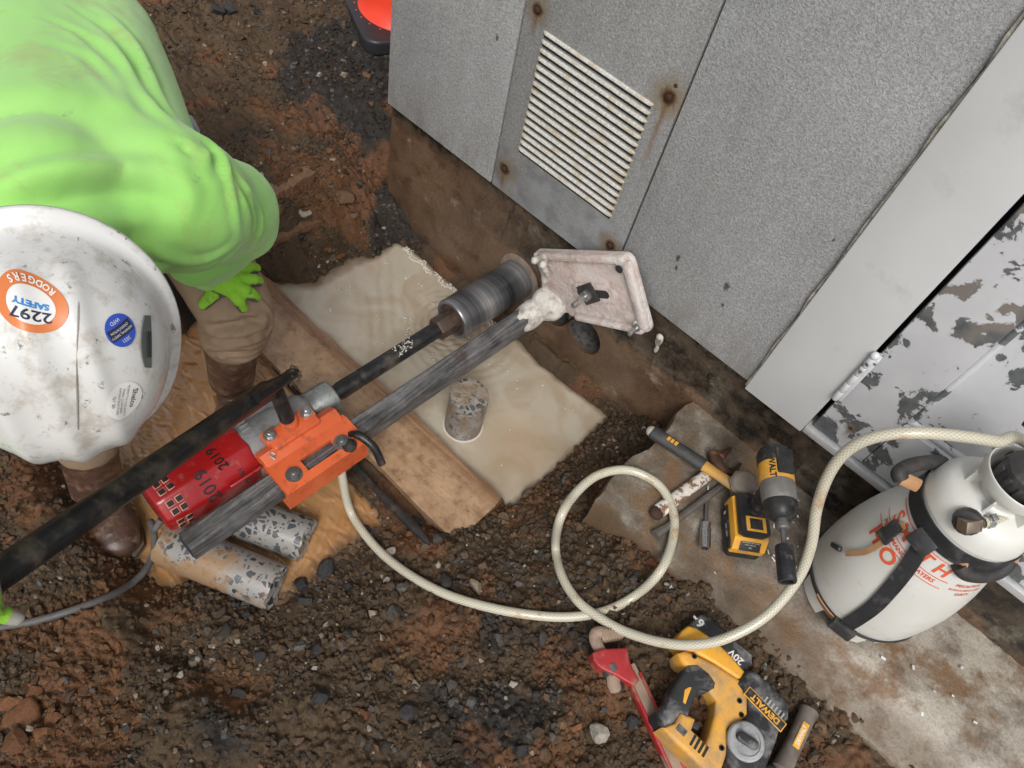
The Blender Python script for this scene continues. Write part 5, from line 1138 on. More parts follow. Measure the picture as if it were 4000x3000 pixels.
ip('battery_shell', MB().prism([(-.118, .020), (-.002, .020), (-.001, .040), (-.020, .064), (-.116, .064), (-.119, .045)], -.0385, .0385, Matrix(((1, 0, 0, 0), (0, 0, 1, 0), (0, 1, 0, 0), (0, 0, 0, 1))), bevel=.006), YEL, bat)
ip('rib', MB().box((-.055, -.0395, .035), (.10, .004, .012), bevel=.0015).box((-.055, .0395, .035), (.10, .004, .012), bevel=.0015), TBLK, bat)
lab = MB().box((0, 0, 0), (.033, .046, .0016), frame((-.0115, 0, .0535), (.76, 0, -.65), (.65, 0, .76)), bevel=.0006); ip('warning_label', lab, TBLK, bat)
lm = IM @ frame((-.0110, 0, .0546), (.76, 0, -.65), (.65, 0, .76))
text_on('printed_text', [('LI-ION 20V MAX', .0052, 0, .008), ('WARNING 5.0Ah 100Wh', .0036, 0, .002), ('READ MANUAL', .0036, 0, -.003), ('18V', .0052, 0, -.009)], lambda x, y: lm @ Vector((-y, x, 0)), WPRINT, bat)
q = IM @ Matrix.Translation((-.06, -.0404, .0)); text_on('printed_text', [('8', .016, -.03, .028, .0004), ('XR 20V', .010, .012, .030, .0003)], lambda x, y: q @ Vector((x, -.0015, y)), WPRINT, bat)
foot = ip('tool_foot', MB().prism([(-.114, -.033), (-.024, -.033), (-.018, -.02), (-.018, .02), (-.024, .033), (-.114, .033)], .064, .088, bevel=.007), TBLK)
ip('badge', MB().box((-.042, 0, .0885), (.034, .044, .002), bevel=.0008), YEL, foot); ip('badge_panel', MB().box((-.042, 0, .0898), (.024, .028, .001)), TBLK, foot)
gm = MB()
for (x0, z0, rx, ry) in ((-.082, .080, .023, .019), (-.085, .10, .020, .0165), (-.089, .125, .0195, .016), (-.093, .150, .021, .0165), (-.095, .175, .025, .018)): gm.ell((x0, 0, z0), (rx, ry, .022), sub=2)
newobj('handle', remesh(gm, .003, 3, xf=IM), TBLK, imp, True)
ip('trigger', MB().box((-.066, 0, .150), (.016, .014, .030), bevel=.004), TBLK)
hd = ip('motor_housing', MB().lathe([(.018, -.160), (.029, -.158), (.0345, -.148), (.0345, -.086), (.033, -.082)], Matrix.Translation((0, 0, .198)) @ Matrix.Rotation(math.pi / 2, 4, 'Y'), 40), YEL)
ip('rubber_cap', MB().lathe([(.017, -.1625), (.030, -.1605), (.0360, -.149), (.0360, -.128), (.0350, -.125)], Matrix.Translation((0, 0, .198)) @ Matrix.Rotation(math.pi / 2, 4, 'Y'), 40), TBLK, hd)
text_on('printed_text', [('DEWALT', .017, 0, 0, .0006)], lambda x, y: IM @ Vector((-.117 + x, math.cos(math.radians(128) - y / .035) * .0352, .198 + math.sin(math.radians(128) - y / .035) * .0352)), TBLK, hd)
ip('name_panel', MB().box((-.120, 0.004, .2325), (.058, .036, .006), bevel=.003), TBLK, hd)
ip('gear_case', MB().lathe([(.0335, -.084), (.0350, -.080), (.0350, -.048), (.0325, -.040), (.030, -.036)], Matrix.Translation((0, 0, .198)) @ Matrix.Rotation(math.pi / 2, 4, 'Y'), 40), GREYG)
ip('nose_cover', MB().lathe([(.0335, -.040), (.0325, -.026), (.026, -.010), (.018, -.004), (.012, -.003)], Matrix.Translation((0, 0, .198)) @ Matrix.Rotation(math.pi / 2, 4, 'Y'), 40), TBLK)
ip('chuck', MB().lathe([(.0125, -.006), (.0125, .004), (.0145, .005), (.0145, .014), (.011, .017), (.006, .017)], Matrix.Translation((0, 0, .198)) @ Matrix.Rotation(math.pi / 2, 4, 'Y'), 28), STEEL)
BLKST = pmat('black_oxide', (0.030, 0.030, 0.034), (0.045, 0.045, 0.05), scale=40, rough=0.4, metal=.6, dirt=.3, dirt_c=(0.2, 0.19, 0.18), dscale=50)
ip('drive_bit', MB().cyl((.012, 0, .198), (.056, 0, .196), .0055, .0055, 6), STEEL)
sk = ip('socket', MB().lathe([(.004, .050), (.0165, .050), (.0178, .054), (.0178, .119), (.0168, .122), (.0115, .122), (.0115, .100), (.004, .099)], Matrix.Translation((0, 0, .196)) @ Matrix.Rotation(math.pi / 2 + .04, 4, 'Y'), 36), BLKST)
text_on('size_mark', [('3/4"', .012, 0, 0)], lambda x, y: IM @ Vector((.075 - y, x, .1905 + math.sqrt(max(0, .0181 ** 2 - x * x)))), WPRINT, sk)

# ------------------------------------------------------------------ hand tools on the walk
def zq(x, y): return (2450 + x * .3315, 1600 + y * .3315)
def zp(x, y, z): return N2(*zq(x, y), z)
club = empty('club_hammer', zp(1390, 920, 0), 'short club hammer with black grip and yellow neck lying on the walk', 'hammer')
h0 = zp(300, 265, .020); h1 = zp(905, 660, .036); h2 = zp(1250, 890, .046)
d1 = (h2 - h0).normalized()
MB().sweep([h0 - d1 * .004, h0, h0 + d1 * .012, h0.lerp(h1, .25), h0.lerp(h1, .6), h1], [.012, .0175, .0185, .0165, .0165, .0165], 20, flat=.8, upv=(0, 0, 1)).build('grip', pmat('rubber_grip', (0.024, 0.026, 0.028), (0.045, 0.045, 0.042), scale=20, rough=.55, dirt=.3, dirt_c=(.16, .14, .11)), club)
MB().sweep([h1 - d1 * .004, h1.lerp(h2, .4), h2, h2 + d1 * .02], [.0150, .0130, .0140, .0150], 18, flat=.75, upv=(0, 0, 1)).build('neck', pmat('worn_yellow', (0.52, 0.27, 0.04), (0.34, 0.19, 0.06), scale=24, rough=.6, dirt=.5, dirt_c=(.30, .27, .23)), club)
MB().ell(h0 - d1 * .002, (.014, .014, .013)).build('butt_cap', pmat('pale_butt', (0.42, 0.38, 0.32), dirt=.4), club)
HS = pmat('muddy_steel_head', (0.24, 0.20, 0.17), (0.17, 0.13, 0.105), scale=26, rough=.6, metal=.25, dirt=.5, dirt_c=(.30, .245, .19), bump=.4)
ht = zp(1452, 905, .078); hb = zp(1330, 960, .006); ax = (ht - hb).normalized()
hmx = frame(hb, d1, ax)
L_ = (ht - hb).length
MB().lathe([(.022, .0), (.027, .004), (.027, L_ * .33), (.024, L_ * .40), (.024, L_ * .60), (.028, L_ * .68), (.032, L_ * .74), (.032, L_ - .006), (.026, L_)], hmx @ Matrix.Rotation(.4, 4, 'Z'), 8).ell((0, 0, L_ - .0005), (.0265, .0265, .005), hmx).build('head', HS, club)
for k in range(3): MB().box(h0 + d1 * (.040 + .010 * k) + Vector((0, 0, .0135)), (.007, .011, .002), rot=frame((0, 0, 0), d1, (0, 0, 1)).to_3x3()).build('grip_inlay', YEL, club)

clawh = empty('claw_hammer', zp(700, 900, 0), 'rusty claw hammer with flaking white handle lying under the club hammer', 'hammer')
WF = NB('flaking_white'); n_ = WF.noise(45, 8, .7); WF.set(Base_Color=WF.mix(WF.ramp(n_, [(0.50, 0), (0.56, 1)]), (0.56, 0.52, 0.46), (0.17, 0.09, 0.05)), Roughness=.7); WF.bump(n_, .4, .003)
w0 = zp(345, 1215, .012); w1 = zp(940, 770, .014); w2 = zp(1080, 650, .014)
MB().sweep([w0, w0.lerp(w1, .06), w0.lerp(w1, .3), w1], [.010, .0165, .0155, .0145], 16, flat=.62, upv=(0, 0, 1)).build('handle', WF.m, clawh)
MB().ell(w0, (.0165, .0165, .011)).build('butt_cap', RUST, clawh)
DKR = pmat('dark_rusted_iron', (0.055, 0.030, 0.020), (0.13, 0.06, 0.03), scale=30, rough=.6, metal=.3, dirt=.3, bump=.5)
q = MB().sweep([w1, w2], [.010, .011], 12, flat=.7, upv=(0, 0, 1))
cl_ = spline([zp(1010, 520, .016), zp(1050, 600, .020), zp(1120, 690, .022), zp(1210, 735, .02), zp(1290, 700, .016), zp(1340, 630, .010)], 6)
q.sweep(cl_, [.013, .0135, .014, .0145, .015, .015, .015, .015, .0148, .0145, .014, .0135, .013, .0125, .012, .0115, .011, .0105, .010, .0095, .009, .0085, .008, .0075, .007, .006, .0055, .005, .0045, .004, .003][:len(cl_)], 12, flat=.75, upv=(0, 0, 1))
q.cyl(zp(1000, 500, .016), zp(1020, 545, .016), .0150, .0145, 8, bevel=.002).sweep([zp(1100, 560, .02), zp(1180, 490, .012), zp(1230, 450, .008)], [.010, .007, .003], 10)
newobj('head', remesh(q, .0018, 3), DKR, clawh, True)
ch = MB(); c0 = zp(325, 1485, .010); c1 = zp(470, 1385, .010); c2 = zp(1125, 895, .010)
ch.sweep([c1, c1.lerp(c2, .5), c2], [.0085, .0085, .0085], 8); ch.sweep([c0, c0.lerp(c1, .35), c1], [.0125, .0115, .0085], 8)
cz = ch.build('cold_chisel', pmat('dirty_bar_steel', (0.12, 0.105, 0.095), (0.20, 0.185, 0.17), scale=25, rough=.5, metal=.5, dirt=.5, dirt_c=(.10, .08, .06)), None)
tag(cz, 'grey steel chisel bar lying beside the white hammer handle', 'chisel')
sa = empty('deep_socket', zp(920, 1470, 0), 'silver deep socket on a bit lying beside the yellow battery', 'socket')
s0 = zp(928, 1335, .0105); s1 = zp(915, 1635, .0105); sdv = (s1 - s0); Ls = sdv.length
MB().lathe([(.004, 0), (.0104, 0), (.0108, .002), (.0108, Ls * .23), (.0118, Ls * .25), (.0122, Ls - .002), (.0116, Ls), (.0080, Ls), (.0080, Ls - .02), (.001, Ls - .02)], frame(s0, sdv.orthogonal(), sdv), 30).build('barrel', pmat('chrome', (0.50, 0.50, 0.49), (0.40, 0.39, 0.38), scale=40, rough=.25, metal=.95, dirt=.2, dirt_c=(.12, .1, .08)), sa)
MB().cyl(zp(938, 1100, .008), s0, .0042, .0045, 6).build('drive_bit', STEEL, sa)

# ------------------------------------------------------------------ pipe wrench
def z6(x, y, z): return N2(2200 + x * .4973, 2300 + y * .4973, z)
pw = empty('pipe_wrench', z6(450, 700, -.07), 'red pipe wrench caked with dried mud lying on the ground', 'pipe wrench')
WR = pmat('muddy_red_paint', (0.36, 0.018, 0.022), (0.27, 0.014, 0.018), scale=16, rough=.45, dirt=.6, dirt_c=(.30, .19, .13), dscale=20, bump=.3)
WM_ = pmat('mud_caked_steel', (0.26, 0.185, 0.135), (0.36, 0.255, 0.185), scale=22, rough=.65, dirt=.5, dirt_c=(.16, .12, .09), bump=.4)
zw = -0.048
def poly6(pts, z): return [z6(x, y, z) for x, y in pts]
def slab6(pts, z0, z1, bevel=.003, par=None, name='part', mat=None, seg=3):
    zc = (z0 + z1) / 2; pl_ = [(p.x, p.y) for p in poly6(pts, z1)]
    return MB().prism(pl_, z0, z1, None, bevel, seg).build(name, mat, par)
slab6([(232, 500), (300, 470), (505, 462), (525, 560), (545, 620), (600, 720), (560, 760), (500, 730), (420, 680), (330, 640), (270, 600), (240, 560)], zw - .020, zw + .018, .004, pw, 'housing', WR)
ha = z6(545, 680, zw); hb_ = z6(900, 1440, zw - .004); hd_ = (hb_ - ha)
hxm = frame(ha, hd_, (0, 0, 1)); Lh = hd_.length * 1.25
MB().box((Lh / 2, .0135, 0), (Lh, .007, .022), hxm, bevel=.0025).box((Lh / 2, -.0135, 0), (Lh, .007, .022), hxm, bevel=.0025).build('handle', WR, pw)
MB().prism([(-.02, -.013), (Lh, -.019), (Lh + .012, 0), (Lh, .019), (-.02, .013)], -.006, .007, hxm, .002).build('handle_web', WM_, pw)
hk = spline([z6(410, 735, zw), z6(375, 640, zw), z6(300, 500, zw), z6(262, 430, zw), z6(248, 372, zw), z6(280, 345, zw), z6(340, 350, zw)], 5)
hook = MB().sweep(hk, [.0125] * 22 + [.0135] * (len(hk) - 22), 10, flat=.8, upv=(0, 0, 1)).build('hook_jaw', WM_, pw)
tm = frame(z6(365, 358, zw), z6(420, 340, zw) - z6(300, 365, zw), (0, 0, 1)); q = MB()
for k in range(9): q.box((-.016 + .0048 * k, -.002, 0), (.0026, .024, .024), tm, bevel=.0006)
q.box((0.002, -.002, 0), (.046, .019, .020), tm, bevel=.002); q.build('jaw_teeth', WM_, hook)
MB().sweep([z6(390, 690, zw), z6(400, 760, zw), z6(415, 800, zw), z6(420, 815, zw)], [.0135, .014, .0125, .007], 10, flat=.8, upv=(0, 0, 1)).build('shank_end', WM_, hook)
km = frame(z6(375, 632, zw), z6(300, 500, zw) - z6(410, 735, zw), (0, 0, 1)); q = MB().lathe([(.017, -.009), (.0195, -.007), (.0195, .007), (.017, .009)], km @ Matrix.Rotation(math.pi / 2, 4, 'Y'), 26); q.build('knurled_nut', STEEL, pw)

# ------------------------------------------------------------------ rotary hammer lying on its side
rh = empty('rotary_hammer', z6(1200, 900, -.06), 'yellow and black cordless rotary hammer lying on its side in the mud', 'rotary hammer')
DY = pmat('muddy_yellow', (0.66, 0.33, 0.040), (0.58, 0.30, 0.07), scale=14, rough=.5, dirt=.62, dirt_c=(.40, .27, .15), dscale=22)
DB = pmat('dusty_black_shell', (0.016, 0.017, 0.019), (0.035, 0.035, 0.037), scale=12, rough=.45, dirt=.46, dirt_c=(.34, .33, .32), dscale=18, spec=.35)
zb, zt_ = -0.052, 0.018
slab6([(940, 440), (985, 290), (1085, 195), (1145, 205), (1490, 515), (1490, 590), (1440, 650), (1400, 700)], zb, zt_ - .012, .008, rh, 'battery', DB)
battery = bpy.data.objects['battery.001']
slab6([(885, 400), (940, 320), (985, 285), (1045, 300), (1200, 400), (1340, 540), (1432, 650), (1402, 712), (1360, 700), (1200, 590), (1040, 500), (940, 470)], zb + .006, zt_ - .002, .008, battery, 'battery_shell', YEL)
mb_ = z6(1215, 385, zt_ - .0112); xb = (z6(1450, 600, zt_) - z6(1100, 255, zt_)).normalized()
bm_ = frame(mb_, -xb, (0, 0, 1))
text_on('printed_text', [('20V', .021, -.049, 0.002, .0006), ('6', .026, .043, .004, .0008), ('Ah', .008, .058, .004, .0003)], lambda x, y: bm_ @ Vector((x, -y, .0005)) if False else bm_ @ Vector((x, y, .0006)), WPRINT, battery)
body = slab6([(905, 500), (960, 478), (1060, 520), (1200, 590), (1400, 715), (1455, 850), (1455, 985), (1390, 1050), (1300, 1100), (1290, 1300), (1250, 1420), (1180, 1560), (1120, 1430), (860, 1180), (780, 1085), (880, 1050), (925, 955), (1045, 1020), (1015, 1105), (1125, 1212), (1150, 1150), (1195, 985), (1205, 880), (1150, 800), (1110, 790), (1060, 700), (960, 600), (925, 560)], zb + .004, zt_, .010, rh, 'body_shell', DY)
slab6([(985, 595), (1060, 590), (1150, 660), (1202, 735), (1195, 780), (1150, 800), (1085, 785), (1040, 850), (1000, 960), (985, 1010), (925, 975), (870, 1050), (800, 1080), (745, 1000), (742, 960), (825, 880), (850, 800), (895, 720), (950, 640)], zb + .010, zt_ + .004, .012, rh, 'grip', DB)
slab6([(955, 790), (990, 770), (1010, 775), (980, 850), (962, 905), (942, 890)], zt_ - .01, zt_ + .0055, .001, rh, 'grip_inlay', YEL)
slab6([(1030, 1030), (1080, 1070), (1060, 1110), (1015, 1090)], zb + .015, zt_ - .01, .003, rh, 'trigger', DB)
mot_ = slab6([(1372, 740), (1450, 632), (1520, 640), (1745, 845), (1790, 905), (1780, 1020), (1722, 1065), (1690, 1180), (1650, 1290), (1600, 1420), (1500, 1500), (1330, 1480), (1290, 1300), (1310, 1090), (1400, 1050), (1455, 985), (1455, 850)], zb, zt_ + .006, .014, rh, 'motor_shell', DB, seg=4)
dm = frame(z6(1432, 1200, zt_ + .006), xb, (0, 0, 1))
DUSTW = pmat('drill_dust_grey', (0.34, 0.345, 0.35), (0.20, 0.205, 0.21), scale=24, rough=.7, dirt=.3, dirt_c=(.05, .05, .052), dscale=20, bump=.4)
dial = MB().lathe([(.036, -.004), (.036, .004), (.033, .007), (.027, .0075), (.026, .005), (.001, .005)], dm, 48).build('mode_dial', DUSTW, rh)
MB().prism([(p[0] * 1.0, p[1]) for p in stadium(.013, .0095)], .004, .015, dm @ Matrix.Rotation(math.radians(15), 4, 'Z'), .003).build('dial_knob', DB, dial)
nm = frame(z6(1585, 945, zt_ + .0064), z6(1490, 850, 0) - z6(1680, 1045, 0), (0, 0, 1)); MB().box((0, 0, 0), (.092, .022, .0016), nm, bevel=.0006).build('name_frame', YEL, mot_)
MB().box((0, 0, .0009), (.088, .018, .0010), nm).build('name_panel', TBLK, mot_)
text_on('printed_text', [('DEWALT', .0165, 0, 0, .0006)], lambda x, y: nm @ Vector((x, y, .0017)), YEL, mot_)
q = MB()
for k in range(6): p_ = z6(1590 + k * 26, 870 + k * 26, zt_ + .006); q.box(p_, (.0035, .013, .003), rot=frame((0, 0, 0), xb, (0, 0, 1)).to_3x3())
q.build('vent_slot', DUSTW, mot_)
q = MB()
for k in range(4): p_ = z6(1020 + k * 32, 1190 + k * 30, zt_ + .0005); q.box(p_, (.005, .022, .0016), rot=Matrix.Rotation(.15, 3, 'Z') @ frame((0, 0, 0), xb, (0, 0, 1)).to_3x3(), bevel=.0006)
q.build('vent_slot', DARK, body)
MB().box(z6(930, 1110, zt_ + .0005), (.020, .013, .002), rot=frame((0, 0, 0), z6(960, 1140, 0) - z6(900, 1080, 0), (0, 0, 1)).to_3x3(), bevel=.0008).build('lock_button', DB, body)
for (u, v) in ((1385, 880), (1245, 1250), (1030, 530), (1400, 990)): MB().lathe([(.0055, 0), (.0055, .001), (.003, .001), (.003, 0)], frame(z6(u, v, zt_ + .0002), xb, (0, 0, 1)), 14).build('screw_recess', DARK, body)
MB().sweep([z6(1400, 1450, -.018), z6(1440, 1600, -.018), z6(1470, 1720, -.018)], [.032, .028, .020], 24).build('nose', DB, rh)
sh0 = z6(1930, 960, -.012); sh1 = z6(1725, 1400, -.012); sdr = (sh1 - sh0)
SH = MB().sweep([sh0 - sdr * .03, sh0, sh0 + sdr * .08, sh0 + sdr * .5, sh0 + sdr * .95, sh0 + sdr * 1.05, sh0 + sdr * 1.1], [.012, .0200, .0178, .0172, .0185, .020, .010], 20).build('side_handle', pmat('muddy_grip', (0.085, 0.070, 0.058), (0.14, 0.115, 0.095), scale=18, rough=.65, dirt=.5, dirt_c=(.26, .22, .18)), rh)
shm = frame(sh0 + sdr * .47 + Vector((0, 0, .0168)), sdr, (0, 0, 1)); MB().box((0, 0, 0), (.056, .014, .003), shm, bevel=.001).build('handle_badge', YEL, SH)
text_on('printed_text', [('DEWALT', .0105, 0, 0, .0004)], lambda x, y: shm @ Vector((-x, -y, .0017)), WPRINT, SH)
MB().sweep([sh1 + sdr * .08, z6(1650, 1420, -.02), z6(1560, 1440, -.02)], [.010, .012, .012], 12).build('handle_clamp', DB, rh)

# ------------------------------------------------------------------ small litter
r = np.random.default_rng(12); V, F = [], []
for k in range(70):
    c = N2(r.normal(3075, 60), r.normal(1990, 110), .004) if k < 45 else N2(r.uniform(2700, 3900), r.uniform(1750, 2900), .004)
    if c.y < .88 or c.y > 1.22 or c.x < -.12: continue
    a = r.uniform(0, 6.28); w, h = r.uniform(.002, .006), r.uniform(.0012, .003); z0 = r.uniform(.0, .002); q = []
    for (sx_, sy_) in ((-1, -1), (1, -1), (1, 1), (-1, 1)): q.append((c.x + (sx_ * w * math.cos(a) - sy_ * h * math.sin(a)), c.y + (sx_ * w * math.sin(a) + sy_ * h * math.cos(a)), .005 + z0 + .001 * sx_))
    b_ = len(V); V += q + [(p[0], p[1], p[2] - .0008) for p in q]; F += [(b_, b_ + 1, b_ + 2, b_ + 3), (b_ + 7, b_ + 6, b_ + 5, b_ + 4)] + [(b_ + i, b_ + 4 + i, b_ + 4 + (i + 1) % 4, b_ + (i + 1) % 4) for i in range(4)]
o = newobj('paint_flakes', pydata('flakes', V, F), STW_ if False else NB('flake_white').set(Base_Color=(.6, .6, .6), Roughness=.6), None, False); tag(o, 'tiny white paint flakes fallen on the concrete walk', 'paint flakes', kind='stuff')
bl = NY(2575, 1330, YW - .004); q = MB().ell(bl, (.010, .005, .022)).ell(bl + Vector((.004, 0, -.03)), (.006, .004, .016)).ell(bl + Vector((-.004, -.001, .012)), (.008, .006, .010)); newobj('slurry_blob', remesh(q, .002, 3), WHITECOAT, bld, True)
MB().cyl(bl + Vector((.002, .0, .006)), bl + Vector((.002, -.012, .006)), .005, .005, 6).build('anchor_stud', ZINC, bld)
# ------------------------------------------------------------------ worker bending over the drill
worker = empty('person', (-1.0, 0.32, -0.26), 'worker in lime sweatshirt and white hard hat bending over the drill', 'person')
hip = Vector((-1.33, 0.46, 0.56)); chest = Vector((-0.93, 0.27, 0.665)); neckb = Vector((-0.80, 0.205, 0.70))
hipL, hipR = Vector((-1.270, 0.535, 0.47)), Vector((-1.375, 0.345, 0.47))
shL, shR = Vector((-0.835, 0.375, 0.665)), Vector((-0.945, 0.035, 0.65))
elL, wrL = P(502, 455, 0.50), P(440, 592, 0.305)
kneeL, ankL = P(502, 655, 0.195), P(500, 815, -0.150)
kneeR, ankR = Vector((-1.02, 0.20, 0.22)), P(207, 1045, -0.150)
elR, wrR = Vector((-0.86, -0.17, 0.56)), P(-70, 1275, 0.50)
HC = P(119, 716, 0.775)                      # centre of the hat rim
HH = Vector((0.861, -0.409, 0.303)).normalized()      # crown direction
HF = (Vector((0, 0, -1)) - HH * Vector((0, 0, -1)).dot(HH)).normalized()   # face looks down
HL = HH.cross(HF) if HH.cross(HF).dot(Vector((0.47, 0.88, 0))) > 0 else -HH.cross(HF)
# --- body: one continuous figure under the clothes
SKIN = NB('skin').set(Base_Color=(0.46, 0.26, 0.18), Roughness=0.5, Subsurface_Weight=0.1)
head = HC - HH * 0.045
def chain(m, pts, rs, n=10, sub=2):
    for (a, c, r0, r1) in zip(pts, pts[1:], rs, rs[1:]):
        k = max(2, int((c - a).length / (0.45 * min(r0, r1))))
        for i in range(k + 1): t = i / k; r_ = r0 + (r1 - r0) * t; m.ell(a.lerp(c, t), (r_, r_, r_), sub=sub)
    return m
m = MB(); hmx_ = Matrix((HL, HF, HH)).transposed()
m.ell(head, (.072, .092, .105), rot=hmx_).ell(head + HF * .062 - HH * .055, (.050, .045, .06), rot=hmx_).ell(head + HF * .098 - HH * .025, (.013, .018, .022), rot=hmx_)
for s_ in (-1, 1): m.ell(head + HL * .074 * s_ - HH * .02 - HF * .005, (.012, .020, .030), rot=hmx_).ell(head + HL * .030 * s_ + HF * .083 + HH * .0, (.014, .010, .009), rot=hmx_)
m.ell(head + HF * .095 - HH * .070, (.022, .010, .008), rot=hmx_)
chain(m, [head - HH * .06, neckb], [.055, .058]); chain(m, [neckb, chest, hip], [.075, .12, .12])
chain(m, [shL, elL, wrL], [.05, .038, .026]); chain(m, [shR, elR, wrR], [.05, .038, .026]); chain(m, [chest, shL], [.09, .055]); chain(m, [chest, shR], [.09, .055])
chain(m, [hipL, kneeL, ankL], [.07, .045, .032]); chain(m, [hipR, kneeR, ankR], [.07, .045, .032])
newobj('body', remesh(m, .008, 3), SKIN, worker, True)
# --- cloth helper
from mathutils.bvhtree import BVHTree
def limb(m, pts, rs, n=20):
    """smooth tapered tube through joints, rounded ends"""
    q = spline(pts, 8); rr = np.interp(np.linspace(0, len(pts) - 1, len(q)), range(len(pts)), rs); m.sweep(q, list(rr), n); m.ell(q[0], (rs[0],) * 3).ell(q[-1], (rs[-1],) * 3); return m
def crease(V, pts, amp, width):
    A_ = np.array([tuple(p) for p in pts]); d = np.full(len(V), 9.0); tt = np.zeros(len(V))
    for i in range(len(A_) - 1):
        a_, c_ = A_[i], A_[i + 1]; ab = c_ - a_; t = np.clip(((V - a_) @ ab) / (ab @ ab + 1e-12), 0, 1); dd = np.linalg.norm(V - a_ - t[:, None] * ab, axis=1); k = dd < d; tt = np.where(k, (i + t) / (len(A_) - 1), tt); d = np.minimum(d, dd)
    fade = np.sin(np.pi * np.clip(tt, .02, .98)) ** .5
    x = d / width
    return amp * fade * (np.exp(-x ** 2) - 0.55 * np.exp(-(x - 1.9) ** 2 / .8))
def cloth(name, mb, voxel, mat, folds, smooth=12, lines=()):
    me = remesh(mb, voxel, smooth); n = len(me.vertices)
    V = np.empty(n * 3, np.float32); me.vertices.foreach_get('co', V); V = V.reshape(-1, 3).astype(float); N_ = np.empty(n * 3, np.float32); me.vertices.foreach_get('normal', N_); N_ = N_.reshape(-1, 3)
    d = folds(V, N_)
    tree = BVHTree.FromPolygons([tuple(v) for v in V], [tuple(p.vertices) for p in me.polygons])
    for pix, amp, width in lines:
        pts = []
        for (u, v) in pix:
            r_ = Vector(ray(u * S, v * S)).normalized(); h = tree.ray_cast(Vector(CP), r_)
            if h[0] is not None: pts.append(h[0])
            elif pts: 
                q_ = tree.find_nearest(pts[-1] + (P(u, v, pts[-1].z) - pts[-1])); pts.append(q_[0])
        if len(pts) > 1: d = d + crease(V, spline(pts, 4), amp, width)
    V += N_ * d[:, None]; me.vertices.foreach_set('co', V.astype(np.float32).ravel()); me.update()
    return newobj(name, me, mat, worker, True)
def stripes(V, axis, scale, seed, stretch=4.0, rot=0.6):
    """long wrinkles: noise stretched along an axis"""
    a = np.array(axis) / np.linalg.norm(axis); u = V @ a; w = V - u[:, None] * a
    b1 = np.cross(a, [0.2, 0.1, 1.0]); b1 /= np.linalg.norm(b1); b2 = np.cross(a, b1)
    p, q = w @ b1, w @ b2
    return 1 - 2 * np.abs(fbm(p * scale + q * scale * rot + 0.35 * fbm(u * scale, q * scale, 2, seed + 3), u * scale / stretch, 3, seed) - .5) * 2
# --- sweatshirt
b = NB('lime_fleece'); col = b.mix(b.ramp(b.noise(5, 4), [(0.4, 0), (0.7, 1)]), (0.28, 0.60, 0.135), (0.30, 0.57, 0.165))
mud = b.math('MULTIPLY', b.ramp(b.noise(8.5, 7, .68, dist=.5), [(0.52, 0), (0.70, 1)]), .55); col = b.mix(mud, col, (0.33, 0.28, 0.11))
mud = b.math('MULTIPLY', b.ramp(b.noise(24, 6, .7, co=b.map(loc=(2, 4, 1))), [(0.66, 0), (0.74, 1)]), .6); col = b.mix(mud, col, (0.14, 0.22, 0.10))
b.set(Base_Color=col, Roughness=0.9, Specular_IOR_Level=0.15, Sheen_Weight=0.25); b.bump(b.noise(650, 2), 0.25, 0.0015); LIME = b.m
m = MB(); lat = Vector((.43, .90, 0)).normalized()
for off_, w_ in ((.075, .118), (0.0, .140), (-.085, .130)):
    limb(m, [neckb.lerp(chest, .6) + lat * off_ * .6, chest + lat * off_, chest.lerp(hip, .5) + lat * off_, hip + lat * off_, hip + (hip - chest) * .25 + lat * off_], [w_ * .8, w_ * 1.08, w_ * 1.06, w_, w_ * .95])
limb(m, [neckb + Vector((-.06, .03, .02)), neckb + Vector((-.01, .0, .01))], [.105, .085])
limb(m, [chest + lat * .06 + Vector((0, 0, .0)), shL, shL.lerp(elL, .5) + Vector((.0, .0, -.01)), elL, elL.lerp(wrL, .5), wrL + (elL - wrL) * .12], [.125, .108, .092, .078, .064, .044])
m.ell(elL + Vector((.0, .0, -.02)), (.078, .076, .08))
limb(m, [P(498, 505, .43), P(420, 560, .42)], [.045, .05])
limb(m, [chest - lat * .06, shR, elR, elR.lerp(wrR, .8)], [.12, .10, .075, .05])
def lime_folds(V, N_):
    ta = np.array(hip - chest); la = np.array(wrL - elL); dl = np.linalg.norm(V - np.array(elL.lerp(wrL, .4)), axis=1)
    return 0.0025 * stripes(V, ta, 6.5, 11, 3.0) + 0.004 * np.exp(-(dl / .13) ** 2) * stripes(V, la, 17, 13, 3.0) + 0.0008 * stripes(V, ta, 30, 15, 2.0) - .002
LN = [([(0, 472), (60, 448), (120, 428), (200, 416), (290, 414), (360, 424)], -.020, .018), ([(0, 440), (80, 412), (180, 392), (300, 392), (390, 410)], .010, .020),
      ([(150, 10), (230, 60), (290, 130), (325, 200), (360, 245)], -.007, .010), ([(100, 40), (190, 85), (260, 150), (310, 225), (355, 270)], -.006, .010), ([(200, 10), (270, 70), (310, 140), (335, 195)], .006, .009), ([(90, 90), (190, 130), (270, 200), (320, 260)], -.004, .012),
      ([(388, 320), (400, 322), (412, 332)], -.006, .0075), ([(435, 305), (462, 322), (470, 345), (466, 372)], -.008, .009), ([(476, 330), (492, 375), (505, 430), (512, 480), (515, 520)], .0035, .0075), ([(500, 365), (530, 420), (545, 470), (540, 520)], -.006, .007), ([(520, 395), (556, 445), (562, 490), (552, 525)], .005, .008),
      ([(300, 330), (340, 400), (345, 470), (330, 520)], -.006, .018), ([(330, 560), (380, 585), (440, 580), (480, 560), (515, 530)], -.005, .008), ([(340, 540), (400, 565), (450, 560), (500, 530)], .005, .008), ([(318, 545), (335, 575), (350, 600)], -.007, .007)]
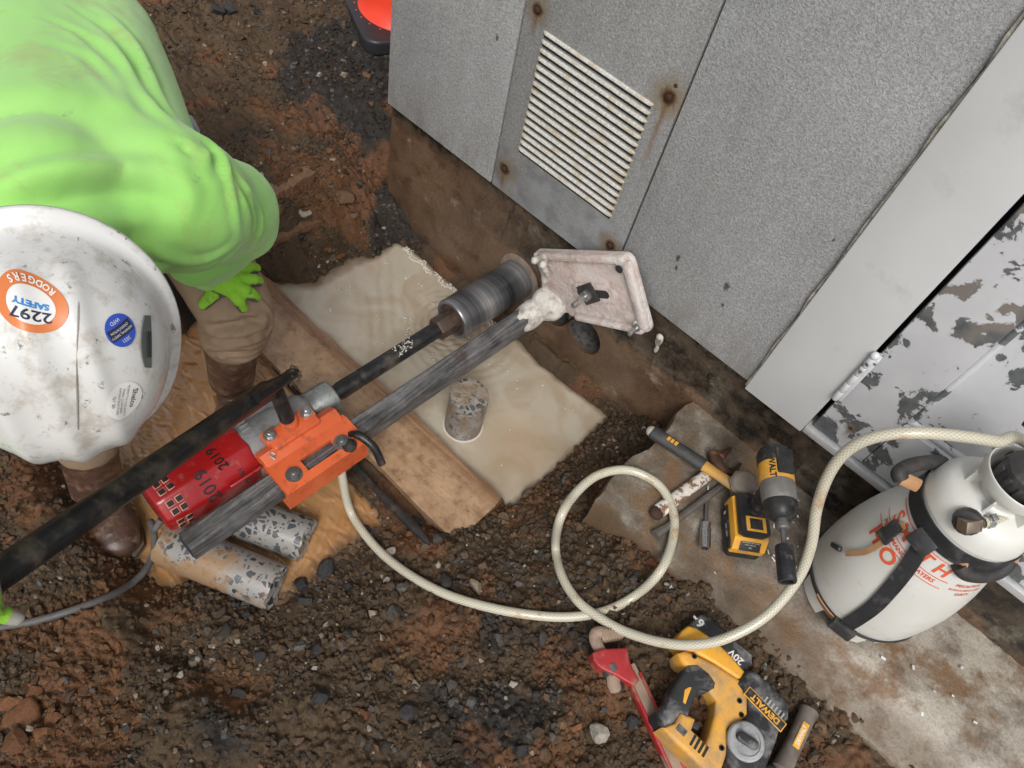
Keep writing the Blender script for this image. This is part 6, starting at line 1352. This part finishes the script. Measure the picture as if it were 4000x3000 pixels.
shirt = cloth('sweatshirt', m, .0065, LIME, lime_folds, 22, LN)
wd = (elL - wrL).normalized(); wq = wrL + wd * .030
MB().lathe(smooth_prof([(.040, -.022), (.044, -.018), (.0445, .0), (.047, .016), (.044, .020)], 3), frame(wq, wd.orthogonal(), wd), 36).build('cuff', LIME, worker)
# --- trousers
b = NB('tan_canvas'); col = b.mix(b.ramp(b.noise(9, 5), [(0.4, 0), (0.7, 1)]), (0.30, 0.215, 0.145), (0.245, 0.17, 0.11))
col = b.mix(b.math('MULTIPLY', b.ramp(b.noise(14, 6, .7), [(0.55, 0), (0.68, 1)]), .7), col, (0.15, 0.085, 0.045))
b.set(Base_Color=col, Roughness=0.85, Specular_IOR_Level=0.2); b.bump(b.noise(500, 2), 0.3, 0.0015); CANV = b.m
m = MB(); hemL, hemR = kneeL.lerp(ankL, .40), kneeR.lerp(ankR, .62)
m.ell(hip, (.14, .14, .13))
limb(m, [hipL, hipL.lerp(kneeL, .55), kneeL, kneeL.lerp(ankL, .28) + Vector((.008, 0, 0)), hemL], [.100, .088, .078, .075, .066]); limb(m, [hipR, hipR.lerp(kneeR, .5), kneeR, kneeR.lerp(ankR, .35), hemR], [.110, .095, .076, .071, .064])
def tan_folds(V, N_):
    return 0.003 * stripes(V, np.array(kneeL - hipL), 9, 23, 3.0) + .0012 * stripes(V, np.array([.7, .5, .25]), 30, 29, 3.5) - .002
LT = [([(405, 690), (450, 705), (510, 700), (560, 690)], -.010, .010), ([(420, 720), (470, 735), (530, 728), (580, 712)], -.011, .009), ([(430, 706), (490, 718), (560, 705)], .006, .008), ([(440, 748), (500, 760), (560, 752), (590, 738)], -.009, .008), ([(500, 680), (540, 690), (585, 700)], -.006, .006), ([(470, 765), (530, 776), (580, 765)], .006, .007), ([(545, 640), (572, 660), (590, 690)], .004, .005)]
cloth('trousers', m, .0055, CANV, tan_folds, 10, LT)
BELT = pmat('dark_belt', (0.012, 0.022, 0.028), dirt=.15, rough=.5)
bd = (hip - chest).normalized(); lat = Vector((.43, .90, 0)).normalized()
wc = hip.lerp(chest, .17)
lp = [P(332, 118, .60), P(345, 150, .59), P(352, 178, .585), P(345, 195, .585)]
MB().sweep(spline(lp, 5), .016, 10, flat=.6).build('belt', BELT, worker)
MB().sweep(spline([P(358, 165, .565), P(374, 178, .565), P(377, 196, .56), P(366, 208, .56), P(362, 194, .57)], 5), .006, 8).build('belt_loop', CANV, worker)
rag = MB().sweep(spline([P(385, 248, .50), P(398, 262, .495), P(408, 280, .49), P(415, 298, .47), P(418, 312, .45)], 5), [.010] * 5 + [.020] * 8 + [.018] * 8, 12, flat=.6)
newobj('rag', remesh(rag, .004, 2), pmat('grey_rag', (0.36, 0.39, 0.41), dirt=.2, bump=.5, bscale=60, rough=.9), worker, True)
# --- boots
b = NB('muddy_leather'); col = b.mix(b.ramp(b.noise(12, 5), [(0.4, 0), (0.65, 1)]), (0.082, 0.043, 0.028), (0.048, 0.026, 0.018))
col = b.mix(b.math('MULTIPLY', b.ramp(b.noise(19, 8, .7), [(0.52, 0), (0.62, 1)]), .8), col, (0.20, 0.125, 0.085))
b.set(Base_Color=col, Roughness=b.math('MULTIPLY_ADD', b.noise(20, 4), .5, .12), Specular_IOR_Level=.55); b.bump(b.noise(70, 5, .65), .4, .003); LEATH = b.m
SOLE = pmat('muddy_sole', (0.12, 0.085, 0.055), (0.055, 0.045, 0.035), scale=30, dirt=.6, dirt_c=(.22, .12, .06), rough=.5, bump=.6)
def boot(ank, toe, top, zf):
    fw = Vector((toe.x - ank.x, toe.y - ank.y, 0)).normalized(); L_ = 0.285; heel = Vector((toe.x, toe.y, zf)) - fw * L_
    M_ = frame(heel, fw, (0, 0, 1)); root = empty('boot', heel, None, None); root.parent = worker; root.matrix_parent_inverse = WM[worker.name].inverted()
    q = MB(); an = M_.inverted() @ ank; tp = M_.inverted() @ top
    for (x, y, z, rx, ry, rz) in ((.045, 0, .055, .045, .040, .045), (.10, 0, .060, .05, .042, .05), (.16, 0, .055, .055, .049, .040), (.215, 0, .050, .052, .052, .036), (.242, 0, .048, .040, .047, .032)): q.ell((x, y, z), (rx, ry, rz), M_)
    chain(q, [M_ @ Vector((.065, 0, .08)), ank, ank.lerp(top, .5), top], [.050, .053, .058, .063], sub=2)
    q.box((.14, 0, .022), (.24, .07, .03), M_)
    me = remesh(q, .0045, 6); n = len(me.vertices); V = np.empty(n * 3, np.float32); me.vertices.foreach_get('co', V); V = V.reshape(-1, 3).astype(float); N_ = np.empty(n * 3, np.float32); me.vertices.foreach_get('normal', N_); N_ = N_.reshape(-1, 3)
    da = np.linalg.norm(V - np.array(ank), axis=1); V += N_ * (.006 * np.exp(-(da / .07) ** 2) * stripes(V, np.array(M_.to_3x3() @ Vector((0, 1, .2))), 18, 41, 4))[:, None]; me.vertices.foreach_set('co', V.astype(np.float32).ravel()); me.update()
    newobj('upper', me, LEATH, root, True)
    out = [(.0, -.022), (.01, -.034), (.06, -.037), (.11, -.036), (.17, -.047), (.225, -.054), (.262, -.048), (.283, -.024), (.287, 0), (.283, .024), (.262, .048), (.225, .054), (.17, .047), (.11, .036), (.06, .037), (.01, .034), (.0, .022)]
    s_ = MB().prism(out, -.012, .014, M_, .004).prism([(p[0] * .985 + .002, p[1] * .93) for p in out], .013, .026, M_, .003); s_.build('sole', SOLE, root); return root
boot(ankR, P(276, 1218, -.25), ankR.lerp(kneeR, .42), -.262)
tl = ankL + Vector((.80, -.60, 0)).normalized() * .20; boot(ankL, Vector((tl.x, tl.y, -.25)), ankL.lerp(kneeL, .42), -.268)
# --- gloves
b = NB('lime_knit'); col = b.mix(b.ramp(b.noise(30, 6, .7), [(0.55, 0), (0.68, 1)]), (0.24, 0.52, 0.03), (0.10, 0.16, 0.03)); b.set(Base_Color=col, Roughness=.85); b.bump(b.noise(420, 2), .4, .0015); KNIT = b.m
DIP = pmat('grey_glove_dip', (0.085, 0.075, 0.060), (0.13, 0.12, 0.10), scale=40, rough=.55, dirt=.3)
DIP2 = pmat('pale_glove_dip', (0.34, 0.33, 0.29), (0.27, 0.26, 0.22), scale=40, rough=.5, dirt=.3)
def glove(wr, palm, fingers, thumb, dipmat, up, tips=False):
    q = MB(); chain(q, [wr, wr.lerp(palm, .5), palm], [.028, .034, .033], sub=2)
    for fg in fingers: 
        q.ell(palm.lerp(fg[0], .6), (.019, .019, .017)); chain(q, fg, [.0135, .0125, .0115, .0100][:len(fg)], sub=2)
    q.ell(palm.lerp(thumb[0], .6), (.018, .018, .016)); chain(q, thumb, [.0155, .0135, .0115][:len(thumb)], sub=2)
    me = remesh(q, .0028, 3); o = newobj('glove', me, [KNIT, dipmat], worker, True); tipsv = [f[-1] for f in fingers] + [thumb[-1]]
    for p in me.polygons:
        if p.normal.dot(up) < -.15 or (tips and min((p.center - t).length for t in tipsv) < .016): p.material_index = 1
    return o
kz = 0.290
pal = P(486, 606, kz + .016)
def fg(*pts): return [P(u, v, z) for u, v, z in pts]
glove(wrL - (elL - wrL).normalized() * -.01, pal, [fg((520, 585, kz + .012), (538, 578, kz + .002), (552, 580, kz - .022)), fg((528, 604, kz + .014), (546, 604, kz + .006), (558, 608, kz - .018)), fg((522, 624, kz + .013), (540, 633, kz + .004), (552, 642, kz - .018)), fg((505, 636, kz + .010), (516, 650, kz), (524, 664, kz - .022))], fg((468, 630, kz - .002), (452, 645, kz - .014), (440, 658, kz - .03)), DIP, Vector((0, 0, 1)))
# right hand closes on the feed lever just outside the frame, a finger along the pipe
gc = pipe_a + dirp * ((outw - pipe_a).length + 0.055)
def around(s_, a, rr=.034):
    e1_ = dirp.cross(Vector((0, 0, 1))).normalized(); e2_ = e1_.cross(dirp); return gc + dirp * s_ + (e1_ * math.cos(a) + e2_ * math.sin(a)) * rr
side = 1 if around(0, 0).x > around(0, math.pi).x else -1
A = (lambda s_, deg, rr=.034: around(s_, math.radians(deg) if side > 0 else math.radians(180 - deg), rr))
glove(wrR, A(.01, 110, .040), [[A(-.034 + .021 * k, 65), A(-.034 + .021 * k, 5), A(-.034 + .021 * k, -60), A(-.034 + .021 * k, -110)] for k in range(1, 4)] + [[A(-.036, 60, .038), P(-14, 1318, .45), P(12, 1330, .435), P(36, 1336, .425)]], [A(-.03, 150), A(-.045, 195), A(-.05, 235)], DIP2, Vector((0.2, -.2, 1)), True)
# --- hard hat
b = NB('scuffed_white_shell'); col = b.mix(b.ramp(b.noise(6, 4), [(0.4, 0), (0.7, 1)]), (0.60, 0.60, 0.585), (0.53, 0.525, 0.50))
sc_ = b.math('MULTIPLY', b.ramp(b.noise(30, 9, .72), [(0.50, 0), (0.64, 1)]), .62); col = b.mix(sc_, col, (0.32, 0.27, 0.21))
sc_ = b.math('MULTIPLY', b.ramp(b.noise(75, 6, .7, co=b.map(loc=(3, 1, 5))), [(0.62, 0), (0.67, 1)]), .75); col = b.mix(sc_, col, (0.07, 0.06, 0.055))
b.set(Base_Color=col, Roughness=.32, Specular_IOR_Level=.5, Coat_Weight=.15); b.bump(b.noise(22, 4), .05, .004); SHELL = b.m
HM = frame(HC, HL, HH)                                # x to wearer's left, y = toward nape or face, z crown
if (HM.to_3x3() @ Vector((0, 1, 0))).dot(HF) < 0: HM = HM @ Matrix.Diagonal((1, -1, 1, 1))
AW, AL, AHt = 0.112, 0.122, 0.126
def hat_pt(th, ph, off=0.0):
    """th around from wearer's left towards the face, ph 0 at the rim, 1 at the crown"""
    e = ph * math.pi / 2; cr = max(math.cos(e), 0.0) ** 0.62; x = AW * cr * math.cos(th); y = AL * cr * math.sin(th) * (1.06 if math.sin(th) > 0 else 1.0); z = AHt * math.sin(e) ** 0.92
    rg_ = 0.0
    for xr in (-.042, 0.0, .042):                    # moulded ridges front to back
        rg_ += .0055 * math.exp(-((x - xr) / .011) ** 2) * float(sstep(.035, .075, np.array(z)))
    gr_ = -.004 * math.exp(-((y + .012) / .006) ** 2) * float(sstep(.02, .06, np.array(z))) * 0
    nrm = Vector((x / AW ** 2, y / AL ** 2, max(z, .0) / AHt ** 2 * 1.0 + .5 * ph)).normalized()
    return HM @ (Vector((x, y, z)) + nrm * (off + rg_))
def hat():
    n, mrow = 144, 60; V, F = [], []
    rows = []
    for j, (k, dz) in enumerate(((1.17, -.010), (1.175, -.006), (1.16, -.003), (1.09, -.001), (1.03, .002))):   # brim
        row = []
        for i in range(n):
            th = 2 * math.pi * i / n; peak = 1 + (.22 * max(0, math.sin(th)) ** 3) * (k - 1) / .17; w = 1 + (k - 1) * (0.65 + .35 * abs(math.sin(th)) ** 2)
            row.append(HM @ Vector((AW * w * math.cos(th) * peak, AL * w * math.sin(th) * peak, dz - .006 * max(0, math.sin(th)) * (k - 1) / .17)))
        rows.append(row)
    for j in range(mrow): rows.append([hat_pt(2 * math.pi * i / n, math.acos(max(.999 * (1 - j / (mrow - 1)), .004) ** (1 / .62)) / (math.pi / 2)) for i in range(n)])
    inner = [[HM @ Vector((AW * s_ * math.cos(2 * math.pi * i / n), AL * s_ * math.sin(2 * math.pi * i / n), z)) for i in range(n)] for s_, z in ((1.09, -.0115), (.97, -.008), (.95, .02), (.80, .060), (.50, .092))]
    rows = inner[::-1] + rows
    for r_ in rows: V += r_
    for j in range(len(rows) - 1):
        for i in range(n): F.append((j * n + i, j * n + (i + 1) % n, (j + 1) * n + (i + 1) % n, (j + 1) * n + i))
    F.append(tuple(range(n))); F.append(tuple((len(rows) - 1) * n + i for i in range(n)))
    me = pydata('hat', V, F); bm = bmesh.new(); bm.from_mesh(me); bmesh.ops.recalc_face_normals(bm, faces=bm.faces); bm.to_mesh(me); bm.free(); return me
hh = newobj('hard_hat', hat(), SHELL, worker, True)
def hat_hit(u, v):
    """(th, ph) of the hat surface under a photo pixel (2212 px wide)"""
    best = None
    for i in range(180):
        th = 2 * math.pi * i / 180
        for j in range(50):
            ph = .03 + .96 * j / 49; p = hat_pt(th, ph); c = RC.T @ (np.array(p) - CP); q = (c[0] / c[2] * FPX + 2000) / S, (c[1] / c[2] * FPX + 1500) / S
            d = math.hypot(q[0] - u, q[1] - v)
            if best is None or d < best[0]:
                if (p - HC).dot(Vector(CP) - p) > -.01: best = (d, th, ph)
    return best[1], best[2]
HMI = HM.inverted()
def hat_over(q, off):
    """point of the shell above q, along the crown axis"""
    l = HMI @ q; th = math.atan2(l.y / (AL * (1.06 if l.y > 0 else 1.0)), l.x / AW); rho = min(math.hypot(l.x / AW, l.y / (AL * (1.06 if l.y > 0 else 1.0))), .995)
    return hat_pt(th, math.acos(rho ** (1 / .62)) / (math.pi / 2), off)
def sticker(u, v):
    th, ph = hat_hit(u, v); p = hat_pt(th, ph); rad = (p - HC); rad = (rad - HH * rad.dot(HH)).normalized()
    n_ = (hat_over(p + rad * .01, 0) - hat_over(p - rad * .01, 0)).cross(hat_over(p + rad.cross(HH) * .01, 0) - hat_over(p - rad.cross(HH) * .01, 0)).normalized()
    if n_.dot(HH) < 0: n_ = -n_
    ty = (HH - n_ * HH.dot(n_)).normalized(); tx = ty.cross(n_)
    def f(x, y, off=.0012, ca=1.0, sa=0.0):
        xx, yy = x * ca - y * sa, x * sa + y * ca
        return hat_over(p + tx * xx + ty * yy, off)
    return f
def rot_to_image(f, deg):
    """turn the sticker so its 'up' points to the given image direction (degrees, 0 right, 90 down)"""
    def im(p): c = RC.T @ (np.array(p) - CP); return np.array([c[0] / c[2], c[1] / c[2]])
    want = np.array([math.cos(math.radians(deg)), math.sin(math.radians(deg))]); b_ = None
    for k in range(72):
        a = k * math.pi / 36; d = im(f(0, .01, ca=math.cos(a), sa=math.sin(a))) - im(f(0, 0)); d /= np.linalg.norm(d)
        if b_ is None or d @ want > b_[0]: b_ = (d @ want, a)
    return math.cos(b_[1]), math.sin(b_[1])
def mk(u, v, deg):
    f = sticker(u, v); ca, sa = rot_to_image(f, deg); return lambda x, y, off=.0012: f(x, y, off, ca, sa)
STW = NB('sticker_white').set(Base_Color=(0.62, 0.62, 0.60), Roughness=.4); STO = NB('sticker_orange').set(Base_Color=(0.55, 0.16, 0.045), Roughness=.4); STB = NB('sticker_blue').set(Base_Color=(0.02, 0.07, 0.42), Roughness=.35)
NAVY = NB('navy_print').set(Base_Color=(0.015, 0.018, 0.05), Roughness=.4); SKY = NB('sky_print').set(Base_Color=(0.03, 0.20, 0.50), Roughness=.4); PALE = NB('pale_print').set(Base_Color=(.66, .64, .60), Roughness=.5)
f = mk(71, 668, 88); R_s = .0285
st = decal('round_sticker', disc_geo(.0, R_s, rings=5), lambda x, y: f(x, y, .0010), STO, hh)
decal('sticker_centre', disc_geo(.0, R_s * .66, rings=4), lambda x, y: f(x, y, .0014), STW, st)
text_on('printed_number', [('2297', .0160, 0, .0085, .0003)], lambda x, y: f(x, y, .0018), NAVY, st)
text_on('printed_text', [('SAFETY', .0082, 0, -.0025, .0004)], lambda x, y: f(x, y, .0018), SKY, st)
arc = [(ch_, .0075, R_s * .83 * math.cos(math.radians(-90 + (k - 3) * 14)), R_s * .83 * math.sin(math.radians(-90 + (k - 3) * 14)), .0002, math.radians((k - 3) * 14)) for k, ch_ in enumerate('RODGERS')]
text_on('printed_text', arc, lambda x, y: f(x, y, .0018), PALE, st)
g_ = mk(257, 716, 55); st2 = decal('round_sticker', disc_geo(0, .0165, rings=4), lambda x, y: g_(x, y, .0010), STB, hh)
decal('sticker_band', ([(-.014, -.006), (-.005, -.006), (.005, -.006), (.014, -.006), (-.014, .006), (-.005, .006), (.005, .006), (.014, .006)], [(0, 1, 5, 4), (1, 2, 6, 5), (2, 3, 7, 6)]), lambda x, y: g_(x, y, .0013), NAVY, st2)
text_on('printed_text', [('GENERAL SAFETY', .0034, 0, .0022), ('ORIENTATION', .0034, 0, -.0024), ('2021', .0052, 0, .0096), ('WFD', .0052, 0, -.0105)], lambda x, y: g_(x, y, .0016), PALE, st2)
k_ = mk(266, 865, -8); st3 = decal('round_sticker', disc_geo(0, .0215, rings=4), lambda x, y: k_(x, y, .0010), STW, hh)
text_on('printed_text', [('Shelco', .0085, -.002, .011, .0002), ('FORSYTH COUNTY', .0040, 0, .0025), ('PARK CLOVERS', .0040, 0, -.0025), ('INFRASTRUCTURE', .0036, 0, -.007), ('Q1 20', .0050, 0, -.0135)], lambda x, y: k_(x, y, .0014), NB('grey_print').set(Base_Color=(.16, .12, .11), Roughness=.5), st3)
# accessory slot on the wearer's left
sl_ = mk(315, 745, 0)
q = MB(); L = [sl_(-.026 + .052 * i / 8, -.004 - .006 * (1 - (2 * i / 8 - 1) ** 2), .001) for i in range(9)]; Rr = [sl_(-.026 + .052 * i / 8, .006, .001) for i in range(9)]; q.strip(L, Rr, .0012); q.build('slot_rim', pmat('green_grey_grime', (.09, .11, .10), dirt=.2), hh)
q = MB(); L = [sl_(-.013 + .026 * i / 6, -.002, .0030) for i in range(7)]; Rr = [sl_(-.013 + .026 * i / 6, .004, .0030) for i in range(7)]; q.strip(L, Rr, .0006); q.build('accessory_slot', DARK, hh)
# seam moulded round the shell
GRIME = pmat('grime_line', (.30, .285, .26), dirt=.4)
pts = [hat_hit(u, v) for u, v in ((176, 505), (166, 660), (163, 800), (170, 930))]
MB().sweep(spline([hat_pt(a_, c_, .0002) for a_, c_ in pts], 6), .0008, 6).build('seam', GRIME, hh)
